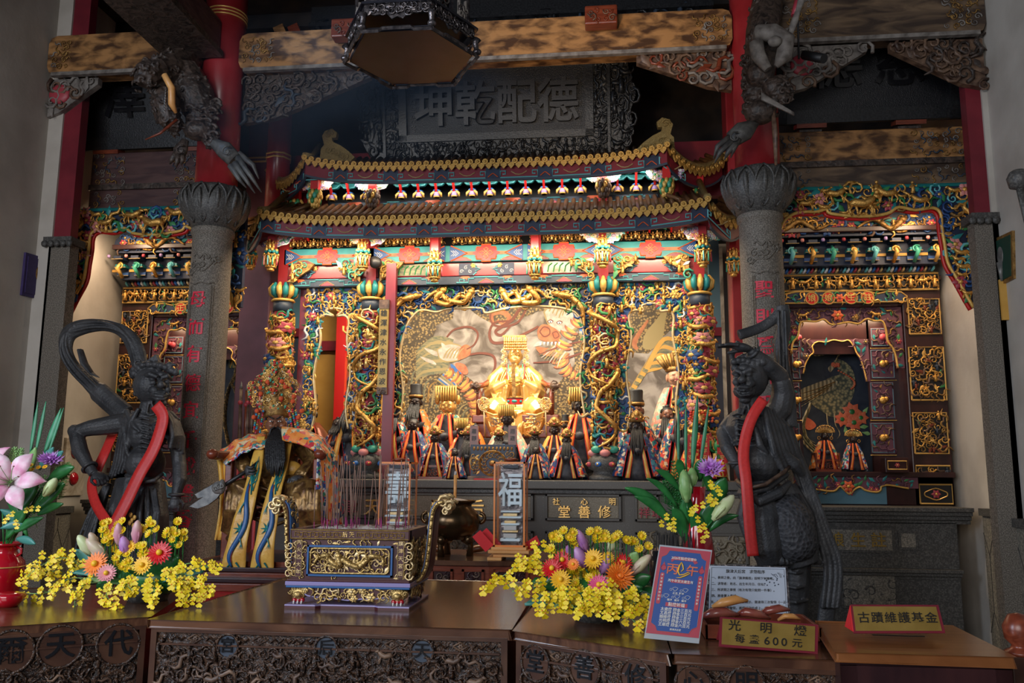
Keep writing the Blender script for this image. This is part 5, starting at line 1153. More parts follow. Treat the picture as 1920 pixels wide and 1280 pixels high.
 for sd,(a,c)in(('l',(1484,1500)),('r',(1632,1677))):
  for e,f,m in((615,650,'rose'),(655,710,'gold'),(716,785,'gold'),(792,850,'gold')):
   u0,u1=X(a,(e+f)/2,8.42),X(c,(e+f)/2,8.42);v1,v0=Z(e,8.42),Z(f,8.42)
   q=MB('plum');q.prism(rect(u0,u1,v0,v1),P,0,.008);q.use('blue_wall');q.tube([P(u,v,.01)for u,v in((u0+.01,v0+.01),(u1-.01,v0+.01),(u1-.01,v1-.01),(u0+.01,v1-.01),(u0+.01,v0+.01))],.005,4);q.use('gold_line');q.tube([P(u,v,.004)for u,v in((u0-.01,v0-.015),(u1+.01,v0-.015))],.004,4)
   carve(q,None,(u0+.02,u1-.02,v0+.02,v1-.02),.055,P,[(3,'vine','plum','carv_brown'),(1,'leaf','teal','gold_dull')],260,sz=.6)
   q.use(m);q.ell(P((u0+u1)/2,(v0+v1)/2,.02),(.035,.02,.035),nu=10,nv=6);q.ell(P((u0+u1)/2+.03,(v0+v1)/2+.01,.02),(.025,.015,.025),nu=8,nv=5);q.obj('fruit_panel',t)
 ap=[(1505,700),(1508,685),(1516,668),(1524,660),(1522,648),(1532,640),(1548,641),(1562,637),(1578,640),(1590,638),(1600,650),(1605,662),(1612,672),(1618,690),(1624,715)]
 A=wavy([(X(a,c,8.42),Z(c,8.42))for a,c in ap],4);ol=[(il-.01,2.86),(il-.01,A[0][1])]+A+[(ir+.01,A[-1][1]),(ir+.01,2.86)]
 b=MB('plum');b.prism(ol,P,-.02,.01);carve(b,inside(ol),(il,ir,2.5,2.85),.055,lambda u,v,w:P(u,v,w+.01),[(3,'vine','carv_brown','plum'),(2,'leaf','slate','teal','plum'),(.4,'flower','rose','carv_brown','gold')],270,sz=.6);b.obj('inner_arch',t)
 b=MB('gold_paint');b.tube([P(u,v,.02)for u,v in A],.007,5);b.obj('inner_gilded_edge',t)
 P=PP(NY-.04);ap=[(1470,920),(1500,913),(1530,918),(1560,921),(1572,912),(1580,918),(1590,926),(1600,917),(1610,913),(1620,919),(1640,922),(1648,918),(1650,911),(1665,909),(1700,915)]
 A=wavy([(X(a,c),Z(c))for a,c in ap],4);ol=[(1.5,1.57)]+[(1.5,A[0][1])]+A+[(X(1705),A[-1][1]),(X(1705),1.57)]
 b=MB('plum');b.prism(ol,P,-.02,0);carve(b,inside(ol),(1.05,X(1700),1.40,1.56),.05,P,[(2,'vine','plum','gold_dull'),(2,'leaf','green','teal'),(.5,'flower','rose','gold')],280,sz=.6);flower(b,lambda a,c,w:P(X(1587,912)+a,Z(912)+c,w+.01),.06,'orange_red','gold');b.use('gold_paint');b.tube([P(u,v,.01)for u,v in A],.009,5);b.obj('apron',t)
 b=MB('blue_wall');bx(b,1.48,X(1648),NY-.01,NY+.0,1.31,1.50);b.obj('blue_board',t)
 t2=thing('phoenix_painting' if sg>0 else 'dragon_painting',('dark painted panel of a pale phoenix with coral crest and peonies in the eastern cabinet' if sg>0 else 'dark painted panel of a golden dragon glimpsed behind the western column'),'painting',(mx(2.2),8.75,1.6))
 YB=8.72;P=PP(YB)
 b=MB('phoenix_sky');bx(b,1.5,2.9,YB,YB+.04,1.57,3.1);b.obj('night_ground',t2)
 def W(px,py):p=at(px,py,YB);return(p.x,p.z)
 def bl(b,pix,h,m,k=4,solid=.004):
  b.use(m);o=curve2([(*W(x,y),0)for x,y in pix],k,True);o=[(p.x,p.y)for p in o];tri=tessellate_polygon([[Vector((u,v,0))for u,v in o]]);b.add([P(u,v,h)for u,v in o],[tuple(q)for q in tri])
 def st(b,pix,w,h,m,k=6):
  b.use(m);C2=curve2([(*W(x,y),0)for x,y in pix],k);n=len(C2)
  b.tube([P(p.x,p.y,h)for p in C2],[w*(1-.8*i/(n-1))for i in range(n)],4)
 b=MB('phoenix_body')
 if sg>0:
  bl(b,[(1518,745),(1548,712),(1575,702),(1592,700),(1602,720),(1598,745),(1580,775),(1560,782),(1540,770),(1525,760)],.004,'phoenix_body')
  bl(b,[(1500,732),(1520,722),(1550,712),(1570,715),(1560,730),(1535,742),(1510,750),(1498,752)],.006,'phoenix_wing')
  for k in range(6):st(b,[(1565-3*k,716+3*k),(1535-2*k,728+4*k),(1500,738+5*k)],.007,.010,'phoenix_wing' if k%2 else 'gold_dull')
  bl(b,[(1575,705),(1570,690),(1562,684),(1566,674),(1580,676),(1596,690),(1603,712),(1595,722),(1585,715)],.007,'phoenix_body')
  for k in range(14):a=k/13;x=1572+30*math.sin(a*2.2);y=695+26*a*1.3;b.use('coral');q=W(x,y);b.ell(P(q[0],q[1],.012),(.014,.006,.009),nu=6,nv=4)
  for k in range(16):a=k*2.4;q=W(1566+6*math.cos(a),684+9*math.sin(a*1.3));b.use('coral');b.ell(P(q[0],q[1],.014),(.014,.006,.012),nu=6,nv=4)
  bl(b,[(1552,690),(1560,683),(1566,686),(1560,694),(1556,698)],.012,'phoenix_wing',3)
  for k in range(4):st(b,[(1566,678),(1572+3*k,664-2*k),(1578+9*k,656+2*k)],.006,.010,'phoenix_wing')
  for dx in(0,14):st(b,[(1550+dx,775),(1552+dx,795),(1560+dx,812),(1556+dx,822)],.008,.010,'phoenix_wing')
  for k in range(7):st(b,[(1520,755),(1512-2*k,780+6*k),(1500+7*k,800+10*k),(1500+14*k,812+9*k)],.014,.004+.001*k,('phoenix_wing','phoenix_body','mane')[k%3])
  bl(b,[(1522,662),(1540,652),(1575,645),(1600,643),(1580,655),(1550,664),(1530,668)],.004,'phoenix_wing');bl(b,[(1505,782),(1520,786),(1530,798),(1518,806),(1508,800)],.008,'coral')
  for px,py,s in((1596,772,.10),(1613,783,.08),(1578,786,.08),(1600,792,.09)):q=W(px,py);flower(b,lambda a,c,w,q=q:P(q[0]+a,q[1]+c,w*.4+.01),s,'coral','leaf',7)
  for px,py in((1622,770),(1618,800),(1605,812),(1624,812),(1585,806)):q=W(px,py);b.use('leaf_pale');leaf2(b,lambda a,c,w,q=q:P(q[0]+a,q[1]+c,w*.4+.006),.05,px)
 else:
  pts=[(430,640),(445,690),(428,740),(424,800),(440,850),(450,760),(436,720)]
  q2=lambda px,py:at(px,py,YB)
  b.use('dragon_scale');C2=curve2([q2(*p)for p in pts],6);b.tube([Vector((p.x,YB-.005,p.z))for p in C2],.07,8,fl=.15)
  for k in range(10):b.use(('mane','gold_paint','teal')[k%3]);p=q2(432+2*k,690);b.tube([Vector((p.x,YB-.02,p.z)),Vector((p.x+.05*math.sin(k),YB-.02,p.z+.15)),Vector((p.x-.05*math.cos(k),YB-.02,p.z+.3))],[.016,.012,.003],5)
 b.obj('painted_phoenix' if sg>0 else 'painted_dragon',t2)
 t=thing('stone_altar','dark stepped stone plinth under the %s cabinet'%side,'altar',(mx(2.1),8,0))
 b=MB('dark_stone');bx(b,1.5,2.95,7.75,8.6,0,1.18);b.obj('body',t,bev=.01)
 b=MB('dark_stone')
 for k in range(4):bx(b,1.48,3.06,7.75-.03*(3-k),8.6,1.30-.035*(k+1)+.0,1.30-.035*k)
 for k in range(3):bx(b,1.5,2.95,7.74-.03*k,7.76,.70+.03*k,.73+.03*k)
 b.obj('mouldings',t,bev=.004)
 def fr2(a,c,e,f,m='altar_panel',Y=7.75):
  u0,u1=at(a,(e+f)/2,Y).x,at(c,(e+f)/2,Y).x;v1,v0=at((a+c)/2,e,Y).z,at((a+c)/2,f,Y).z
  q=MB('dark_stone');P=PP(Y);q.prism(rect(u0,u1,v0,v1),P,0,.012);q.use('granite_wain');q.prism(rect(u0+.02,u1-.02,v0+.02,v1-.02),P,.012,.016);return q,P,(u0,u1,v0,v1)
 q,P,r=fr2(1520,1676,988,1035);q.obj('inscription_panel',t)
 q,P,r=fr2(1684,1720,995,1030);carve(q,None,(r[0]+.02,r[1]-.02,r[2]+.02,r[3]-.02),.04,P,[(1,'scroll','dark_stone')],3);q.obj('side_panel',t)
 q,P,r=fr2(1576,1682,1068,1140);carve(q,None,(r[0]+.02,r[1]-.02,r[2]+.02,r[3]-.02),.07,P,[(1,'scroll','dark_stone'),(1,'leaf','dark_stone')],3);q.obj('lower_panel',t)
 if sg>0:
  b=MB('gold_paint')
  for px,py,c in((1568,1013,'娘'),(1609,1014,'生'),(1647,1014,'註')):p=at(px,py,7.73);text(c,.13,lambda u,v,w,p=p:Vector((p.x+u,7.734-w,p.z+v)),.012,'sign_gold','',b,bold=.03)
  b.obj('gilded_characters',t)
niche(1);niche(-1)
def small_box():
 t=thing('donation_cabinet','small dark lacquer drawer box standing at the right end of the eastern shelf','box',(2.6,8.1,1.6))
 x0,x1=at(1656,870,8.1).x,at(1700,870,8.1).x;z1,z0=at(1680,858,8.1).z,at(1680,886,8.1).z
 b=MB('dark_wood');b.box(x0,x1,8.04,8.18,z0,z1);b.obj('case',t,bev=.006);b=MB('gold_line');P=XZ(8.04);b.tube([P(u,v,.006)for u,v in((x0+.02,z0+.03),(x1-.02,z0+.03),(x1-.02,z1-.03),(x0+.02,z1-.03),(x0+.02,z0+.03))],.005,4);flower(b,lambda a,c,w:P((x0+x1)/2+a,(z0+z1)/2+c,w),.025,'rose','gold');b.obj('gilt_panel',t)
small_box()
def wall_fan(side,x,y0,y1,m,label):
 sg=1 if side=='l' else-1
 pt={'l':[(45,473),(97,489),(91,566),(37,553)],'r':[(1903,432),(1860,452),(1867,541),(1905,522)]}[side]
 def W(px,py):
  d=FW+RT*((px-960)/FOC)+UP*((640-py)/FOC);t=x/d.x;return Vector((x,d.y*t,EYE+d.z*t))
 Q=[W(*p)for p in pt];n=Vector((sg,0,0));t=thing('wall_plaque',label,'plaque',sum(Q,Vector())/4)
 def slab(b,Q,d0,d1):b.add([q+n*d0 for q in Q]+[q+n*d1 for q in Q],[(0,1,2,3),(7,6,5,4),(0,4,5,1),(1,5,6,2),(2,6,7,3),(3,7,4,0)])
 c=sum(Q,Vector())/4;b=MB('fan_purple' if side=='l' else 'gold_dull');slab(b,Q,0,.02);b.obj('rim',t)
 b=MB(m);slab(b,[c+(q-c)*.86 for q in Q],.018,.026)
 b.use('blade' if side=='r' else 'gold_dull');b.ell(c+n*.028+Vector((0,0,.03)),(.004,.05,.07),nu=12,nv=8);b.tube([c+n*.03+Vector((0,0,-.02)),c+n*.03+Vector((0,0,-.16))],[.03,.01],5)
 b.obj('panel',t);e=(Q[2]+Q[3])/2;b=MB('ochre');b.bar(e+n*.01+Vector((0,0,.03)),e+n*.01-Vector((0,0,.27)),.02,.07,up=(1,0,0));b.obj('handle',t)
wall_fan('l',-4.75,0,0,'fan_purple','purple fan-shaped plaque with ochre handle on the left wall')
wall_fan('r',2.92,0,0,'fan_green','green fan-shaped plaque with ochre handle on the right wall')
def wallX(px,py,x):
 d=FW+RT*((px-960)/FOC)+UP*((640-py)/FOC);t=x/d.x;return Vector((x,d.y*t,EYE+d.z*t))
p=wallX(138,845,-5.05);t=thing('alarm_panel','pale wall panel with red alarm lamp behind the western guardian','alarm',p)
b=MB('plaster');b.use('mural_fade');b.box(-5.05,-5.02,p.y-.16,p.y+.16,p.z-.42,p.z+.12);b.obj('plate',t,bev=.004)
b=MB('vase_red');b.ell((-5.01,p.y-.02,p.z),(.04,.07,.07),nu=14,nv=8);b.ell((-5.01,p.y-.02,p.z-.26),(.03,.06,.06),nu=14,nv=8);b.obj('red_lamp',t)
# sculpture helpers
def sculpt(b,name,par,voxel,mat,smooth=3,fac=.5,origin=None):
 """fuse closed forms into one continuous carved surface"""
 o=b.obj('tmp',par,origin=origin);base=Vector(o.location)
 m=o.modifiers.new('r','REMESH');m.mode='VOXEL';m.voxel_size=voxel;m.use_smooth_shade=True
 s=o.modifiers.new('s','SMOOTH');s.factor=fac;s.iterations=smooth
 bpy.context.view_layer.update()
 me=bpy.data.meshes.new_from_object(o.evaluated_get(bpy.context.evaluated_depsgraph_get()))
 old=o.data;bpy.data.objects.remove(o);bpy.data.meshes.remove(old)
 me.name=name;me.materials.clear();me.materials.append(MT[mat])
 me.polygons.foreach_set('use_smooth',[True]*len(me.polygons));me.polygons.foreach_set('material_index',[0]*len(me.polygons))
 q=bpy.data.objects.new(name,me);C.objects.link(q)
 if par is not None:q.parent=par;LOC[q.name]=LOC.get(par.name,Vector())
 else:q.location=base;LOC[q.name]=base
 return q
def hand(b,w,d,n,L,curl=.9,side=1,spread=0.0,thumb=.7):
 """palm, four unequal bent fingers and a thumb leaving the side of the palm"""
 w=Vector(w);d=unit(d);n=unit(Vector(n)-d*d.dot(Vector(n)));a=d.cross(n)
 R3=Matrix((a,d,n)).transposed()
 b.ell(w+d*L*.25,(L*.23,L*.30,L*.12),R3,12,8)
 for i,ln_ in enumerate((.40,.47,.44,.34)):
  p=w+d*L*.46+a*(i-1.5)*L*.125*side;dd=unit(d+a*(i-1.5)*spread*side);pts=[p-d*L*.06];cur=p;pts.append(p)
  for j,f in enumerate((.45,.32,.25)):
   dd=Quaternion(a,curl*(.8 if j==0 else 1))@dd if True else dd
   cur=cur+dd*L*ln_*f;pts.append(cur)
  b.tube(pts,[L*.058,L*.056,L*.052,L*.047,L*.038],7)
 p=w+d*L*.14-a*side*L*.20;t1=unit(d*.75-a*side*thumb+n*.3);q=p+t1*L*.22;t2=unit(t1+a*side*.8*curl+n*.4*curl);q2=q+t2*L*.17
 b.tube([p,q,q2,q2+t2*L*.07],[L*.075,L*.062,L*.052,L*.036],7)
def statue(px,top,bot,Y,label,robe='brocade_blue',face='face_dark',crown='round',beard=False,stole='satin_gold',w=1.0,cape=None,chair=False,inner='robe_dark',edge='bright_red',turn=0,cat='statue',zfix=None):
 pb,pt=at(px,bot,Y),at(px,top,Y);h=pt.z-pb.z;z=pb.z if zfix is None else zfix
 if zfix is not None:h=pt.z-zfix
 t=thing('deity_statue',label,cat,(pb.x,Y,z),'robed deity statues on the altar')
 T=Matrix.Translation((pb.x,Y,z))@Matrix.Rotation(turn,4,'Z')@Matrix.Scale(h,4)
 TH=T@Matrix.Translation((0,0,.70))@Matrix.Diagonal((1.3,1.25,1.12,1))@Matrix.Translation((0,0,-.72))
 def mb(m,hd=0):b=MB(m);b.T=TH if hd else T;return b
 b=mb(inner);b.lathe([(.20*w,0),(.23*w,.1),(.20*w,.30),(.14*w,.42),(.11,.55),(.09,.64),(.05,.70)],14,sy=.8)
 for sg in(-1,1):b.tube([(sg*.08,0,.60),(sg*.13*w,-.06,.47),(sg*.07,-.19,.42)],[.05,.055,.04],7)
 b.ell((0,-.22,.41),(.06,.05,.05));b.obj('robe',t)
 b=mb(robe)
 for sg in(-1,1):
  def fn(u,v,sg=sg):
   a=math.radians(34+136*u);zz=.66-.60*v+.02*math.sin(u*7)*v;r=(.11+.26*w*(v**.75))*(1+.06*math.sin(u*14)*v)
   return(sg*r*math.sin(a),-r*math.cos(a)*.72,zz-.04*(1-abs(2*u-1))*v)
  b.sheet(fn,8,7,.012)
 b.obj('cape',t)
 b=mb(edge)
 for sg in(-1,1):
  a=math.radians(34);b.tube([(sg*(.11+.26*w*(v**.75))*math.sin(a),-(.11+.26*w*(v**.75))*math.cos(a)*.72-.005,.66-.60*v)for v in(0,.15,.3,.5,.75,1)],.006,5)
 b.obj('cape_edging',t)
 if stole:
  for sg in(-1,1):
   b=mb(stole);xs=.05;
   def f2(u,v,sg=sg):
    x=sg*(.036+.085*w*v+.02*v*v);wd=.014+.016*v;return(x+(u-.5)*2*wd,-.12-.12*math.sin(min(1,v*1.5)*PI/2)+.01*math.sin(v*9),.67-.63*v)
   b.sheet(f2,2,9,.008);b.use(edge)
   for e in(0,1):b.tube([Vector(f2(e,v/8))+Vector((0,-.006,0))for v in range(9)],.0045,4)
   b.obj('stole_band',t)
 b=mb(face,1);b.tube([(0,0,.62),(0,-.01,.72)],.045,8);b.ell((0,-.02,.775),(.062,.066,.082),nu=12,nv=8);b.ell((0,-.088,.768),(.014,.016,.024),nu=6,nv=5)
 for sg in(-1,1):b.ell((sg*.064,-.01,.77),(.012,.018,.034),nu=6,nv=5);b.ell((sg*.024,-.077,.79),(.014,.01,.006),nu=6,nv=4);b.ell((sg*.03,-.066,.755),(.022,.02,.022),nu=6,nv=5)
 b.ell((0,-.080,.738),(.02,.012,.006),nu=6,nv=4);hd_=b.obj('head',t)
 if beard:
  L=beard if isinstance(beard,float)else .34;b=mb('beard')
  for k in range(7):x=(k-3)*.016;b.tube([(x*1.1,-.08,.745),(x*1.4,-.14,.66),(x*1.7+.008*math.sin(k*3),-.22,.745-L*.6),(x*1.3+.01*math.sin(k*2),-.28,.745-L+.03*math.sin(k*2.3))],[.014,.022,.019,.003],5)
  b.obj('beard',hd_)
 cg='gold_dull' if face.startswith('face_dark')or face=='face_brown' else 'gold'
 if crown=='round':
  b=mb(cg,1);b.lathe([(.072,.83),(.085,.85),(.082,.90),(.05,.955),(.015,.985)],12,(0,-.015,0));
  for k in range(12):a=2*PI*k/12;b.use('gold' if k%3 else 'red_jewel');b.ell((.086*math.sin(a),-.015-.086*math.cos(a),.865+.02*(k%2)),.014,nu=6,nv=4)
  b.use('gold');b.ell((0,-.09,.93),(.03,.015,.035),nu=8,nv=5)
  for sg in(-1,1):scroll(b,lambda p,q,r,sg=sg:Vector((sg*.10+p,-.03-r,.87+q)),.035,sg,0)
 elif crown=='mian':
  b=mb('gold_dull' if cg!='gold' else 'gold',1);b.lathe([(.07,.83),(.072,.95),(.03,.96)],12,(0,-.01,0));b.box(-.095,.095,-.11,.09,.955,.972)
  for k in range(9):x=-.085+.02125*k;b.use('gold_paint');b.tube([(x,-.112,.965),(x,-.115,.82)],.0075,5)
  for sg in(-1,1):b.use('gold');b.ell((sg*.09,-.02,.84),(.022,.02,.05),nu=7,nv=5)
 elif crown=='official':
  b=mb('black',1);b.lathe([(.072,.82),(.075,.88),(.062,.90),(.066,.985),(.06,1.0)],14,(0,-.01,0),sy=.9);b.use('gold_dull');b.lathe([(.077,.83),(.079,.85),(.077,.865)],14,(0,-.01,0),sy=.9)
 elif crown=='tall':
  b=mb('gold_dull',1);b.lathe([(.075,.82),(.08,.84),(.07,.86)],12)
  for k in range(15):a=(k-7)*.2;b.use(('gold_dull','gold')[k%2]);b.tube([(.07*math.sin(a),-.03,.84),(.13*math.sin(a),-.02,.93+.04*math.cos(a)),(.10*math.sin(a),0,1.0-.06*abs(math.sin(a)))],[.018,.02,.004],5)
 elif crown=='hood':
  b=mb('satin_orange' if robe=='brocade_orange' else 'robe_dark',1);b.lathe([(.078,.78),(.08,.85),(.05,.93),(.005,.985)],12,(0,.012,0))
 elif crown=='pompom':
  b=mb('gold',1);b.lathe([(.075,.82),(.09,.86),(.07,.93),(.02,.97)],12)
  for k in range(34):a=k*2.4;r=.04+.075*((k*7%11)/11);b.use(('pompom','gold','pompom','bright_red')[k%4]);b.ell((1.3*r*math.sin(a),-.07-.02*(k%3),.90+1.0*r*math.cos(a)),.018,nu=6,nv=4)
 elif crown=='flower':
  b=mb('gold',1)
  for k in range(17):a=(k-8)*.19;b.use(('gold','gold_smooth')[k%2]);b.tube([(.07*math.sin(a),-.05,.84),(.15*math.sin(a),-.07,.85+.13*math.cos(a))],[.012,.004],5);b.ell((.15*math.sin(a),-.07,.85+.13*math.cos(a)),.013,nu=6,nv=4)
  for sg in(-1,1):b.tube([(sg*.10+.022*math.cos(q),-.05,.74+.03*math.sin(q))for q in[2*PI*i/10 for i in range(11)]],.006,4)
 elif crown=='cap':
  b=mb('black',1);b.ell((0,0,.81),(.07,.07,.06),nu=10,nv=6);b.ell((0,0,.87),.025)
 if crown:b.obj('headdress',hd_)
 if chair:
  b=mb('rosewood');b.box(-.26,.26,-.24,.2,0,.05);b.box(-.24,.24,-.2,.18,.22,.26)
  for sg in(-1,1):b.box(sg*.24-.015,sg*.24+.015,-.22,.18,.05,.40)
  b.use('rosewood');carve(b,None,(-.22,.22,.06,.21),.06,lambda u,v,w:Vector((u,-.2-w,v)),[(1,'scroll','rosewood')],4,sz=.7);b.obj('carved_seat',t)
 return t
Z0=ZC
S=statue
S(815,797,893,7.42,'blue brocade statue with long gold bands on a red seat, leftmost of front row',w=1.15,chair=True,zfix=Z0)
S(852,834,893,7.3,'small black-faced statue with narrow gold bands between two larger front statues',crown='cap',zfix=Z0)
S(878,797,893,7.48,'black-bearded crowned statue with yellow stole left of the blue altar screen',beard=.42,zfix=Z0,w=.7,robe='robe_dark')
S(1003,797,893,7.55,'crowned statue with long black beard behind the small childlike statue',beard=.42,zfix=Z0,w=1.0)
S(1005,828,893,7.28,'childlike statue with round black head and two gold bands, right of the altar screen',crown='cap',w=1.1,zfix=Z0,edge='orange_red')
S(1063,802,897,7.38,'crowned black-bearded statue with multicoloured flared cape, left of the third dragon column',beard=.44,w=1.15,robe='brocade_multi',zfix=Z0)
S(1195,768,898,7.36,'large black-bearded statue in wide blue embroidered cape, right of the third dragon column',beard=.42,w=1.05,zfix=Z0)
S(1280,728,898,7.66,'tall statue with very long black beard and gold bands behind the flower vase',crown='official',beard=.5,w=.8,robe='brocade_multi',zfix=Z0)
S(736,738,850,7.75,'dark-bearded statue half hidden behind the maroon couplet post',crown='official',beard=.3,robe='brocade_multi',zfix=Z0+.0)
S(774,768,858,7.72,'small statue in blue and red robe with bright yellow bands beside the couplet post',crown='cap',stole='satin_orange',zfix=Z0+.04)
S(778,722,850,8.0,'black-hatted official statue with beard and orange cape at the left of the mural',crown='official',beard=.32,robe='brocade_orange',zfix=1.70)
S(838,722,880,7.95,'golden-faced statue with beaded crown and broad orange robe left of the goddess',face='gold_smooth',crown='mian',robe='brocade_orange',stole='satin_orange',w=1.1,zfix=1.55)
S(866,782,850,7.7,'gold-crowned statue with orange flowered collar below the orange-robed one',crown='mian',robe='brocade_orange',stole=None,zfix=1.52)
S(891,785,840,7.9,'small dark statue in yellow cape left of the goddess seat',crown='cap',robe='satin_orange',stole=None,zfix=1.70)
S(951,757,880,7.8,'black-faced statue with beaded crown and pink flowered cape before the goddess',crown='mian',robe='brocade_pink',stole=None,w=1.3,zfix=1.58)
S(935,800,880,7.6,'small crowned black-faced statue directly above the blue altar screen',crown='round',zfix=1.53,beard=.2,stole=None)
S(1040,780,880,7.72,'statue in golden yellow cape with round earrings right of the goddess',crown='round',robe='satin_gold',stole='satin_gold',zfix=1.55)
S(1088,724,880,7.9,'black-faced statue with beaded crown and bright orange robe right of the goddess',crown='mian',robe='brocade_orange',stole='satin_orange',w=1.05,zfix=1.58)
S(1060,778,850,7.85,'slender dark hatted statue between the yellow and orange robed statues',crown='official',robe='robe_dark',stole=None,w=.6,zfix=1.70)
S(1164,742,850,8.0,'brown-faced statue with small gold crown behind the wide blue caped one',face='face_brown',crown='mian',robe='brocade_orange',stole=None,zfix=1.6)
S(1194,733,850,7.85,'brown-faced official with gilt hat and dark beard above the wide blue caped one',face='face_brown',crown='official',beard=.3,robe='brocade_multi',stole=None,zfix=1.55)
S(1254,742,880,7.9,'brown-bearded statue in dark multicoloured robe left of the tall long-bearded one',face='face_brown',crown='cap',beard=.35,robe='brocade_multi',stole=None,zfix=1.52)
S(1272,660,880,8.1,'tall pale-faced lady statue with spiky gold headdress and pink robe at the right',face='face_flesh',crown='tall',robe='brocade_pink',stole='satin_gold',w=.8,zfix=1.70)
S(1316,768,897,7.15,'statue smothered in orange pompoms and red ribbons beside the raised-arm guardian',crown='pompom',robe='brocade_red',stole='brocade_red',w=1.0,zfix=Z0)
S(577,740,890,7.88,'black-bearded official in copper robe beside the yellow panel',crown='official',beard=.4,robe='robe_copper',stole=None,w=1.3,zfix=Z0)
S(630,770,880,7.8,'small statue with two orange bands in front of the scarlet post',crown='cap',beard=.2,stole='satin_orange',w=1.1,zfix=Z0+.1)
S(660,715,895,7.85,'tall dark-robed statue with orange-edged cape behind the second dragon column',crown='official',beard=.3,robe='brocade_blue',edge='satin_orange',w=1.0,zfix=Z0)
S(1549,797,885,8.3,'gold-crowned statue with orange bands, left of the two in the eastern cabinet',crown='flower',robe='brocade_orange',stole='satin_orange',w=.95,chair=True,zfix=1.60)
S(1602,805,886,8.25,'gold-crowned statue in blue floral robe, right of the two in the eastern cabinet',crown='flower',robe='brocade_white',stole='satin_orange',w=.85,zfix=1.60)
for px,m,l in((1308,'bright_red','small red-faced demon figurine before the pompom statue'),(1346,'green','small green-faced demon figurine before the pompom statue')):
 p=at(px,836,7.05);b=MB(m);T=Matrix.Translation(p);b.T=T
 b.ell((0,0,0),(.035,.035,.045));b.ell((0,-.035,.0),.013);b.tube([(0,0,-.04),(0,0,-.14)],[.03,.05],8)
 for sg in(-1,1):b.tube([(sg*.03,0,-.05),(sg*.07,-.03,-.02),(sg*.06,-.04,.04)],[.016,.013,.01],6);b.tube([(sg*.018,0,.035),(sg*.026,0,.065)],[.01,.002],5)
 b.use('brocade_red');b.tube([(0,0,-.10),(0,.01,p.z*0-.24)],[.05,.075],8);b.use('gold');b.box(-.05,-.02,-.07,-.06,-.24,-.06)
 tag(b.obj('demon_figurine',origin=p),l,'figurine')
for k,px in enumerate((1298,1322,1352,1366)):
 p0,p1=at(px,815,6.98+.02*k),at(px-4+3*k,868,6.98+.02*k);b=MB('bright_red');b.bar(p0,p1,.07,.008,up=(0,-1,0));b.use('gold_line')
 for j in range(4):q=p0.lerp(p1,.15+.22*j)+Vector((0,-.01,0));text('祈福平安'[j],.04,lambda u,v,w,q=q:q+Vector((u,-w,v)),.003,'gold_line','',b)
 tag(b.obj('red_charm',origin=p1),'red ribbon charm with gold characters hanging on the pompom statue, %s of four'%('first','second','third','last')[k],'ribbon','red charms')
p=at(917,865,7.2);t=thing('altar_screen','blue altar screen with carved gilt dragon medallion in the middle of the counter','screen',(p.x,7.2,ZC))
x0,x1=at(882,865,7.2).x,at(966,865,7.2).x;z1=at(917,833,7.2).z
b=MB('blue');b.use('slate');b.box(x0,x1,7.2,7.26,ZC+.02,z1);b.use('carv_brown');b.box(x0-.02,x1+.02,7.18,7.28,ZC,ZC+.03);b.obj('panel',t,bev=.004)
b=MB('gold_dull');P=XZ(7.2);zc=(ZC+z1)/2-.01
for r in(.095,.105):b.tube([P((x0+x1)/2+r*1.1*math.cos(a),zc+r*math.sin(a),.006)for a in[2*PI*i/28 for i in range(29)]],.005,4)
for k in range(14):a=2*PI*k/14;scroll(b,lambda u,v,w,a=a:P((x0+x1)/2+.075*math.cos(a)+u,zc+.065*math.sin(a)+v,w),.024,1,a)
b.ell(P((x0+x1)/2,zc,.02),(.03,.03,.025));carve(b,lambda u,v:abs(u-(x0+x1)/2)>.12,(x0+.01,x1-.01,ZC+.05,z1-.07),.035,P,[(1,'scroll','gold_dull'),(1,'leaf','gold_paint')],6,sz=.7)
for k in range(11):u=x0+.03+(x1-x0-.06)*k/10;b.ell(P(u,z1-.035,.0),(.012,.01,.018),nu=6,nv=4)
b.obj('gilt_medallion',t)
for px,l in((889,'left'),(961,'right')):
 q=at(px,818,7.24);b=MB('rosewood');b.box(q.x-.035,q.x+.035,7.23,7.27,z1-.02,z1+.16);b.use('carv_grey')
 for j,c in enumerate('肅靜' if px<900 else '迴避'):text(c,.045,lambda u,v,w,j=j:Vector((q.x+u,7.23-w,z1+.11-.06*j+v)),.004,'sign_black','',b)
 tag(b.obj('name_tablet',origin=(q.x,7.25,z1)),'upright brown tablet at the %s end of the blue altar screen'%l,'tablet')
b=MB('cloth_red');p0=at(890,896,7.08);b.box(p0.x-.0,p0.x+.22,7.03,7.15,ZC,ZC+.012);tag(b.obj('red_packet',origin=(p0.x,7.1,ZC)),'flat red paper packets lying on the counter edge below the altar screen','packet')
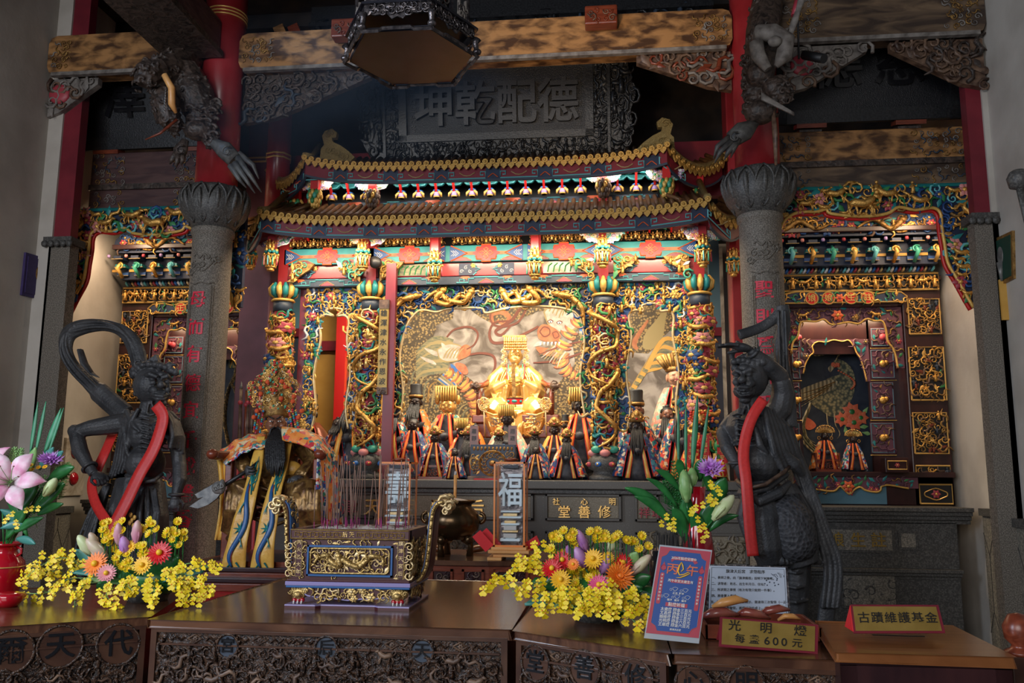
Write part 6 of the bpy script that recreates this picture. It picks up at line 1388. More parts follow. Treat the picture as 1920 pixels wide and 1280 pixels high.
# the golden goddess
GY=8.4
def G(px,py,d=0):return at(px,py,GY-d)
gs=GY/FOC
t=thing('goddess_statue','large gilded seated goddess with beaded crown at the centre of the altar','statue',(G(966,820).x,GY,1.90))
b=MB('gold')
b.ell(G(966,725,.02),(24*gs,.13,40*gs),nu=16,nv=10);b.ell(G(966,770,.08),(42*gs,.22,26*gs),nu=16,nv=10)
b.tube([G(966,700,.05),G(966,680,.05)],[9*gs,7*gs],10)
for sg in(-1,1):
 X_=966
 b.tube([G(X_,696,.02),G(X_+sg*22,697,.02),G(X_+sg*37,712,.03),G(X_+sg*45,735,.06)],[12*gs,15*gs,16*gs,17*gs],12)
 b.tube([G(X_+sg*45,737,.06),G(X_+sg*32,728,.18),G(X_+sg*14,716,.24)],[16*gs,13*gs,7*gs],10)
 for k in range(6):b.tube([G(X_+sg*(40-5*k),728-k,.12+.03*k),G(X_+sg*(44-5*k),755,.14+.02*k),G(X_+sg*(38-4*k),780-2*k,.16+.02*k)],[3.2*gs,4.2*gs,3*gs],7)
 b.tube([G(X_+sg*12,765,.10),G(X_+sg*42,768,.26),G(X_+sg*48,778,.30)],[22*gs,22*gs,20*gs],12)
 b.tube([G(X_+sg*44,778,.30),G(X_+sg*34,812,.27),G(X_+sg*30,820,.27)],[17*gs,13*gs,14*gs],12)
 for k in range(5):b.tube([G(X_+sg*(52-9*k),782+2*k,.36),G(X_+sg*(46-9*k),800,.36),G(X_+sg*(40-7*k),817,.34)],[2.5*gs,3.5*gs,2.2*gs],6)
 for k in range(4):b.tube([G(X_+sg*(30+4*k),700+4*k,.10),G(X_+sg*(38+3*k),720+3*k,.17),G(X_+sg*(30+3*k),738+4*k,.22)],2.2*gs,6)
 b.tube([G(X_+sg*13,697,.14),G(X_+sg*15,730,.20),G(X_+sg*20,775,.26),G(X_+sg*24,818,.30)],[3*gs,5*gs,6*gs,5*gs],8)
b.tube([G(966,772,.24),G(966,816,.26)],[20*gs,22*gs],12)
for k in range(4):b.tube([G(950+4*k,770+3*k,.32),G(966,778+5*k,.36),G(982-4*k,770+3*k,.32)],1.6*gs,6)
for sg in(-1,1):
 for k in range(5):b.tube([G(966+sg*(14+5*k),692+k,.12-.02*k),G(966+sg*(22+5*k),708+3*k,.15-.02*k),G(966+sg*(30+4*k),728+4*k,.20-.02*k)],1.9*gs,6)
 for k in range(4):b.tube([G(966+sg*(56-2*k),772+5*k,.40),G(966+sg*(40-3*k),778+7*k,.43),G(966+sg*(20-k),776+9*k,.40)],2.2*gs,6)
sculpt(b,'robe',t,.007,'gold_smooth',1)
b=MB('gold');b.ell(G(966,667,.08),(12.5*gs,12.5*gs,17*gs),nu=20,nv=14);b.ell(G(966,673,.14),(8*gs,4*gs,8*gs),nu=12,nv=8);b.tube([G(966,664,.147),G(966,671,.158)],[1.3*gs,2.1*gs],8)
for sg in(-1,1):b.ell(G(966+sg*5,665.5,.138),(3.6*gs,1.4*gs,1.2*gs));b.tube([G(966+sg*2.5,661.5,.142),G(966+sg*6,660.5,.138),G(966+sg*9,662,.128)],[.5*gs,.6*gs,.3*gs],5);b.ell(G(966+sg*12.7,668,.07),(1.8*gs,2.5*gs,6*gs));b.ell(G(966+sg*6,672,.135),(3.5*gs,2*gs,4*gs))
b.ell(G(966,676.5,.150),(3*gs,1.2*gs,.9*gs));b.ell(G(966,678.5,.148),(2.3*gs,1.2*gs,.9*gs));b.ell(G(966,683,.135),(4*gs,2.4*gs,3*gs));
gh=sculpt(b,'head',t,.0045,'gold_smooth',1)
b=MB('gold');hand(b,G(954,716,.27),(1,-.25,.35),(0,.6,-.4),.15,.25,1);hand(b,G(980,716,.27),(-1,-.25,.30),(0,.6,-.4),.15,.25,-1)
b.obj('hands',t)
b=MB('gold_dull');b.bar(G(962,678,.34),G(964,745,.30),.036,.012,up=(0,1,0));b.obj('tablet',t)
b=MB('bright_red');c=G(966,753,.22)
b.grid(lambda u,v:c+Vector((.115*math.sin((u-.5)*2.4),-.13*math.cos((u-.5)*2.4)+.06,(v-.5)*.055)),12,1);b.use('teal')
for x in(-.06,0,.06):b.ell(c+Vector((x,-.075+abs(x)*.3,0)),(.028 if x==0 else .014,.012,.014),nu=10,nv=6)
b.use('black');b.tube([c+Vector((.118*math.sin(a),-.135*math.cos(a)+.06,.03))for a in[-1.2+.2*i for i in range(13)]],.004,4);b.obj('belt',t)
b=MB('jade');b.tube([G(953,683,.16),G(953,697,.18),G(959,709,.22),G(966,714,.24),G(974,709,.22),G(980,697,.18),G(980,683,.16)],.006,6);b.use('rose');b.tube([G(951,683,.16),G(950,698,.18),G(951,712,.20)],.006,6);b.tube([G(983,683,.16),G(984,698,.18),G(982,712,.20)],.006,6);b.obj('necklace',t)
b=MB('gold');b.lathe([(13*gs,0),(14*gs,.03),(13*gs,.10),(12*gs,.13)],18,G(966,655,.07));p=G(966,634,.09);b.box(p.x-21*gs,p.x+21*gs,p.y-.12,p.y+.10,p.z-.004,p.z+.012)
for k in range(12):
 x=-20+40*k/11;
 b.use('gold_smooth');b.tube([G(966+x,634,.21)+Vector((0,0,.012)),G(966+x,634,.215),G(966+x,658-3*abs(math.cos(k)),.215)],.0085,6)
 for j in range(4):b.ell(G(966+x,639+5*j,.217),.0105,nu=6,nv=4)
b.use('gold');
for sg in(-1,1):
 for k in range(9):flower(b,lambda u,v,w,k=k,sg=sg:G(966+sg*(20+3*math.sin(k*1.7)),655+3.4*k,.10)+Vector((u,-w,v)),.028,'pale_gold','gold')
for k in range(6):a=PI*k/5;b.ell(G(966+11*math.cos(a),652-9*math.sin(a),.17),.014)
b.obj('beaded_crown',gh)
b=MB('slate')
for sg in(-1,1):
 for k in range(3):scroll(b,lambda u,v,w,k=k,sg=sg:G(966+sg*(30+6*k),785+4*k,.47)+Vector((u,-w,v)),.045,sg,k,.09)
b.obj('hem_embroidery',t)
t=thing('throne','dark rosewood throne with dragon-headed arms behind the golden goddess','chair',(G(966,820).x,GY,1.90))
b=MB('rosewood')
def both(f):
 for sg in(-1,1):f(sg)
both(lambda sg:b.tube([G(966+sg*30,705,-.15),G(966+sg*45,712,.0),G(966+sg*60,722,.22),G(966+sg*72,724,.34)],[.02,.024,.026,.03],8))
b.tube([G(934,705,-.15),G(950,690,-.2),G(982,690,-.2),G(998,705,-.15)],.022,8);b.obj('arm_rail',t)
b=MB('carv_brown');both(lambda sg:(b.ell(G(966+sg*74,724,.36),(.05,.06,.035)),b.tube([G(966+sg*77,722,.38),G(966+sg*83,723,.42)],[.028,.018],7),scroll(b,lambda u,v,w:G(966+sg*72,720,.40)+Vector((u,-w,v)),.04,sg),scroll(b,lambda u,v,w:G(966+sg*72,732,.38)+Vector((u,-w,v)),.03,sg)));b.obj('dragon_finials',t)
b=MB('rosewood');both(lambda sg:b.tube([G(966+sg*69,728,.30),G(966+sg*68,750,.30),G(966+sg*69,778,.30)],[.022,.028,.022],8));both(lambda sg:b.tube([G(966+sg*55,720,.1),G(966+sg*55,775,.1)],.014,8));b.obj('arm_post',t)
b=MB('rosewood');c0,c1=G(885,782,.3),G(1048,782,.3);b.box(c0.x,c1.x,GY-.32,GY+.3,2.04,2.12);b.box(c0.x+.04,c1.x-.04,GY-.30,GY+.28,1.9,2.04);b.obj('seat',t,bev=.012)
for sg,l in((-1,'left'),(1,'right')):
 c=G(966+sg*57 if sg>0 else 907.5,758,.46);b=MB('pale_gold');
 b.tube([c+Vector((.052*math.cos(a),0,.062*math.sin(a)))for a in[2*PI*i/22 for i in range(23)]],.007,5);b.tube([c+Vector((0,0,-.06)),c+Vector((0,.05,-.22)),Vector((c.x,GY-.35,1.9))],.008,5)
 carve(b,lambda u,v:u*u/.0025+v*v/.0036<1,(-.05,.05,-.06,.06),.028,lambda u,v,w:c+Vector((u,-w*.6,v)),[(2,'scroll','pale_gold'),(1,'vine','gold')],3,sz=.8)
 tag(b.obj('ceremonial_fan',origin=c),'openwork gilt oval fan standing %s of the goddess knees'%('at the left' if sg<0 else 'at the right'),'fan')
# seated general in the crown
DY=5.9;ds=DY/FOC
def D(px,py,d=0):return at(px,py,DY-d)
t=thing('general_statue','large seated general statue with towering jewelled crown and long black beard, left of the burner','statue',(D(510,1000).x,DY,.98))
b=MB('gold')
b.ell(D(522,850,-.02),(40*ds,.14,48*ds),nu=16,nv=10);b.ell(D(510,915,.02),(60*ds,.2,36*ds),nu=16,nv=10)
for sg,sh,el,wr in((-1,(480,828),(452,862),(462,880)),(1,(562,826),(590,868),(562,893))):
 b.tube([D(*sh,-.02),D(*el,.04),D(*wr,.22)],[20*ds,19*ds,13*ds],12)
 for k in range(4):b.tube([D(sh[0]+sg*4*k,sh[1]+6*k,.08),D(el[0]+sg*2,el[1]-14+7*k,.14),D(wr[0]+sg*(12-3*k),wr[1]-6+4*k,.24)],3*ds,6)
for kn,ft in(((452,925),(440,1000)),((572,925),(582,1000))):
 b.tube([D(510,915,.05),D(*kn,.30),D(*ft,.26)],[34*ds,32*ds,20*ds],12);b.ell(D(ft[0],ft[1]+8,.34),(14*ds,26*ds,9*ds))
 for k in range(5):b.tube([D(kn[0]-24+12*k,kn[1]-8,.36),D(kn[0]-26+12*k,kn[1]+30,.38),D(ft[0]-22+11*k,ft[1]-4,.31)],[5*ds,7*ds,5*ds],8)
for k in range(5):b.tube([D(470,905+16*k,.30),D(512,922+16*k,.26),D(555,905+16*k,.30)],4*ds,7)
sculpt(b,'robe',t,.010,'robe_gilt',2)
b=MB('satin_gold');b.ell(D(542,880,.16),(26*ds,.05,17*ds),nu=14,nv=8);b.obj('sash',t)
b=MB('clay');hand(b,D(464,880,.27),(.2,-.4,-.1),(1,.2,0),.17,1.2,1);hand(b,D(564,894,.25),(-.3,-.8,-.2),(0,.2,-1),.17,1.1,-1);b.obj('fists',t)
b=MB('gold');b.tube([D(518,830,.02),D(518,800,.02)],11*ds,10);b.ell(D(518,795,.06),(18*ds,18*ds,24*ds),nu=20,nv=14);b.tube([D(516,788,.155),D(516,797,.175)],[2*ds,4*ds],8);b.ell(D(516,799,.16),(6*ds,3*ds,3*ds))
for sg in(-1,1):b.ell(D(518+sg*8,790,.14),(5*ds,2*ds,1.6*ds));b.tube([D(518+sg*3,786,.16),D(518+sg*8,783,.155),D(518+sg*15,781,.12)],[1.6*ds,2*ds,1*ds],6);b.ell(D(518+sg*10,798,.135),(6*ds,4*ds,5*ds));b.ell(D(518+sg*18,797,.05),(3*ds,4*ds,8*ds))
gh=sculpt(b,'head',t,.0045,'face_brown',1)
b=MB('white_paint')
for sg in(-1,1):b.use('white_paint');b.ell(D(516+sg*8,789.5,.160),(3.6*ds,1.2*ds,1.3*ds),nu=10,nv=6);b.use('black');b.ell(D(516.3+sg*7.6,789.5,.1645),(1.3*ds,.8*ds,1.2*ds),nu=8,nv=6);b.tube([D(516+sg*2.5,785.5,.17),D(516+sg*8,782,.168),D(516+sg*15,778.5,.13)],[1.2*ds,1.7*ds,.4*ds],6)
b.obj('eyes',gh)
b=MB('beard')
for k in range(22):
 x=(k-10.5)*1.2;j=3*math.sin(k*2.7)
 b.tube([D(517+x*.75,801+.05*x*x,.15),D(516+x*1.3,830,.23),D(516+x*1.4+j*.4,862,.30),D(515+x*1.1+j,893+j*1.6-.08*x*x,.34)],[2.4*ds,2.8*ds,2.4*ds,.6*ds],5)
for sg in(-1,1):b.tube([D(517+sg*2,800,.18),D(517+sg*9,804,.18),D(517+sg*13,822,.19)],[1.5*ds,2*ds,1*ds],5)
b.obj('beard',gh)
b=MB('gold_dull');b.lathe([(24*ds,3*ds),(25*ds,10*ds),(28*ds,26*ds),(26*ds,55*ds),(14*ds,90*ds),(3*ds,106*ds)],20,D(518,785,.02));cc=b.obj('crown',t)
R=random.Random(12);cb=MB('gold')
for k in range(330):
 a=R.uniform(-1.35,1.35);f=R.random();zz=12+95*f;hw=(28+16*math.sin(min(1,f*1.5)*PI*.8))*(1-.80*max(0,f-.5)/.5)*(1 if f>.12 else .8)
 c=D(518+hw*math.sin(a)*1.12,783-zz,.02)+Vector((0,-hw*ds*math.cos(a)*.8,0));m=R.choice(['gold','gold','gold_dull','pale_gold','gold','red_jewel','gold','gold_dull','jade'])
 if m.startswith('gold')or m=='pale_gold':
  if R.random()<.5:cb.use(m);scroll(cb,lambda u,v,w:c+Vector((u,-w,v)),R.uniform(.013,.024),R.choice((1,-1)),R.random()*6,.2,7)
  else:flower(cb,lambda u,v,w:c+Vector((u,-w,v)),R.uniform(.014,.022),m,R.choice(('red_jewel','gold','gold','gold_dull','blue_jewel')),5)
 else:cb.use(m);cb.ell(c-Vector((0,.02,0)),R.uniform(.006,.010),nu=6,nv=4)
cb.obj('crown_filigree',cc)
for px,py in((527,686),(502,716),(528,715),(489,738),(489,727),(549,752),(527,747),(476,782),(560,782),(535,725),(551,743),(512,731),(482,770),(566,770)):
 b=MB('pompom');b.ell(D(px,py,.15),.017,nu=10,nv=7);b.obj('pompom',cc)
b=MB('red_jewel')
for sg in(-1,1):
 for k in range(34):b.use(('red_jewel','gold','blue_jewel','rose','jade')[k%5]);b.ell(D(518+sg*(30+7*math.sin(k*2.1)+.22*k),768+1.3*k,.10+.02*math.sin(k)),.009,nu=6,nv=4)
b.obj('jewel_tassels',cc)
b=MB('brocade_orange')
def cl(u,v):
 a=D(498,812,.03).lerp(D(408,850,.10),v);c=D(505,825,.20).lerp(D(425,858,.25),v);p=a.lerp(c,u);return p+Vector((0,0,.04*math.sin(PI*v)+.008*math.sin(v*22)-.04*u))
b.sheet(cl,4,14,.01)
def cr(u,v):
 top=[(535,806,.0),(575,806,.02),(608,822,.06),(628,850,.10),(636,900,.12),(640,985,.12)];bot=[(530,826,.22),(560,832,.26),(590,845,.3),(596,862,.34),(592,910,.34),(588,985,.32)]
 f=v*5;i=min(int(f),4);g=f-i;a=D(*top[i]).lerp(D(*top[i+1]),g);c=D(*bot[i]).lerp(D(*bot[i+1]),g);return a.lerp(c,u)+Vector((0,-.012*math.sin(u*18)*v-.05*math.sin(PI*u)*(1-v),.05*math.sin(PI*u)*(1-v)))
b.sheet(cr,10,22,.01);b.obj('orange_cape',t)
b=MB('brocade_white');b.sheet(lambda u,v:cr(u*.45+.5,.42+v*.58)+Vector((-.004,-.018,0)),5,12,.008);b.sheet(lambda u,v:cl(.75+.3*u,v)+Vector((0,-.012,-.01)),2,12,.006);b.obj('cape_lining',t)
b=MB('brocade_multi');b.sheet(lambda u,v:cr(u*.22,.35+v*.65)+Vector((.006,-.012,0)),3,12,.008);b.obj('cape_border',t)
def band3(ctr,wid,nm,dr):
 b=MB('satin_gold');n=26
 C3=curve2([D(*c)for c in ctr],5);k=len(C3)
 def f(u,v):
  i=min(v*(k-1),k-1.001);j=int(i);p=C3[j].lerp(C3[j+1],i-j);w_=(wid[0]+(wid[1]-wid[0])*v)*ds;return p+Vector(((u-.5)*w_,.006*math.sin(v*20+u*3),0))
 b.sheet(f,6,k*2,.007);e=C3[-1];w_=wid[1]*ds/2
 b.add([e+Vector((-w_,-.004,0)),e+Vector((w_,-.004,0)),e+Vector((0,-.004,-.055)),e+Vector((-w_,.004,0)),e+Vector((w_,.004,0)),e+Vector((0,.004,-.055))],[(0,1,2),(5,4,3),(0,2,5,3),(1,4,5,2)])
 o=b.obj(nm,t)
 q=MB('teal');q.use('blue_jewel')
 F=lambda u,v:Vector(f(u,v))+Vector((0,-.012,0))
 q.use('burn_blue');q.tube([F(.5+.22*math.sin(6+v*14),v)for v in[.36+.54*i/22 for i in range(23)]],[.006+.012*math.sin(PI*i/22)**.6 for i in range(23)],6,fl=.5)
 q.use('teal')
 for i in range(9):v=.20+.02*i;q.tube([F(.5,.36),F(.5+.3*math.sin(i*1.9),v+.06),F(.5+.34*math.sin(i*1.9+.6),v-.02)],[.006,.004,.001],4)
 for i in range(8):a=i*.8;q.tube([F(.5,.62),F(.5+.35*math.cos(a),.62+.05*math.sin(a))],[.008,.001],4)
 for v0,s in((.9,1),(.9,-1),(.72,1),(.5,-1)):
  for j in(-1,0,1):q.tube([F(.5+.1*s,v0-.04),F(.5+.24*s,v0),F(.5+.24*s+.1*j,v0+.035)],[.006,.004,.001],4)
 q.use('rose');q.tube([F(.56+.2*math.sin(6+v*14),v)for v in[.36+.5*i/18 for i in range(19)]],.0025,4)
 q.use('satin_orange')
 for j in range(4):q.tube([F(.5+.42*math.cos(a),.985-.012*j*math.sin(a)-.015*math.sin(a))for a in[PI*i/10 for i in range(11)]],.003,4)
 q.use('rose');q.ell(F(.5,.985),(.02,.006,.012));q.obj('dragon_embroidery',o)
band3([(490,818,.12),(483,860,.24),(470,920,.40),(452,985,.46),(441,1040,.47),(436,1078,.47)],(15,46),'embroidered_band',1)
band3([(543,820,.12),(531,865,.24),(515,920,.40),(502,985,.46),(494,1040,.47),(490,1080,.47)],(15,44),'embroidered_band',-1)
t=thing('armchair','red-brown horseshoe armchair carrying the seated general','chair',(D(510,1000).x,DY,.98))
b=MB('rosewood');b.tube([D(395,851,.30),D(405,853,.26),D(430,853,.15),D(470,845,-.10),D(520,838,-.22),D(570,842,-.12),D(598,852,.12),D(602,853,.32)],[.035,.032,.028,.026,.026,.026,.028,.036],10)
for px in(399,600):b.ell(D(px,851,.33),(.042,.045,.036))
b.obj('arm_rail',t)
b=MB('rosewood');z0=.98
for px,d in((432,.2),(596,.2),(470,-.2),(560,-.2)):p=D(px,860,d);b.box(p.x-.025,p.x+.025,p.y-.025,p.y+.025,z0,p.z)
a,c=D(425,930,.2),D(602,930,.2);b.box(a.x,c.x,DY-.26,DY+.25,1.26,1.31);b.obj('frame',t,bev=.008)
b=MB('satin_gold');b.use('robe_gilt');b.use('satin_gold');b.sheet(lambda u,v:D(408+8*math.sin(v*3)-6*v+24*u,862+150*v,.18+.02*math.sin(u*12+v*3)),8,12,.012);b.obj('hanging_cloth',t)
t=thing('stepped_plinth','red-brown stepped wooden plinth under the seated general','plinth',(D(500,1100).x,5.6,.82))
x0,x1=D(375,1050,.3).x,D(650,1050).x
for k,(z0,z1,d,m)in enumerate(((.82,.87,.62,28),(.89,.925,.52,12),(.95,.985,.42,0))):
 b=MB('rosewood');b.box(x0-.05+.03*k+.0,x1,DY-d,DY+.45,z0,z1);b.use('dark_wood');b.box(x0+.03*k,x1,DY-d+.03,DY+.44,z1,z1+.03 if k<2 else z1+.001);b.obj('tier',t,bev=.006)
t=thing('halberd','grey halberd with dragon-headed socket held out low by the seated general','halberd',D(400,930,.4))
b=MB('iron');b.tube([D(492,860,.22),D(470,878,.30),D(417,912,.42)],.014,8);b.obj('shaft',t)
b=MB('blade');b.ell(D(410,914,.43),(.05,.03,.045));b.ell(D(416,912,.43),(.022,.03,.05));
for k in range(4):scroll(b,lambda u,v,w,k=k:D(404+4*k,916-2*k,.46)+Vector((u,-w,v)),.02,1,k)
b.obj('dragon_socket',t)
o=[(412,905),(398,908),(382,917),(366,926),(372,933),(380,932),(368,940),(355,949),(372,952),(392,946),(408,934),(416,922)]
P2=[D(x,y,.43)for x,y in o];b=MB('blade');c0=P2[0];b.prism([(p.x,p.z)for p in P2],lambda u,v,w:Vector((u,P2[0].y-w,v)),-.008,.008);b.obj('blade',t,bev=.004)
for k,px in enumerate((452,463,474,486,466)):
 p0,p1=at(px,728+4*(k%2),6.9),at(px-4,860,6.9);b=MB('rosewood' if k%2 else 'carv_brown');b.tube([p1,p0],[.018,.012],6);b.use('blade');b.tube([p0,p0+Vector((0,0,.06))],[.016,.001],6);b.use('rose');b.ell(p0-Vector((0,0,.12)),.022)
 b.tube([Vector((p1.x,p1.y,.0)),p1],.014,6)
 tag(b.obj('ceremonial_spear',origin=(p1.x,p1.y,0)),'upright spear in the rack behind the seated general, %s'%('leftmost','second from the left','fourth','rightmost','the middle one')[k],'spear','ceremonial spears')
# guardian statues
def guardian_left():
 Y=6.1;s=Y/FOC;g=lambda px,py,d=0:at(px,py,Y-d)
 t=thing('guardian_statue','dark clay demon guardian with fists lowered and a looping scarf, on the left','statue',(g(255,1000).x,Y,0))
 b=MB('clay')
 b.ell(g(275,812,.02),(42*s,.15,38*s),nu=18,nv=12);b.ell(g(273,868,.04),(37*s,.15,36*s),nu=18,nv=12);b.ell(g(268,790,.0),(56*s,.11,18*s),nu=16,nv=8)
 b.tube([g(275,790,.02),g(280,762,.05),g(284,745,.06)],[22*s,18*s,18*s],12)
 for k in range(7):
  y=784+9*k
  for sg in(-1,1):b.tube([g(284+sg*3,y+3,.17),g(284+sg*16,y-1,.165),g(284+sg*30,y+4,.11)],[1.6*s,2.6*s,1.4*s],6)
 for sg in(-1,1):b.tube([g(283,778,.12),g(283+sg*20,772,.10),g(283+sg*38,776,.05)],2.6*s,6);b.ell(g(283+sg*17,800,.12),(17*s,.04,13*s))
 for sg in(-1,1):b.tube([g(281,745,.12),g(283+sg*8,775,.12)],2.4*s,6)
 b.tube([g(238,792,0),g(205,797,.02),g(170,802,.06),g(146,808,.08)],[20*s,19*s,16*s,13*s],12);b.ell(g(140,808,.08),13.5*s)
 b.tube([g(143,812,.08),g(150,845,.12),g(165,872,.16),g(176,888,.18)],[14*s,15*s,11*s,9*s],12)
 b.tube([g(310,790,0),g(325,805,.0),g(333,845,.02),g(337,875,.04)],[20*s,17*s,14*s,13*s],12)
 b.tube([g(337,872,.04),g(337,900,.08),g(331,925,.10),g(329,936,.11)],[13.5*s,13*s,9.5*s,9*s],12)
 hand(b,g(178,887,.18),(1,-.35,-.45),(0,.5,-1),50*s,1.25,1);hand(b,g(330,930,.11),(0,-.25,-1),(-.3,1,0),46*s,1.1,-1)
 b.ell(g(284,722,.07),(33*s,34*s,37*s),nu=22,nv=16);b.ell(g(298,740,.12),(22*s,20*s,14*s));b.ell(g(303,722,.20),(9*s,9*s,7*s));b.tube([g(298,710,.185),g(303,720,.215)],[3.5*s,6*s],8)
 for x,y,d in((286,711,.18),(313,716,.16)):b.ell(g(x,y,d),(7*s,5*s,4.5*s));b.ell(g(x,y+7,d-.01),(9*s,6*s,5*s))
 b.tube([g(270,706,.16),g(282,701,.20),g(296,707,.20)],[4*s,6*s,4*s],8);b.tube([g(302,708,.20),g(313,704,.19),g(323,712,.13)],[4*s,5.5*s,3*s],8)
 b.ell(g(302,702,.16),(12*s,8*s,7*s));b.ell(g(288,731,.18),(10*s,6*s,8*s));b.ell(g(315,730,.16),(7*s,6*s,7*s))
 b.tube([g(278,738,.16),g(292,741,.21),g(306,743,.21),g(318,738,.16)],[2.2*s,3.2*s,3.2*s,2*s],8);b.tube([g(278,740,.15),g(294,748,.20),g(308,748,.20),g(317,741,.15)],[2*s,3*s,3*s,2*s],8);b.ell(g(302,756,.13),(12*s,9*s,8*s))
 b.tube([g(276,736,.15),g(280,742,.16),g(277,748,.13)],2*s,6);b.tube([g(318,735,.15),g(321,742,.14)],2*s,6)
 b.ell(g(254,722,.03),(5*s,8*s,13*s));b.ell(g(254,738,.03),(5*s,5*s,6*s))
 for k in range(11):a=-.2+k*.33;b.ell(g(285+36*math.cos(a)*-1,700-17*math.sin(a),.05+.09*math.sin(a*.9)),(8*s,9*s,7*s))
 for px,py in((262,690),(252,700),(270,684),(312,688),(322,694),(330,698),(318,684),(300,690),(286,690)):b.ell(g(px,py,.12),7*s)
 for px,py in((259,682),(325,690)):b.tube([g(px+7*math.cos(a),py+7*math.sin(a),.13)for a in[PI*i/4 for i in range(8)]],3*s,6)
 b.prism([(g(278,690).x,g(278,690).z),(g(318,690).x,g(318,692).z),(g(308,668).x,g(308,668).z),(g(296,676).x,g(296,676).z)],lambda u,v,w:Vector((u,Y-.08-w,v)),0,.05)
 b.tube([g(236,890,.08),g(262,905,.19),g(290,900,.17),g(305,888,.08)],4*s,8);b.ell(g(268,905,.02),(38*s,.15,20*s))
 b.tube([g(258,900,0),g(250,960,.04),g(243,1040,.05),g(240,1120,.05)],[40*s,46*s,44*s,34*s],14);b.tube([g(275,910,0),g(280,970,.03),g(284,1040,.0),g(285,1120,0)],[34*s,36*s,32*s,26*s],14)
 for k in range(10):x=205+10*k;b.tube([g(228+7*k,915,.12),g(x+6*math.sin(k),960,.20),g(x-6,1030,.22),g(x-8,1100,.2)],[2.5*s,4*s,5*s,4*s],6)
 b.tube([g(205,905,.02),g(188,950,.04),g(168,1010,.06),g(155,1080,.06)],[12*s,20*s,24*s,20*s],10,fl=.5)
 for k in range(4):b.tube([g(205-3*k,910,.07),g(186-6*k,960,.10),g(172-9*k,1015,.12),g(162-9*k,1070,.12)],3*s,6)
 for sg,pts in((-1,[(262,765),(248,790),(244,825),(240,862),(232,890)]),(1,[(306,765),(318,790),(322,815),(316,840)])):
  for k in range(5):b.tube([g(x+sg*(3+5*k)*(.5+.2*i),y+3*math.sin(k+i)+2*k,.13-.022*k)for i,(x,y)in enumerate(pts)],[4*s,6*s,6*s,5*s,3*s][:len(pts)],7)
 b.tube([g(238,770,.06),g(252,800,.16),g(262,808,.17),g(250,818,.15)],[6*s,5*s,3*s,1.5*s],7);b.tube([g(232,800,.10),g(238,845,.15),g(243,862,.15)],[6*s,5*s,1.5*s],7);b.tube([g(318,775,.05),g(330,785,.05),g(328,800,.06)],[8*s,6*s,2*s],7)
 L=curve2([g(236,778,-.02),g(205,752,-.06),g(172,722,-.08),g(140,688,-.1),g(124,655,-.1),g(130,625,-.1),(g(160,612,-.1)),g(200,610,-.1),g(232,622,-.1),g(252,648,-.1),g(262,682,-.08),g(262,705,-.06)],5);n=len(L)
 b.tube(L,[(21 if i<n*.15 else 15+3*math.sin(i*.3))*s for i in range(n)],12,up=(0,1,0),fl=.62)
 for o_ in(-9,9):b.tube([p+Vector((o_*s*(.6 if i<n*.5 else-.6),-9*s,o_*s*.6))for i,p in enumerate(L)],3.4*s,6)
 b.tube([g(150,655,-.06),g(158,682,-.04),g(172,700,-.03),g(187,708,-.02)],[8*s,10*s,7*s,1.5*s],8,fl=.5)
 b.ell(g(284,722,.07),(20*s,)*3);o=sculpt(b,'body',t,.0052,'clay',2)
 b=MB('clay')
 for c,nrm,r in((g(168,876,.165),unit(g(176,888,.18)-g(160,862,.15)),13*s),(g(331,927,.105),Vector((0,0,1)),12.5*s)):
  a,u=frame(nrm);b.tube([c+(a*math.cos(q)+u*math.sin(q))*r for q in[2*PI*i/20 for i in range(21)]],3*s,8)
 b.obj('bracelets',t)
 b=MB('gold_paint')
 for px,py in((245,965),(247,975),(250,985),(243,980),(252,970)):b.ell(g(px,py,.245),(4*s,2*s,5*s),nu=6,nv=4)
 b.obj('gilt_traces',t)
 b=MB('blade');q=thing('rock_plinth','rough dark stone base under the left clay guardian','plinth',(g(255,1000).x,Y,0));b=MB('dark_stone');zb=g(250,1130).z;b.prism([(g(170,1100).x,0),(g(330,1100).x,0),(g(320,1100).x,zb),(g(180,1100).x,zb)],lambda u,v,w:Vector((u,Y-w,v)),-.3,.3);b.obj('block',q,bev=.02)
 def rib(pts,w,nm):
  b=MB('ribbon_red');C3=curve2([g(*p)for p in pts],5);k=len(C3)
  def f(u,v):
   i=min(v*(k-1),k-1.001);j=int(i);p=C3[j].lerp(C3[j+1],i-j);d=unit(C3[min(j+1,k-1)]-C3[max(j-1,0)]);a=d.cross(Vector((0,-1,0))).normalized();return p+a*(u-.5)*w*s
  b.sheet(f,3,k,.006);o=b.obj('red_sash',t);o['label']=nm;return o
 rib([(292,758,.19),(305,780,.20),(298,815,.205),(284,850,.225),(262,888,.24),(238,938,.29),(214,985,.32),(202,1010,.33)],23,'broad red sash crossing the chest of the left clay guardian')
 rib([(212,812,-.10),(196,850,.0),(180,885,.05),(172,910,.12),(180,945,.20),(205,985,.31),(215,1000,.33)],20,'red sash end passing behind the hip of the left guardian')
guardian_left()
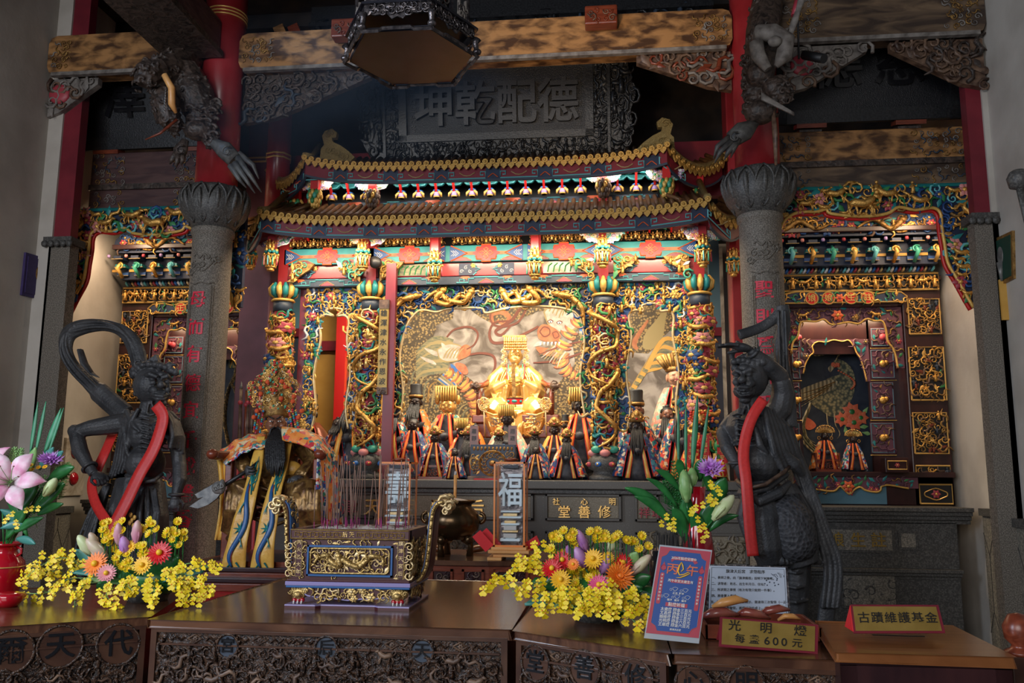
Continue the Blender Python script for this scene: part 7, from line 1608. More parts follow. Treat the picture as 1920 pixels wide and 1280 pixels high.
def guardian_right():
 Y=5.6;s=Y/FOC;g=lambda px,py,d=0:at(px,py,Y-d)
 t=thing('guardian_statue','dark clay demon guardian shading his eyes with a raised hand, on the right','statue',(g(1440,1000).x,Y,0))
 b=MB('clay')
 b.ell(g(1412,812,.0),(40*s,.15,42*s),nu=18,nv=12);b.ell(g(1420,868,.03),(42*s,.16,40*s),nu=18,nv=12);b.ell(g(1415,785,-.02),(48*s,.11,20*s))
 b.tube([g(1408,785,.0),g(1405,755,.04),g(1405,735,.05)],[22*s,19*s,18*s],12)
 for k in range(6):
  y=775+10*k
  for sg in(-1,1):b.tube([g(1398+sg*2,y+2,.155),g(1398+sg*13,y-1,.15),g(1398+sg*26,y+4,.10)],[1.6*s,2.6*s,1.4*s],6)
 for sg in(-1,1):b.ell(g(1400+sg*15,798,.10),(15*s,.045,12*s));b.tube([g(1402,748,.10),g(1398+sg*7,778,.12)],2.3*s,6)
 b.tube([g(1440,790,-.02),g(1462,765,-.02),g(1468,735,.0),g(1464,712,.03)],[22*s,22*s,20*s,17*s],12);b.ell(g(1462,706,.03),17*s)
 b.tube([g(1462,706,.03),g(1440,685,.10),g(1420,667,.14),g(1408,656,.16)],[17*s,15*s,11*s,9*s],12)
 hand(b,g(1408,655,.16),(-1,-.15,.22),(0,0,-1),66*s,.16,1,.05,.5)
 b.tube([g(1385,788,0),g(1370,796,.0),g(1358,808,.02)],[19*s,17*s,14*s],12);b.ell(g(1357,812,.02),14*s)
 b.tube([g(1357,812,.02),g(1364,840,.08),g(1376,862,.13),g(1382,874,.15)],[14*s,13*s,10*s,9*s],12);hand(b,g(1382,872,.15),(.25,-.2,-1),(1,.3,0),48*s,1.1,-1)
 b.ell(g(1407,708,.07),(31*s,33*s,38*s),nu=22,nv=16);b.ell(g(1396,733,.12),(21*s,20*s,15*s));b.ell(g(1391,712,.21),(8*s,8*s,7*s));b.tube([g(1394,700,.19),g(1391,711,.22)],[3.5*s,6*s],8)
 for x,y,d in((1382,703,.16),(1404,702,.19)):b.ell(g(x,y,d),(6*s,4.5*s,4*s));b.ell(g(x,y+8,d-.01),(8*s,5*s,5*s))
 b.tube([g(1374,701,.14),g(1381,694,.18),g(1391,699,.20)],[3.5*s,5*s,3.5*s],8);b.tube([g(1394,698,.20),g(1406,692,.20),g(1420,698,.15)],[3.5*s,5.5*s,3*s],8)
 b.ell(g(1395,690,.16),(12*s,8*s,7*s));b.ell(g(1406,718,.18),(10*s,6*s,8*s));b.ell(g(1380,716,.16),(7*s,6*s,7*s))
 b.tube([g(1376,728,.15),g(1388,725,.20),g(1402,726,.20),g(1416,730,.14)],[2*s,3*s,3*s,2*s],8);b.tube([g(1378,732,.15),g(1390,742,.19),g(1404,740,.19),g(1416,732,.14)],[2*s,3*s,3*s,2*s],8)
 for k in range(7):b.ell(g(1382+4.4*k,731-.6*abs(k-3)+1,.195-.004*abs(k-3)),(2*s,2*s,3*s),nu=6,nv=5)
 b.ell(g(1436,712,.03),(5*s,7*s,12*s));b.ell(g(1396,750,.12),(11*s,8*s,6*s))
 for k in range(12):a=k*.27;b.ell(g(1408-30*math.cos(a),690-22*math.sin(a),.10-.02*math.cos(a)),8*s)
 for k in range(7):b.ell(g(1376+9*k,678-3*math.sin(k),.15),7*s)
 b.tube([g(1385,905,.09),g(1405,925,.20),g(1440,915,.20),g(1475,888,.10)],6*s,8);b.ell(g(1430,925,.03),(46*s,.17,26*s))
 b.tube([g(1400,925,.16),g(1425,940,.22),g(1460,925,.20),g(1480,905,.1)],[6*s,9*s,9*s,6*s],8)
 b.tube([g(1455,925,.0),g(1478,975,.06),g(1495,1030,.10),g(1505,1058,.10)],[42*s,46*s,38*s,28*s],14)
 b.tube([g(1425,930,.05),g(1432,980,.12),g(1440,1030,.14),g(1445,1055,.13)],[36*s,38*s,30*s,22*s],14)
 b.tube([g(1495,1050,.05),g(1492,1090,.03),g(1490,1150,.0),g(1492,1230,.0)],[24*s,26*s,22*s,24*s],12);b.tube([g(1442,1050,.10),g(1448,1100,.08),g(1452,1230,.05)],[22*s,20*s,18*s],12)
 for y in(1070,1098,1125):b.tube([g(1468,y,.10),g(1492,y+4,.16),g(1515,y,.08)],3*s,6)
 for k in range(9):a=k*.7;b.tube([g(1460+8*k,1056+4*math.sin(a),.17-.01*k),g(1468+8*k,1048+4*math.sin(a+1),.20-.01*k),g(1474+8*k,1056,.17-.01*k)],[5*s,7*s,4*s],7)
 for k in range(6):b.tube([g(1402+6*k,945,.19),g(1405+5*k,985,.22),g(1415+6*k,1040,.22)],[2.5*s,4*s,3*s],6)
 b.tube([g(1398,930,.16),g(1390,965,.16),g(1400,1000,.17),g(1408,1030,.16)],[8*s,10*s,8*s,4*s],8)
 for k in range(6):b.tube([g(1432+5*k,760+3*k,.10-.02*k),g(1440+7*k,800,.14-.02*k),g(1452+8*k,850,.15-.02*k),g(1470+7*k,885-3*k,.13-.02*k)],[4*s,6*s,7*s,4*s],7)
 for k in range(4):b.tube([g(1388-5*k,765+3*k,.10-.02*k),g(1380-4*k,800,.13-.02*k),g(1384-4*k,835,.12-.02*k)],[4*s,6*s,4*s],7)
 b.tube([g(1415,800,.15),g(1425,835,.17),g(1440,850,.17)],[5*s,7*s,2*s],7)
 b.tube(curve2([g(1470,800,-.05),g(1492,860,-.02),g(1512,910,.0),g(1530,970,.02),g(1552,1030,.04),g(1562,1080,.05),g(1552,1130,.05),g(1545,1190,.05)],4),15*s,10,up=(0,1,0),fl=.5)
 for o_ in(-10,0,10,18):b.tube(curve2([g(1492+o_*.5,860,.04),g(1515+o_*.6,920,.06),g(1538+o_*.8,990,.08),g(1558+o_,1060,.09),g(1552+o_,1140,.09)],4),4.5*s,6)
 b.tube([g(1450,835,.12),g(1490,870,.08),g(1508,895,.04)],[8*s,12*s,6*s],8)
 b.tube(curve2([g(1385,628,-.02),g(1405,622,-.04),g(1430,612,-.06),g(1452,596,-.06),g(1466,578,-.05)],4),10*s,10,up=(0,1,0),fl=.6)
 b.tube(curve2([g(1466,572,-.05),g(1470,610,-.06),g(1464,650,-.06),g(1468,690,-.05),g(1478,740,-.05),g(1482,800,-.05)],4),[13*s]*20+[14*s],10,up=(0,1,0),fl=.6)
 for o_ in(-7,6):b.tube([g(1466+o_,582,-.02),g(1468+o_,640,-.02),g(1470+o_,700,-.01)],3*s,6)
 b.tube([g(1375,690,-.02),g(1372,665,-.04),g(1385,640,-.04)],[5*s,6*s,5*s],8)
 sculpt(b,'body',t,.0052,'clay',2)
 b=MB('clay_scale');b.tube([g(1462,945,.045),g(1480,985,.10),g(1494,1030,.13),g(1500,1048,.13)],[42*s,45*s,38*s,26*s],24);b.obj('scale_armour_skirt',t)
 b=MB('carv_brown');b.tube([g(1384,900,.14),g(1400,916,.245),g(1435,908,.255),g(1470,885,.17),g(1478,876,.10)],6*s,8,fl=.6);b.obj('leather_belt',t)
 b=MB('clay');c=g(1412,660,.15);a,u=frame(unit(g(1420,667,.14)-g(1408,656,.16)));b.tube([c+(a*math.cos(q)+u*math.sin(q))*12*s for q in[2*PI*i/20 for i in range(21)]],3.2*s,8)
 c=g(1380,868,.14);b.tube([c+Vector((math.cos(q),math.sin(q),0))*12*s for q in[2*PI*i/20 for i in range(21)]],3*s,8);b.obj('bracelets',t)
 def rib(pts,w,nm):
  b=MB('ribbon_red');C3=curve2([g(*p)for p in pts],5);k=len(C3)
  def f(u,v):
   i=min(v*(k-1),k-1.001);j=int(i);p=C3[j].lerp(C3[j+1],i-j);d=unit(C3[min(j+1,k-1)]-C3[max(j-1,0)]);a=d.cross(Vector((0,-1,0))).normalized();return p+a*(u-.5)*w*s
  b.sheet(f,3,k,.006);o=b.obj('red_sash',t);o['label']=nm;return o
 rib([(1432,748,.17),(1412,778,.19),(1399,815,.20),(1394,855,.225),(1399,900,.26),(1403,950,.27),(1407,1000,.27),(1412,1042,.27)],19,'long red sash hanging down the front of the right clay guardian')
 q=thing('rock_plinth','rough dark stone base under the right clay guardian','plinth',(g(1470,1000).x,Y,0));b=MB('dark_stone');zb=g(1480,1215).z;b.box(g(1400,1200).x,g(1560,1200).x,Y-.3,Y+.3,0,max(zb,.3));b.obj('block',q,bev=.02)
guardian_right()
# offering tables in the foreground
TZ=.95
def vplane(o,ud):
 """vertical plane through o along ud: mapping (u,v,w) and pixel -> (u,v)"""
 o=Vector(o);ud=unit(ud);out=Vector((ud.y,-ud.x,0))
 def P(u,v,w):return Vector((o.x+ud.x*u+out.x*w,o.y+ud.y*u+out.y*w,v))
 def inv(px,py):
  d=FW+RT*((px-960)/FOC)+UP*((640-py)/FOC);e=Vector((0,0,EYE));t=(Vector((o.x,o.y,0))-Vector((0,0,0))).dot(out)/d.dot(out)
  p=e+d*t;return((p.x-o.x)*ud.x+(p.y-o.y)*ud.y,p.z)
 return P,inv
def table(name,label,poly,front,chars,rr,seed):
 c=sum((Vector((x,y,0))for x,y in poly),Vector())/len(poly)
 t=thing(name,label,'table',(c.x,c.y,0))
 I=lambda u,v,w:Vector((u,v,w));k=.97
 pin=[(c.x+(x-c.x)*k,c.y+(y-c.y)*k)for x,y in poly]
 b=MB('table_wood');b.prism(poly,I,TZ-.035,TZ);b.obj('tabletop',t,bev=.008)
 b=MB('table_edge');b.prism(pin,I,.12,TZ-.035);b.obj('body',t)
 o,e=Vector((*poly[front],0)),Vector((*poly[front+1],0));W=(e-o).length;ud=unit(e-o);off=(1-k)*.5*1.2
 P0,inv=vplane(o,ud);z1,z0=TZ-.05,TZ-.31
 P=lambda u,v,w:P0(u,v,w-.012)
 b=MB('table_carved');b.prism(rect(.02,W-.02,z0,z1),P,-.01,0);b.use('table_edge')
 for a in((.01,W-.01,z1,z1+.015),(.01,W-.01,z0-.02,z0+.005),(.01,.035,z0,z1),(W-.035,W-.01,z0,z1),(.04,W-.04,z1-.05,z1-.043),(.04,W-.04,z0+.035,z0+.042)):b.prism(rect(*a),P,-.005,.014)
 b.obj('apron_frame',t,bev=.002)
 b=MB('table_carved');cen=[inv(px,py)for px,py,ch in chars]
 ok=lambda u,v:all((u-a)**2+(v-d)**2>(rr*1.1)**2 for a,d in cen)
 carve(b,ok,(.05,W-.05,z0+.05,z1-.06),.038,P,[(3,'scroll','table_carved'),(2,'vine','table_carved','carv_brown'),(2,'leaf','table_carved'),(.8,'beast','table_carved','carv_brown'),(.6,'fig','table_carved')],seed,sz=.85);b.obj('apron_carving',t)
 b=MB('table_carved')
 for v in(z1-.024,z0+.018):
  n=int(W/.10)
  for i in range(n):
   u=.06+(W-.12)*(i+.5)/n
   if i%3==1:b.use('carv_brown');ln(b,P,[(u-.03,v),(u,v+.016),(u+.03,v),(u,v-.016)],.0035,.004,closed=True);flower(b,lambda a,q,w:P(u+a,v+q,w),.012,'carv_brown','table_carved')
   else:b.use('table_carved');ln(b,P,[(u-.045,v-.008),(u-.03,v+.008),(u-.01,v-.006),(u+.01,v+.008),(u+.03,v-.008),(u+.045,v+.006)],.0045,.004)
 b.obj('apron_border',t)
 for(a,d),(px,py,ch)in zip(cen,chars):
  b=MB('table_edge');b.use('slate' if rr<.06 else 'table_edge');b.prism([(a+rr*math.cos(q),d+rr*math.sin(q))for q in[2*PI*i/32 for i in range(32)]],P,0,.008)
  b.use('table_carved');b.tube([P(a+rr*math.cos(q),d+rr*math.sin(q),.010)for q in[2*PI*i/32 for i in range(33)]],.006,6);
  if rr<.06:
   for i in range(18):q=2*PI*i/18;b.ell(P(a+rr*1.12*math.cos(q),d+rr*1.12*math.sin(q),.008),.006,nu=6,nv=4)
  rd=b.obj('roundel',t);b=MB('black_gloss');text(ch,rr*1.35,lambda u,v,w:P(a+u,d+v,w),.008,'black_gloss','',b,off=.007,bold=.04);b.obj('carved_character',rd)
 b=MB('dark_wood')
 n=max(2,int(W/.35))
 for i in range(n):
  u0,u1=.04+(W-.08)*i/n,.04+(W-.08)*(i+1)/n-.02;b.use('table_edge')
  for a in((u0,u1,z0-.06,z0-.045),(u0,u0+.015,z0-.4,z0-.045),(u1-.015,u1,z0-.4,z0-.045)):b.prism(rect(*a),P,-.02,.008)
  carve(b,None,(u0+.02,u1-.02,z0-.16,z0-.07),.05,P,[(1,'scroll','table_carved')],seed+9)
 b.obj('lower_panel',t);b=MB('table_edge')
 for x,y in pin:b.box(x-.04+(c.x-x)*.05,x+.04+(c.x-x)*.05,y-.04+(c.y-y)*.05,y+.04+(c.y-y)*.05,0,.13)
 b.obj('feet',t)
 return t
table('altar_table','central dark carved offering table carrying the gilt incense burner',[(-1.895,3.50),(-.385,3.48),(-.385,4.98),(-1.86,4.98)],0,[(426,1211,'宮'),(611,1215,'后'),(791,1221,'天')],.047,301)
u=Vector((-.46,-.31,0)).normalized();v=Vector((-.56,.83,0));a=Vector((-1.93,3.56,0));q=a+u*1.5
table('altar_table','left carved offering table with the red vase and yellow bouquet',[(q.x,q.y),(a.x,a.y),(a.x-.36,a.y+1.25),(q.x-.5,q.y+1.1)],0,[(20,1222,'爾'),(113,1212,'天'),(222,1208,'代')],.082,302)
table('altar_table','right carved offering table under the second yellow bouquet',[(-.365,3.45),(.205,3.105),(.215,4.35),(-.34,4.35)],0,[(1003,1243,'堂'),(1095,1254,'善'),(1192,1272,'修')],.066,303)
table('altar_table','dark table corner under the blue poster and price sign',[(.225,3.10),(.80,3.07),(.80,4.0),(.225,4.0)],0,[(1300,1282,'心'),(1400,1284,'明')],.06,304)
def burner():
 YF,YB=3.88,4.26;p=atz(653,1142,TZ);t=thing('incense_burner','rectangular carved and gilded incense burner with upswept handles','incense burner',(p.x,4.07,TZ))
 X=lambda px,py=1050:at(px,py,YF).x;Z=lambda py:at(653,py,YF).z
 xl,xr=X(545),X(766);P=XZ(YF)
 def ring(b,x0,x1,y0,y1,z0,z1):b.box(x0,x1,y0,y1,z0,z1)
 b=MB('burn_ground');o=[(xl-.012,YF-.02),(xl+.13,YF-.02),(xl+.15,YF+.0),(xr-.15,YF+.0),(xr-.13,YF-.02),(xr+.012,YF-.02),(xr+.012,YB+.02),(xl-.012,YB+.02)]
 b.prism(o,lambda u,v,w:Vector((u,v,w)),TZ,TZ+.012);b.use('burn_lilac');b.prism([(x,y)for x,y in o],lambda u,v,w:Vector((u,v-.001,w)),TZ+.012,TZ+.018);b.obj('base_plate',t)
 zl0,zl1=Z(1100),Z(1088)
 b=MB('burn_ground');b.box(xl+.01,xr-.01,YF+.01,YB-.01,Z(1112),zl0);b.obj('waist',t)
 b=MB('burn_lilac');b.box(xl-.015,xr+.015,YF-.02,YB+.02,zl0+.004,zl1-.006);b.use('burn_ground');b.box(xl-.01,xr+.01,YF-.015,YB+.015,zl1-.006,zl1+.004);b.use('burn_blue');b.box(xl-.012,xr+.012,YF-.017,YB+.017,zl0-.006,zl0+.004);b.obj('ledge',t,bev=.003)
 ap=[(xl+.06,zl0),(xl+.06,Z(1112)),(xl+.09,Z(1118)),(xl+.13,Z(1120)),(xl+.17,Z(1123)),(xl+.21,Z(1122)),((xl+xr)/2,Z(1125)),(xr-.21,Z(1122)),(xr-.17,Z(1123)),(xr-.13,Z(1120)),(xr-.09,Z(1118)),(xr-.06,Z(1112)),(xr-.06,zl0)]
 b=MB('burn_ground');b.prism(ap,P,-.01,.004);b.use('burn_gold');carve(b,inside(ap),(xl+.07,xr-.07,Z(1124),zl0),.026,lambda u,v,w:P(u,v,w+.004),[(3,'scroll','burn_gold'),(2,'vine','burn_gold','pale_gold'),(1,'flower','burn_gold','pale_gold')],311,sz=.8);b.use('burn_lilac');b.tube([P(u,v,.004)for u,v in ap[1:-1]],.0035,5);b.obj('scalloped_apron',t)
 PR=lambda u,v,w:Vector((xr+w,u,v))
 b=MB('burn_gold');carve(b,None,(YF+.05,YB-.05,Z(1120),zl0),.03,PR,[(1,'scroll','burn_gold','burn_ground')],312,sz=.8);b.obj('side_apron',t)
 for sx in(xl+.045,xr-.045):
  for yy in(YF+.02,YB-.03):
   b=MB('burn_gold');b.ell((sx,yy-.005,zl0-.028),(.046,.03,.03),nu=14,nv=8);b.ell((sx,yy-.035,zl0-.035),(.02,.014,.014));b.tube([(sx,yy,zl0-.03),(sx,yy-.01,TZ+.035)],[.028,.020],8)
   for k in range(6):a=k*1.05;scroll(b,lambda u,v,w,a=a:Vector((sx+.035*math.cos(a)+u,yy-.028-w,zl0-.025+.016*math.sin(a)+v)),.012,1,a)
   b.use('vase_red')
   for k in(-1,0,1):b.ell((sx+.018*k,yy-.018,TZ+.036),.012,nu=8,nv=6)
   b.use('white_paint')
   for k in(-1,0,1):b.tube([(sx+.018*k,yy-.028,TZ+.032),(sx+.018*k,yy-.036,TZ+.020)],[.005,.002],5)
   b.obj('lion_foot',t)
 zb0,zb1=zl1+.004,Z(1012)
 b=MB('burn_ground');b.box(xl+.005,xr-.005,YF,YB,zb0,zb1);b.obj('body',t)
 b=MB('burn_gold')
 mixb=[(3,'scroll','burn_gold','pale_gold'),(2,'vine','burn_gold'),(2,'leaf','burn_gold','pale_gold')]
 u0,u1,v0,v1=X(577),X(737),Z(1080),Z(1022)
 carve(b,lambda u,v:not(u0-.01<u<u1+.01 and v0-.005<v<v1+.005),(xl+.01,xr-.01,zb0+.005,zb1-.005),.020,P,mixb,313,sz=.7)
 carve(b,None,(YF+.01,YB-.01,zb0+.01,zb1-.01),.028,PR,mixb,314,sz=.8)
 for sg,xx in((1,xl),(-1,xr)):
  for k in range(4):scroll(b,lambda u,v,w,k=k:P(xx+u-.004*sg,zb0+.022+.042*k+v,w+.004),.022,sg,k,.22)
 b.obj('body_carving',t)
 b=MB('burn_blue')
 for a in((u0,u1,v0,v0+.008),(u0,u1,v1-.008,v1),(u0,u0+.008,v0,v1),(u1-.008,u1,v0,v1)):b.prism(rect(*a),P,-.002,.014)
 b.obj('blue_frame',t,bev=.002)
 b=MB('burn_gold');i0,i1,j0,j1=u0+.016,u1-.016,v0+.014,v1-.014
 b.tube([P(a,c,.010)for a,c in rounded(i0,i1,j0,j1,.016)+[(i0,j0+.016)]],.0045,5)
 carve(b,None,(i0+.006,i1-.006,j0+.006,j1-.006),.022,P,mixb,315,sz=.9)
 serpent(b,lambda u,v,w:P(u,v,w+.006),[((i0+i1)/2-.02,(j0+j1)/2),((i0+i1)/2+.04,j0+.03),(i1-.10,j0+.06),(i1-.08,j1-.03),(i1-.03,j1-.04),(i1-.025,j0+.03)],.011,'burn_gold','pale_gold')
 serpent(b,lambda u,v,w:P(u,v,w+.006),[((i0+i1)/2-.05,(j0+j1)/2+.015),(i0+.14,j0+.03),(i0+.09,j0+.06),(i0+.08,j1-.03),(i0+.04,j1-.04),(i0+.02,j0+.04)],.011,'burn_gold','pale_gold');b.obj('dragon_panel',t)
 for xx in(X(561),X(752)):
  b=MB('burn_ground');b.prism(rect(xx-.013,xx+.013,zb0+.012,zb1-.008),P,0,.007);b.use('pale_gold');b.tube([P(a,c,.008)for a,c in rect(xx-.014,xx+.014,zb0+.012,zb1-.008)+[(xx-.014,zb0+.012)]],.002,4)
  for i,c in enumerate('后宮天津旗' if xx>-1.2 else '年大乙火丙'):text(c,.022,lambda u,v,w,i=i:P(xx+u,zb0+.03+.033*i+v,w),.003,'pale_gold','',b,off=.007)
  b.obj('character_strip',t)
 zr1=Z(992)
 b=MB('burn_ground');th=.03
 for a in((xl-.005,xr+.005,YF-.01,YF+th),(xl-.005,xr+.005,YB-th,YB+.01),(xl-.005,xl+th,YF,YB),(xr-th,xr+.005,YF,YB)):b.box(a[0],a[1],a[2],a[3],zb1,zr1)
 b.obj('rim',t,bev=.003)
 b=MB('burn_gold');n=14;P4=lambda u,v,w:Vector((u,YF-.01-w,v))
 b.tube([P4(a,c,.001)for a,c in rect(xl,xr,zb1+.005,zr1-.004)+[(xl,zb1+.005)]],.003,4)
 for i in range(n):
  if i in(6,7):continue
  uu=xl+.02+(xr-xl-.04)*(i+.5)/n;b.tube([P4(uu+a,(zb1+zr1)/2+c,.002)for a,c in((-.018,-.008),(-.018,.010),(.0,.010),(.002,-.004),(-.008,-.004),(-.008,.003))],.0026,4);b.tube([P4(uu+a,(zb1+zr1)/2+c,.002)for a,c in((.004,.008),(.018,.008),(.018,-.010),(.002,-.010))],.0026,4)
 for c,uu in(('后',(xl+xr)/2-.02),('天',(xl+xr)/2+.012)):text(c,.026,lambda a,v,w:P4(uu+a,(zb1+zr1)/2+v,w),.004,'burn_gold','',b)
 b.obj('rim_fretwork',t)
 b=MB('ash');b.grid(lambda u,v:Vector((xl+th+(xr-xl-2*th)*u,YF+th+(YB-YF-2*th)*v,zr1-.012+.010*math.sin(u*19)*math.sin(v*11)+.012*math.sin(PI*u)*math.sin(PI*v)+rnd.uniform(-.003,.003))),40,16);b.obj('ash_bed',t)
 for sg,xx in((-1,xl),(1,xr)):
  ym=(YF+YB)/2
  O=[(0,-.20),(.045,-.19),(.075,-.13),(.095,-.02),(.10,.09),(.115,.16),(.14,.19),(.165,.185),(.185,.165),(.18,.135),(.165,.115),(.16,.09),(.15,.10),(.135,.135),(.125,.11),(.115,.0),(.12,0.0)]
  inn_=[(.0,-.20),(.04,-.185),(.066,-.12),(.078,.0),(.082,.09),(.095,.155),(.125,.19),(.16,.195),(.178,.17),(.170,.145),(.175,.12),(.158,.10),(.150,.085),(.138,.095),(.135,.12),(.125,.10),(.120,.0),(.112,-.12),(.085,-.19),(.04,-.235),(0,-.235)]
  D0,D1=ym-.055,ym+.055
  prof=[(.0,-.215),(.03,-.20),(.055,-.15),(.065,-.08),(.072,.0),(.078,.08),(.088,.12),(.108,.145),(.13,.15)]
  b=MB('burn_ground');PH=lambda u,v,w:Vector((xx+sg*u,ym+w,zb1+.02+v))
  C5=curve2([PH(u,v,0)for u,v in prof],4);n=len(C5)
  def fh(u,v):
   i=min(v*(n-1),n-1.001);j=int(i);return C5[j].lerp(C5[j+1],i-j)+Vector((0,(u-.5)*(.15-.03*v),0))
  b.sheet(fh,4,n,.020);b.obj('handle_board',t)
  b=MB('burn_gold')
  for e in(0.02,.98):b.tube([Vector(fh(e,i/20))for i in range(21)],.010,6)
  b.use('burn_blue');b.sheet(lambda u,v:Vector(fh(.08+.84*u,.2+.75*v))+Vector((-sg*.013,0,.004)),3,16,.005);b.use('burn_gold')
  for k in range(24):f=.12+.84*k/24;c=Vector(fh(.5+.25*math.sin(k*2),f));scroll(b,lambda u,v,w:c+Vector((-sg*(.016+w),u,v)),.019,1,k,.2,8)
  for k in range(12):f=.2+.7*k/12;c=Vector(fh(0,f));b.ell(c+Vector((0,-.012,0)),.008,nu=6,nv=4)
  b.obj('handle_carving',t)
  b=MB('pale_gold');c=C5[-1]
  for k,(dx,dz,r)in enumerate(((.0,.0,.034),(.025,-.02,.028),(.01,-.045,.022))):
   for yy in(-.045,.045):scroll(b,lambda u,v,w,yy=yy:c+Vector((sg*dx+u,yy+(w if yy>0 else-w),dz+v)),r,sg,.5,.3)
   b.ell(c+Vector((sg*dx,0,dz)),(r*.8,.055,r*.8),nu=12,nv=8)
  b.obj('cloud_finial',t)
 R=random.Random(21);s0=None;tops=[]
 for i in range(64):
  x=R.uniform(xl+.05,xr-.05);y=R.uniform(YF+.05,YB-.05);hgt=R.choice((R.uniform(.05,.1),R.uniform(.2,.36),R.uniform(.2,.36),R.uniform(.25,.38)));
  if s0 is None:
   s0=thing('incense_stick','thin brown incense stick with a magenta foot standing in the gilt burner','incense stick',(x,y,zr1-.015),'incense sticks in the burner')
   b=MB('incense');b.v=[];b.tube([(x,y,zr1+.04),(x,y,zr1-.015+.30)],.0023,5);b.obj('coated_length',s0);b=MB('incense_pink');b.tube([(x,y,zr1-.015),(x,y,zr1+.042)],.0017,5);b.obj('magenta_foot',s0);o=s0
  else:o=dup(s0,(x,y,zr1-.015))
  o.scale=(1,1,hgt/.30);o.rotation_euler=(R.uniform(-.07,.07),R.uniform(-.09,.09),0)
burner()
BZ=1.0
t=thing('side_table','red-brown carved table behind, carrying the bronze censer and glass lantern','table',(-.9,6,0))
pts=[(at(735,1060,5.62).x,5.62),(at(915,1060,5.62).x,5.62),(at(1170,1060,5.8).x,5.80),(at(1170,1060,5.8).x,6.45),(at(735,1060,5.62).x,6.45)]
I=lambda u,v,w:Vector((u,v,w));b=MB('rosewood');b.use('table_wood');b.prism(pts,I,BZ-.03,BZ);b.obj('tabletop',t,bev=.008)
b=MB('rosewood');c=Vector((-.7,6.05));pi=[(c.x+(x-c.x)*.97,c.y+(y-c.y)*.95)for x,y in pts];b.prism(pi,I,.05,BZ-.03);b.obj('body',t)
b=MB('rosewood')
for k,(p0,p1)in enumerate(((pi[0],pi[1]),(pi[1],pi[2]))):
 P,inv=vplane((*p0,0),(p1[0]-p0[0],p1[1]-p0[1],0));W=math.dist(p0,p1);n=3
 for i in range(n):
  a,e=W*i/n+.03,W*(i+1)/n-.03;b.use('rosewood');
  for f in((a,e,.93,.945),(a,e,.80,.815),(a,a+.015,.8,.945),(e-.015,e,.8,.945)):b.prism(rect(*f),P,-.004,.012)
  b.use('dark_wood');b.prism(rect(a+.02,e-.02,.82,.93),P,0,.003);carve(b,None,(a+.025,e-.025,.825,.925),.04,P,[(1,'scroll','carv_brown','dark_wood')],320+i,sz=.7)
b.obj('carved_panels',t)
t=thing('bronze_censer','round bronze censer on three legs with ash and one thick incense stick','censer',(at(850,1030,5.95).x,5.95,BZ))
c=at(850,965,5.95);s=5.95/FOC;z=lambda py:at(850,py,5.95).z
b=MB('bronze');b.lathe([(.001,z(1012)),(28*s,z(1010)),(47*s,z(992)),(51*s,z(975)),(46*s,z(960)),(34*s,z(950)),(34*s,z(945)),(40*s,z(941)),(42*s,z(939)),(42*s,z(937)),(36*s,z(937)),(33*s,z(942)),(.001,z(943))],40,(c.x,c.y,0));b.obj('bowl',t)
for k in range(3):
 a=k*2.094-.55;b=MB('bronze');x,y=c.x+30*s*math.sin(a),c.y-30*s*math.cos(a);b.tube([(x*.8+c.x*.2,y*.8+c.y*.2,z(1005)),(x,y,z(1012)),(x+4*s*math.sin(a),y-4*s*math.cos(a),z(1022)),(x+2*s*math.sin(a),y,BZ)],[13*s,10*s,5*s,7*s],10);b.ell((x,y-.02,z(1010)),9*s);b.obj('leg',t)
for sg in(-1,1):b=MB('bronze');q=Vector((c.x+sg*50*s,c.y,z(970)));b.tube([q+Vector((sg*9*s*math.sin(a),0,9*s*math.cos(a)))for a in[PI*i/8 for i in range(9)]],3.5*s,8);b.obj('handle',t)
b=MB('ash');b.lathe([(35*s,z(940)),(25*s,z(937)),(10*s,z(934)),(.001,z(933))],20,(c.x,c.y,0));b.obj('ash_bed',t)
b=MB('incense');b.use('light_wood');b.tube([(c.x+.01,c.y,z(942)),(c.x+.01,c.y,z(890))],3*s,8);b.use('ash');b.tube([(c.x+.01,c.y,z(890)),(c.x+.012,c.y,z(883))],[3*s,2*s],8);tag(b.obj('thick_incense_stick',origin=(c.x,c.y,z(942))),'single thick incense stick standing in the bronze censer','incense stick')
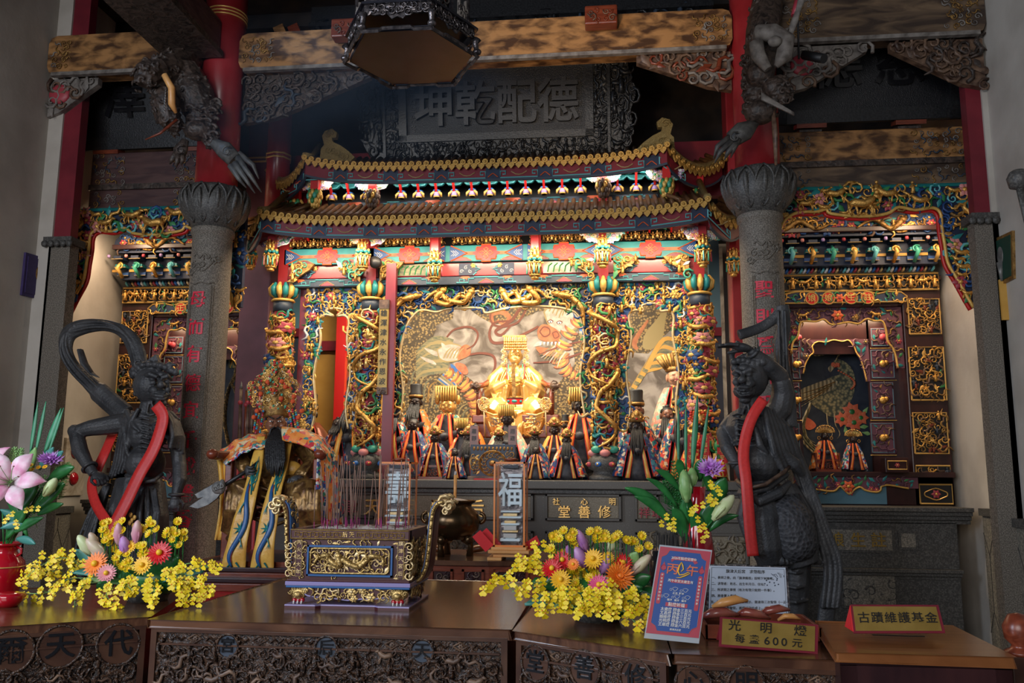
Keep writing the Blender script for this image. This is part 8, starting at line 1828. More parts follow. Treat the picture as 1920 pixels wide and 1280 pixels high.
def lantern(px,top,bot,Y,ch,label,basey=None):
 x0,x1=at(px-29,950,Y).x,at(px+29,950,Y).x;xc=(x0+x1)/2;zt,zb=at(px,top,Y).z,BZ;D2=(x1-x0)/2;t=thing('glass_lantern',label,'lantern',(xc,Y,zb))
 b=MB('light_wood');b.box(xc-D2-.03,xc+D2+.03,Y-D2-.03,Y+D2+.03,zb+.045,zb+.065);b.box(xc-D2-.012,xc+D2+.012,Y-D2-.012,Y+D2+.012,zb+.065,zb+.085);b.box(xc-D2,xc+D2,Y-D2,Y+D2,zb+.02,zb+.045);b.box(xc-D2-.035,xc-D2+.06,Y-D2-.03,Y+D2+.03,zb,zb+.02);b.box(xc+D2-.06,xc+D2+.035,Y-D2-.03,Y+D2+.03,zb,zb+.02);b.obj('wooden_foot',t,bev=.003)
 z0=zb+.085;e=.011
 for i,(sx,sy)in enumerate(((-1,-1),(1,-1),(1,1),(-1,1))):b=MB('orange_trim' if True else 'light_wood');b.box(xc+sx*D2-e*(sx>0)*1-0*e,xc+sx*D2+e*(sx<0),Y+sy*D2-e*(sy>0),Y+sy*D2+e*(sy<0),z0,zt);b.obj('corner_post',t)
 b=MB('orange_trim')
 for zz in(z0,zt-.012):
  for a in((xc-D2,xc+D2,Y-D2,Y-D2+e),(xc-D2,xc+D2,Y+D2-e,Y+D2),(xc-D2,xc-D2+e,Y-D2,Y+D2),(xc+D2-e,xc+D2,Y-D2,Y+D2)):b.box(*a,zz,zz+.012)
 b.obj('frame_rail',t)
 b=MB('glass_case');b.box(xc-D2+e,xc+D2-e,Y-D2+.004,Y-D2+.006,z0+.012,zt-.012);b.box(xc-D2+.004,xc-D2+.006,Y-D2+e,Y+D2-e,z0+.012,zt-.012);b.box(xc+D2-.006,xc+D2-.004,Y-D2+e,Y+D2-e,z0+.012,zt-.012);b.obj('glass_panes',t)
 b=MB('slate');b.use('lamp_metal');b.box(xc-D2*.72,xc+D2*.72,Y+.03,Y+.035,z0,zt-.03);b.obj('backing',t)
 H=zt-z0;b=MB('frost')
 for zz,ww,hh,m in((.06,.62,.03,'frost'),(.10,.42,.05,'white_paint'),(.165,.50,.02,'pale_gold'),(.19,.40,.05,'white_paint'),(.25,.58,.02,'frost'),(.27,.36,.03,'pale_gold'),(.33,.70,.02,'frost'),(.355,.44,.03,'pale_gold'),(.40,.60,.015,'frost')):b.use(m);b.box(xc-D2*ww,xc+D2*ww,Y-.05,Y+.03,z0+H*zz,z0+H*(zz+hh*1.0))
 for sg in(-1,1):b.use('lamp_metal');b.tube([(xc+sg*D2*.35,Y-.03,z0+H*.10),(xc+sg*D2*.5,Y-.03,z0+H*.05),(xc+sg*D2*.42,Y-.03,z0)],.008,6)
 b.obj('ornament_stand',t)
 b=MB('white_paint');b.use('frost');text(ch,.20,lambda u,v,w:Vector((xc+u*.85,Y-.02-w,z0+H*.64+v*1.2)),.012,'frost','',b,bold=.035);b.obj('frosted_character',t)
 b=MB('slate');b.box(xc-D2*.5,xc+D2*.5,Y-.04,Y+.04,zt-.04,zt-.02);b.obj('cap',t)
 b=MB('rosewood');b.lathe([(.02,0),(.045,.01),(.05,.02),(.02,.028)],14,(xc-.0,Y,zt));tag(b.obj('lamp_dish',origin=(xc,Y,zt)),'small dark dish on top of the %s glass lantern'%('left' if px<800 else 'right'),'dish')
lantern(958,866,1035,5.8,'福','glass lantern with frosted character and wooden foot beside the bronze censer')
lantern(746,866,1035,5.85,'壽','glass lantern with frosted longevity character partly behind the gilt burner')
for px,sg,l in((819,1,'left'),(896,-1,'right')):
 p=atz(px,1036,BZ);b=MB('box_wood');b.tube([p+Vector((-sg*.07,0,.03)),p+Vector((-sg*.02,-.02,.035)),p+Vector((sg*.04,-.01,.025)),p+Vector((sg*.08,.01,.012))],[.015,.035,.034,.01],10,fl=.75);tag(b.obj('divination_block',origin=p),'curved brown wooden divination block %s of the bronze censer'%l,'divination block')
for k,(p0,p1)in enumerate((((893,1000),(918,1028)),((905,996),(932,1026)),((985,1028),(1010,1012)))):
 a,c=at(*p0,5.72+.05*k),at(*p1,5.70+.05*k);a.z=max(a.z,BZ+.03);c.z=max(c.z,BZ+.02);b=MB('cloth_red');b.bar(a,c,.07,.006,up=(0,-1,.6));tag(b.obj('red_envelope',origin=c),'red envelope %s'%('leaning left of the glass lantern beside the censer','leaning against the glass lantern, front one of two','lying behind the right side of the glass lantern')[k],'envelope')
t=thing('red_table','low table draped with scarlet cloth beneath the general\'s plinth','table',(-2.5,5.6,0))
b=MB('cloth_red');b.box(-3.15,-1.35,5.03,6.4,.80,.82);b.box(-3.15,-1.35,5.02,5.04,.45,.82);b.obj('red_cloth',t);b=MB('dark_wood');b.box(-3.1,-1.4,5.06,6.38,0,.8);b.obj('body',t)
DZ=1.0
fl,fr,bl_,br=[atz(x,y,DZ)for x,y in((1568,1222),(1902,1231),(1531,1166),(1784,1172))]
t=thing('donation_box','orange-brown polished wooden donation box with a coin slot at lower right','box',((fl.x+fr.x)/2,fl.y,0))
b=MB('box_wood');ply=[(fl.x,fl.y),(fr.x,fr.y),(br.x+.0,br.y),(bl_.x,bl_.y)];b.prism(ply,I,DZ-.03,DZ);b.obj('lid',t,bev=.006)
b=MB('rosewood');b.use('dark_wood');c=sum((Vector((x,y))for x,y in ply),Vector((0,0)))/4;pi=[(c.x+(x-c.x)*.96,c.y+(y-c.y)*.96)for x,y in ply];b.prism(pi,I,.1,DZ-.03);b.obj('case',t)
P,inv=vplane((*pi[0],0),(pi[1][0]-pi[0][0],pi[1][1]-pi[0][1],0));W=math.dist(pi[0],pi[1])
b=MB('rosewood');b.use('dark_wood')
for f in((.0,W,.90,.96),(.0,.05,.4,.96),(W-.05,W,.4,.96),(.05,W-.05,.86,.875)):b.prism(rect(*f),P,0,.012)
carve(b,None,(.08,W-.08,.70,.84),.07,P,[(1,'scroll','table_carved')],9,sz=.9);b.obj('carved_front',t)
b=MB('black');s0,s1=atz(1636,1190,DZ),atz(1733,1193,DZ);b.bar(s0+Vector((0,0,.001)),s1+Vector((0,0,.001)),.012,.002);b.obj('coin_slot',t)
def easel(name,label,cat,c4,off,mats,txt,group=None,thick=.004):
 """a leaning card through four pixel corners on two depths"""
 return None
def card(c4,Yb,lean):
 """plane through the bottom edge at Yb leaning back by lean; pixel corners tl,tr,br,bl -> mapping"""
 tl,tr,brr,bl=c4;B0,B1=at(*bl,Yb),at(*brr,Yb);T0,T1=at(*tl,Yb+lean),at(*tr,Yb+lean);
 n=unit((B1-B0).cross(T0-B0))
 if n.y>0:n=-n
 def P(u,v,w):return(B0.lerp(B1,u)).lerp(T0.lerp(T1,u),v)+n*w
 return P,(B1-B0).length,(T0-B0).length
def quad(b,P,u0,u1,v0,v1,w0,w1,m):b.use(m);b.prism(rect(u0,u1,v0,v1),P,w0,w1)
def tx(b,P,W,H,s,u,v,h,m,off=.003,bold=.02,d=.0008,asp=1):text(s,h,lambda a,c,w:P(u+a/W,v+c/H,w),d,m,'',b,off=off,bold=bold,asp=asp)
P,W,H=card([(1238,1024),(1333,1034),(1310,1196),(1211,1186)],3.22,.06)
t=thing('price_poster','blue festival poster with red border in a clear stand on the right table','poster',P(.5,0,0))
b=MB('acrylic');quad(b,P,-.02,1.02,-.06,1.02,-.003,0,'acrylic');b.obj('acrylic_stand',t)
b=MB('poster_red');quad(b,P,0,1,0,1,.0005,.0012,'poster_red');pts=[(.06,.12),(.15,.09),(.20,.035),(.80,.035),(.85,.09),(.94,.12),(.94,.88),(.85,.91),(.80,.965),(.20,.965),(.15,.91),(.06,.88)];b.use('poster_blue');b.prism(pts,P,.0012,.0018);b.use('coral');b.tube([P(u,v,.002)for u,v in pts+pts[:1]],.0007,4)
b.use('poster_red')
for u in(.13,.87):b.prism(rounded(u-.04,u+.04,.34 if u<.5 else .30,.70,.02),P,.002,.0026);b.tube([P(u+.05*math.cos(q),.76+.03*math.sin(q),.0026)for q in[2*PI*i/14 for i in range(15)]],.0011,4);b.prism([(u-.045,.75),(u,.72),(u+.045,.75),(u+.03,.78),(u,.83),(u-.03,.78)],P,.002,.0028)
b.prism([(.25,.86),(.30,.90),(.70,.90),(.78,.85),(.72,.83),(.68,.86),(.32,.86),(.27,.83)],P,.002,.0026);b.prism(rounded(.31,.69,.595,.635,.015),P,.002,.0026);b.prism(rect(.28,.70,.32,.365),P,.002,.0026);b.obj('printed_sheet',t)
b=MB('white_paint');tx(b,P,W,H,'2026年點燈受理中',.5,.88,.0115,'white_paint');tx(b,P,W,H,'丙午年安太歲生肖',.5,.615,.0115,'white_paint');tx(b,P,W,H,'點燈祈福',.49,.343,.015,'white_paint')
for i,s_ in enumerate(('太歲燈 國金三百元','文昌燈 國金三百元','姻緣燈 國金三百元','光明燈 國金六百元','王爺燈 國金六百元')):tx(b,P,W,H,s_,.5,.285-.043*i,.0135,'white_paint')
tx(b,P,W,H,'旗津天后宮',.54,.065,.008,'white_paint');tx(b,P,W,H,'丙  午',.5,.745,.042,'coral',bold=.04,asp=1.1);tx(b,P,W,H,'正沖  對沖',.49,.475,.009,'white_paint');tx(b,P,W,H,'偏沖   偏沖   偏沖',.48,.395,.009,'white_paint')
for u,v in((.42,.525),(.62,.52),(.27,.44),(.48,.44),(.68,.44)):b.use('white_paint');b.tube([P(u+.045*math.cos(q)*(1+.3*math.sin(3*q)),v+.022*math.sin(q),.003)for q in[2*PI*i/14 for i in range(15)]],.0006,4);b.tube([P(u-.08+.022*math.cos(q),v-.01+.012*math.sin(q),.003)for q in[2*PI*i/10 for i in range(11)]],.0005,4)
for u in(.13,.87):
 for i,c in enumerate('平安順事吉祥如意'):tx(b,P,W,H,c,u,(.67 if u<.5 else .66)-.04*i,.0085,'white_paint')
b.obj('lettering',t)
b=MB('gold_paint');b.use('yellow_warm');b.tube([P(u,v,.004)for u,v in((.46,.84),(.43,.79),(.42,.73),(.46,.69),(.54,.70),(.62,.73),(.66,.72),(.58,.69),(.48,.66),(.40,.655))],[.001,.003,.003,.0025,.002,.002,.001,.0025,.002,.0005],5);b.tube([P(u,v,.004)for u,v in((.46,.84),(.50,.80),(.52,.76),(.48,.73))],[.001,.0025,.002,.001],5);b.obj('gold_horse_emblem',t)
P,W,H=card([(1330,1060),(1474,1064),(1479,1150),(1327,1150)],3.72,.05)
t=thing('instruction_board','pale laminated instruction board with black text behind the price sign','sign',P(.5,0,0))
b=MB('iron');quad(b,P,-.02,1.02,-.25,1.03,-.004,0,'lamp_metal');b.obj('frame',t);b=MB('paper');quad(b,P,.01,.99,-.2,1,0,.002,'paper');b.use('slate')
for a,c in(((.03,.96),(.97,.96)),((.03,.96),(.03,0)),((.97,.96),(.97,0))):b.tube([P(*a,.003),P(*c,.003)],.0006,4)
for k in range(9):b.tube([P(.80+.02*k,.86-.03*math.sin(k),.003),P(.84+.015*k,.80+.05*math.sin(k*2),.003)],.0009,4)
for k in range(12):b.ell(P(.80+.11*math.sin(k*1.7)*.8,.68+.08*math.cos(k*2.3),.003),(.003,.001,.003),nu=6,nv=4)
b.obj('sheet',t)
b=MB('sign_black');tx(b,P,W,H,'旗津天后宮　求籤程序',.47,.885,.0165,'sign_black')
for i,s_ in enumerate(('一、參拜之後，向「旗津媽祖」說明下列事項。','二、求籤者：姓名、出生年月日、住址。','三、所求問之事情（每次每籤只能問一件事）。','四、將香置入香爐。','五、抽取一支籤條、擲筊請示、需連得三次聖筊（一正一反）。','六、如未連得聖筊，將籤條放於桌上，另抽取與字籤。')):
 L=len(s_);h=.0128;tx(b,P,W,H,s_,.04+L*h*.98/W/2,.745-.127*i,h,'sign_black')
b.obj('lettering',t)
def prism_sign(c4,Yb,lean,label,rows,side=0):
 P,W,H=card(c4,Yb,lean);t=thing('desk_sign',label,'sign',P(.5,0,0))
 b=MB('maroon');quad(b,P,-.015,1.015,-.04,1.04,-.004,0,'maroon');back=lambda u,v,w:P(u,v,0)+Vector((0,.10*(1-v)+.004,0));b.prism(rect(0,1,0,1),lambda u,v,w:back(u,v,0)+Vector((0,w,0)),0,.004)
 if side:a,c,e=P(-.01,1,0),P(-.01,0,0),back(-.01,0,0);b.use('cloth_red');b.add([a,c,e,a+Vector((-.004,0,0)),c+Vector((-.004,0,0)),e+Vector((-.004,0,0))],[(0,1,2),(5,4,3),(0,3,4,1),(1,4,5,2),(2,5,3,0)])
 b.obj('backing',t,bev=.001);b=MB('sign_gold');quad(b,P,.01,.985,.03,.97,0,.0015,'sign_gold');b.obj('gold_sheet',t);b=MB('sign_black')
 for s_,u,v,h in rows:tx(b,P,W,H,s_,u,v,h,'sign_black',bold=.025)
 b.obj('lettering',t)
prism_sign([(1353,1158),(1531,1173),(1530,1223),(1351,1209)],3.16,.06,'gold price sign with two lines of black characters on the right table',[('光',.14,.72,.044),('明',.47,.72,.044),('燈',.83,.72,.044),('每',.20,.26,.036),('盞',.35,.26,.036),('6',.485,.26,.042),('0',.575,.26,.042),('0',.665,.26,.042),('元',.80,.26,.036)])
prism_sign([(1597,1135),(1757,1136),(1769,1184),(1603,1184)],fl.y+.22,.05,'gold sign with six black characters standing on the donation box',[(c,.12+.155*i,.5,.042)for i,c in enumerate('古蹟維護基金')],1)
p0,p1=at(1322,1190,3.5),at(1515,1165,3.5)
t=thing('wooden_tray','brown wooden tray behind the price sign','tray',(.55,3.6,TZ));b=MB('rosewood');x0,x1=atz(1318,1192,TZ).x,.78
for a in((x0,x1,3.36,3.372,TZ,TZ+.055),(x0,x1,3.66,3.672,TZ,TZ+.055),(x0,x0+.012,3.36,3.672,TZ,TZ+.055),(x1-.012,x1,3.36,3.672,TZ,TZ+.055),(x0,x1,3.36,3.672,TZ,TZ+.008)):b.box(*a)
b.obj('tray_body',t,bev=.002)
for k,(px,py,r,m,tilt,l)in enumerate(((1350,1155,.055,'wood_block',.1,'glossy red crescent divination block at the left of the tray'),(1412,1152,.05,'wood_block',-.15,'red crescent divination block in the middle of the tray'),(1452,1150,.045,'wood_block',.2,'dull red crescent divination block at the right of the tray'),(1370,1135,.05,'light_wood',.25,'pale wooden divination block lying on top of the heap'),(1480,1160,.03,'light_wood',0,'small pale chip of wood at the tray edge'))):
 p=at(px,py,3.48+.03*(k%3));b=MB(m);b.tube([p+Vector((-r*1.4,0,-.005)),p+Vector((-r*.6,-.01,.012)),p+Vector((r*.4,-.01,.012+tilt*.05)),p+Vector((r*1.3,0,tilt*.08))],[.008,r*.52,r*.5,.007],10,fl=.7);tag(b.obj('divination_block',origin=p),l,'divination block')
p=at(1910,1180,3.15);t=thing('newel_post','turned red-brown ball finial post at the lower right edge','post',(p.x,3.15,0));b=MB('rosewood');b.lathe([(.001,p.z+.055),(.03,p.z+.048),(.05,p.z+.01),(.045,p.z-.03),(.025,p.z-.05),(.03,p.z-.06),(.05,p.z-.07),(.05,p.z-.08)],24,(p.x,3.15,0));b.obj('ball_finial',t);b=MB('table_edge');b.box(p.x-.05,p.x+.05,3.1,3.2,0,p.z-.08);b.obj('shaft',t,bev=.004)
# flowers
def fr3(c,n):
 c=Vector(c);a,u=frame(n);n=unit(n);return lambda x,y,z:c+a*x+u*y+n*z
def gerbera(par,c,n,r,m,mc='yellow_warm',name='gerbera',layers=2,np_=20,cup=.15):
 q=fr3(c,n);b=MB(m)
 for L in range(layers):
  rr=r*(1-.25*L);h=.10*r*L
  for k in range(np_):
   a=2*PI*(k+.5*L)/np_;ca,sa=math.cos(a),math.sin(a);f=lambda x,y,z:q(x*ca-y*sa,x*sa+y*ca,z+h);w_=rr*PI/np_*.95
   b.add([f(.15*rr,0,0),f(.6*rr,-w_,cup*r*.5),f(rr,0,cup*r*(1+.3*math.sin(k*3))),f(.6*rr,w_,cup*r*.5),f(.6*rr,0,cup*r*.8)],[(0,1,4),(1,2,4),(2,3,4),(3,0,4)],True)
 b.use(mc);b.ell(q(0,0,.12*r*layers),.24*r,nu=10,nv=6);return b.obj(name,par)
def bud(par,p0,p1,r,m='bud_pink',name='lily_bud'):
 b=MB(m);p0,p1=Vector(p0),Vector(p1);d=p1-p0;b.tube([p0,p0+d*.15,p0+d*.4,p0+d*.7,p0+d*.92,p1],[r*.3,r*.6,r,r*.9,r*.5,r*.12],9)
 a,u=frame(d)
 for k in range(3):e=a*math.cos(k*2.1)+u*math.sin(k*2.1);b.tube([p0+d*.1+e*r*.55,p0+d*.45+e*r*.85,p0+d*.9+e*r*.4],[r*.15,r*.28,r*.1],5)
 b.use('leaf');b.tube([p0-d*.35,p0],r*.16,5);return b.obj(name,par)
def leaf(par,p0,p1,w,m='leaf',sag=.3,name='leaf',nrm=(0,-1,0)):
 b=MB(m);p0,p1=Vector(p0),Vector(p1);d=p1-p0;a=d.cross(Vector(nrm)).normalized();up=Vector((0,0,1))
 def f(u,v):return p0+d*v+up*(sag*d.length*math.sin(PI*v)*.5)+a*((u-.5)*2*w*math.sin(PI*min(1,v*.92+.06))**.8)+Vector(nrm)*(-abs(u-.5)*w*.5)
 b.sheet(f,4,10,.002);return b.obj(name,par)
def orchid(b,c,n,s):
 q=fr3(c,n);b.use('yellow')
 for k,(a,L,w_)in enumerate(((PI/2,.8,.28),(PI/2+1.2,.75,.28),(PI/2-1.2,.75,.28),(-PI/2,1.15,.75))):
  ca,sa=math.cos(a),math.sin(a);f=lambda x,y,z:q((x*ca-y*sa)*s,(x*sa+y*ca)*s,z*s)
  b.add([f(.05,0,.1),f(.6*L,-w_,.25),f(L,-w_*.5,.1),f(L*.9,0,.15),f(L,w_*.5,.1),f(.6*L,w_,.25)],[(0,1,2,3),(0,3,4,5)],True)
 b.use('gerb_orange');b.ell(q(0,0,.15*s),s*.14,nu=5,nv=4)
def spray(par,pts,n,s,R,spread=.03):
 b=MB('leaf_pale');C3=curve2(pts,6);b.tube(C3,.0022,5);k=len(C3)
 n=int(n*1.5)
 for i in range(n):
  p=C3[int((.15+.85*i/n)*(k-1))];o=Vector((R.uniform(-1,1),R.uniform(-1.2,.3),R.uniform(-1,1)))*spread;b.use('leaf_pale');b.tube([p,p+o],.0012,4);orchid(b,p+o,(R.uniform(-.6,.6),-1,R.uniform(-.3,.7)),s*R.uniform(.8,1.2))
 return b.obj('orchid_spray',par)
def mums(par,c,R,n=4,s=.018):
 b=MB('yellow')
 for k in range(n):
  o=Vector((R.uniform(-1,1),R.uniform(-.6,.6),R.uniform(-1,1)))*.03;p=Vector(c)+o;b.use('leaf');b.tube([p-Vector((0,0,.10)),p],.002,4);q=fr3(p,(R.uniform(-.6,.6),-1,.6))
  b.use('yellow')
  for j in range(12):a=2*PI*j/12;b.add([q(0,0,0),q(s*math.cos(a-.2),s*math.sin(a-.2),s*.4),q(1.15*s*math.cos(a),1.15*s*math.sin(a),s*.55),q(s*math.cos(a+.2),s*math.sin(a+.2),s*.4)],[(0,1,2,3)],True)
  b.use('yellow_warm');b.ell(q(0,0,s*.25),s*.45,nu=8,nv=5)
 return b.obj('chrysanthemum_cluster',par)
def arrangement(label,cx,Y,items,sprays,leaves,seed,box):
 R=random.Random(seed);g=lambda px,py,d=0:at(px,py,Y-d)
 base=atz(cx,box,TZ);t=thing('flower_arrangement',label,'flower arrangement',(base.x,Y,TZ))
 b=MB('leaf');b.use('dark_stone');b.lathe([(.09,TZ),(.10,TZ+.03),(.11,TZ+.07),(.001,TZ+.075)],20,(base.x,Y,0));b.obj('bowl',t)
 b=MB('leaf');b.ell((base.x,Y,TZ+.10),(.17,.11,.085),nu=16,nv=8);b.obj('foliage_core',t)
 for k in range(leaves):
  a=2*PI*k/leaves+R.uniform(-.1,.1);p0=Vector((base.x+.08*math.cos(a),Y+.05*math.sin(a),TZ+.08));L=R.uniform(.12,.24);e=R.uniform(.0,.6)
  leaf(t,p0,p0+Vector((L*math.cos(a)*1.2,L*math.sin(a)*.6-.03,L*e-.02)),R.uniform(.018,.04),R.choice(('leaf','leaf','leaf_pale','leaf_blue')),.2,'leaf',(0,-.6,.8))
 for it in items:
  k=it[0]
  if k=='g':gerbera(t,g(it[1],it[2],it[5]if len(it)>5 else .1),(R.uniform(-.3,.3),-1,.45),it[3]*Y/FOC,it[4])
  elif k=='m':gerbera(t,g(it[1],it[2],.1),(R.uniform(-.2,.2),-1,.4),it[3]*Y/FOC,it[4],it[4],'chrysanthemum',4,24,.5)
  elif k=='b':bud(t,g(it[1],it[2],.05),g(it[3],it[4],.08),it[5]*Y/FOC,it[6])
  elif k=='y':mums(t,g(it[1],it[2],.02+R.random()*.08),R,it[3])
  elif k=='l':leaf(t,g(it[1],it[2],.06),g(it[3],it[4],.08),it[5]*Y/FOC,it[6],.1)
 for s_ in sprays:spray(t,[g(*p)for p in s_[0]],s_[1],.020,R,s_[2]if len(s_)>2 else .034)
 return t
arrangement('low bouquet of yellow orchids, lilies and orange gerberas on the left table',240,4.0,
[('g',180,1058,25,'gerb_orange',.12),('g',300,1037,24,'gerb_red',.12),('g',268,1060,20,'yellow_warm',.14),('g',200,1075,19,'gerb_pale',.16),('g',274,1040,16,'gerb_orange',.08),('g',245,1025,14,'yellow_warm',.06),
('b',172,1040,146,1003,11,'bud'),('b',202,1048,162,1010,12,'bud_pink'),('b',222,1022,222,980,9,'bud_pink'),('b',256,1020,258,975,10,'bud_pink'),('b',238,1045,230,1005,11,'violet'),('b',182,1022,168,998,8,'bud_pink'),
('y',205,990,5),('y',222,985,4),('y',272,985,4),('y',288,990,5),('y',326,988,4),('y',334,1000,4),('y',215,1025,6),('y',228,1045,6),('y',262,1032,5),('y',198,1005,3),('y',308,1005,2),('y',240,1060,5),('y',338,1014,2),
('l',300,1060,335,1045,16,'leaf'),('l',240,1090,275,1070,18,'leaf'),('l',180,1100,215,1088,16,'leaf'),('l',170,1060,140,1030,10,'leaf_blue'),('l',300,1100,345,1078,10,'leaf_pale'),('l',320,1030,335,1000,8,'leaf')],
[([(170,1075,.05),(120,1045,.1),(70,1065,.12),(45,1090,.12)],18),([(180,1085,.1),(130,1085,.15),(90,1110,.15),(45,1112,.12)],18),([(190,1090,.12),(150,1100,.2),(140,1130,.22),(145,1145,.22)],14),([(160,1065,.0),(125,1040,.0),(110,1040,0)],9,.02),
([(230,1095,.12),(200,1110,.22),(210,1130,.25),(225,1148,.25)],15),([(290,1085,.12),(290,1105,.22),(285,1125,.25)],16),([(320,1070,.1),(360,1080,.15),(385,1100,.16),(402,1112,.16)],20),([(330,1060,.05),(365,1055,.1),(395,1060,.1),(412,1065,.1)],12,.02),([(320,1085,.12),(345,1105,.2),(375,1125,.2)],16),([(250,1085,.14),(240,1100,.2),(250,1105,.24)],16),([(130,1080,.0),(95,1070,.05),(60,1075,.05)],14),([(310,1075,.12),(330,1080,.18),(340,1098,.2)],14)],16,401,1135)
arrangement('low bouquet of yellow orchids with violet lilies and red gerberas on the right table',1120,3.75,
[('g',1055,1050,19,'gerb_red',.08),('g',1035,1066,20,'gerb_red',.12),('g',1051,1087,20,'yellow_warm',.16),('m',1160,1083,27,'gerb_orange'),('g',1123,1097,20,'gerb_pink',.18),('g',1112,1048,20,'yellow_warm',.08),('g',1168,1055,18,'gerb_red',.08),('g',1075,1058,12,'gerb_orange',.14),('g',1140,1045,12,'yellow_warm',.08),
('b',1100,1035,1083,993,9,'violet'),('b',1098,1065,1078,1025,12,'violet'),('b',1128,1075,1142,1040,11,'violet'),('b',1142,1035,1157,1000,9,'bud'),('b',1182,1078,1220,1040,10,'bud_pink'),('b',1068,1045,1064,1022,6,'violet'),
('y',1045,1015,4),('y',1062,1008,4),('y',1065,1003,3),('y',1115,1006,4),('y',1130,1005,4),('y',1142,1012,3),('y',1172,1010,3),('y',1195,1012,5),('y',1080,1075,6),('y',1102,1070,6),('y',1116,1065,4),('y',1205,1025,2),('y',1093,1090,5),('y',1150,1060,3),
('l',1020,1100,1060,1085,18,'leaf'),('l',1160,1120,1205,1100,16,'leaf'),('l',1180,1060,1195,1035,10,'leaf_pale'),('l',1140,1150,1170,1140,18,'leaf'),('l',1185,1100,1220,1080,12,'leaf'),('l',1020,1090,1000,1105,14,'leaf')],
[([(1040,1075,.05),(1010,1050,.1),(985,1055,.1),(968,1065,.1)],16),([(1035,1085,.05),(990,1045,.1),(950,1075,.1),(925,1090,.1),(908,1108,.1)],14,.02),([(1030,1090,.1),(990,1095,.12),(960,1110,.12)],12),([(1060,1105,.12),(1040,1120,.2),(1010,1140,.2)],16),([(1080,1110,.14),(1060,1125,.22),(1075,1135,.24)],16),([(1120,1110,.14),(1120,1125,.22),(1150,1135,.24)],20),([(1150,1105,.12),(1180,1120,.2),(1200,1140,.2)],18),([(1140,1115,.14),(1165,1140,.22),(1190,1165,.22)],16),([(1100,1110,.14),(1100,1125,.24),(1090,1140,.26)],16),([(1180,1110,.1),(1200,1130,.14),(1205,1160,.16)],12),([(1060,1050,-.02),(1030,1030,0),(1010,1035,0)],10),([(1130,1100,.2),(1140,1115,.24),(1165,1120,.24)],14)],16,402,1165)
def lily(par,c,n,r):
 q=fr3(c,n);b=MB('lily')
 for k in range(6):
  a=2*PI*k/6;ca,sa=math.cos(a),math.sin(a)
  def f(u,v):
   x=r*(.1+.9*v);w_=r*.26*math.sin(PI*min(1,v*.95+.05));y=(u-.5)*2*w_;z=r*(.35*math.sin(v*PI*.75)-.10*v*v);return q(x*ca-y*sa,x*sa+y*ca,z)
  b.sheet(f,3,7,.0015)
 b.use('leaf_pale')
 for k in range(6):a=k*1.05;b.tube([q(0,0,0),q(.25*r*math.cos(a),.25*r*math.sin(a),.5*r),q(.35*r*math.cos(a),.35*r*math.sin(a),.6*r)],.0018,4);b.use('maroon');b.ell(q(.36*r*math.cos(a),.36*r*math.sin(a),.6*r),(.006,.004,.003),nu=6,nv=4);b.use('leaf_pale')
 return b.obj('open_lily',par)
def fern(par,p0,p1,m='leaf_pale'):
 b=MB(m);p0,p1=Vector(p0),Vector(p1);d=p1-p0;a,u=frame(d,(0,1,0));b.tube([p0,p1],.0018,4)
 for k in range(16):
  f=.2+.8*k/16;p=p0+d*f;L=.05*(1.15-f)
  for sg in(-1,1):e=p+a*sg*L+d.normalized()*L*.8+u*.01*math.sin(k*3);b.tube([p,e],[.003,.001],4);b.ell(p.lerp(e,.6),.005,nu=5,nv=3)
 return b.obj('fern_sprig',par)
Yv=3.95;g=lambda px,py,d=0:at(px,py,Yv-d);vb=atz(8,1122,TZ);R=random.Random(77)
t=thing('vase','glossy dark red vase at the left edge of the left table','vase',(vb.x,Yv,TZ));zz=lambda py:at(8,py,Yv).z;s=Yv/FOC;cx=at(5,1060,Yv).x
b=MB('vase_red');b.lathe([(.001,TZ),(28*s,TZ),(31*s,TZ+.02),(36*s,zz(1095)),(41*s,zz(1070)),(38*s,zz(1052)),(27*s,zz(1040)),(23*s,zz(1033)),(26*s,zz(1023)),(36*s,zz(1017)),(33*s,zz(1017)),(22*s,zz(1028)),(.001,zz(1030))],40,(cx,Yv,0));b.obj('body',t)
b=MB('gold_line');b.lathe([(41.6*s,zz(1062)),(42*s,zz(1061)),(41.6*s,zz(1060))],40,(cx,Yv,0));b.obj('gold_ring',t)
for sg in(-1,1):b=MB('vase_red');b.tube([(cx+sg*a*s,Yv,zz(p))for a,p in((26,1024),(36,1028),(37,1036),(28,1042))],.006,8);b.obj('handle',t)
tb=thing('vase_bouquet','tall bouquet with pink lily and purple chrysanthemum in the red vase','flower arrangement',(cx,Yv,zz(1020)))
lily(tb,g(20,905,.15),(.35,-1,.35),.16);lily(tb,g(-14,880,.05),(-.2,-1,.5),.13)
gerbera(tb,g(95,868,.06),(.3,-.55,1),.062,'purple','purple','purple_chrysanthemum',4,22,.55)
bud(tb,g(82,930,.1),g(106,896,.1),.026,'bud');bud(tb,g(0,935,.14),g(8,902,.14),.02,'bud')
for x0,y0,x1,y1,w_ in((56,850,71,753,.010),(66,850,86,752,.010),(82,850,114,765,.016),(90,850,119,764,.008)):leaf(tb,g(x0,y0,.02),g(x1,y1,.02),w_,'blade_leaf',0,'blade_leaf')
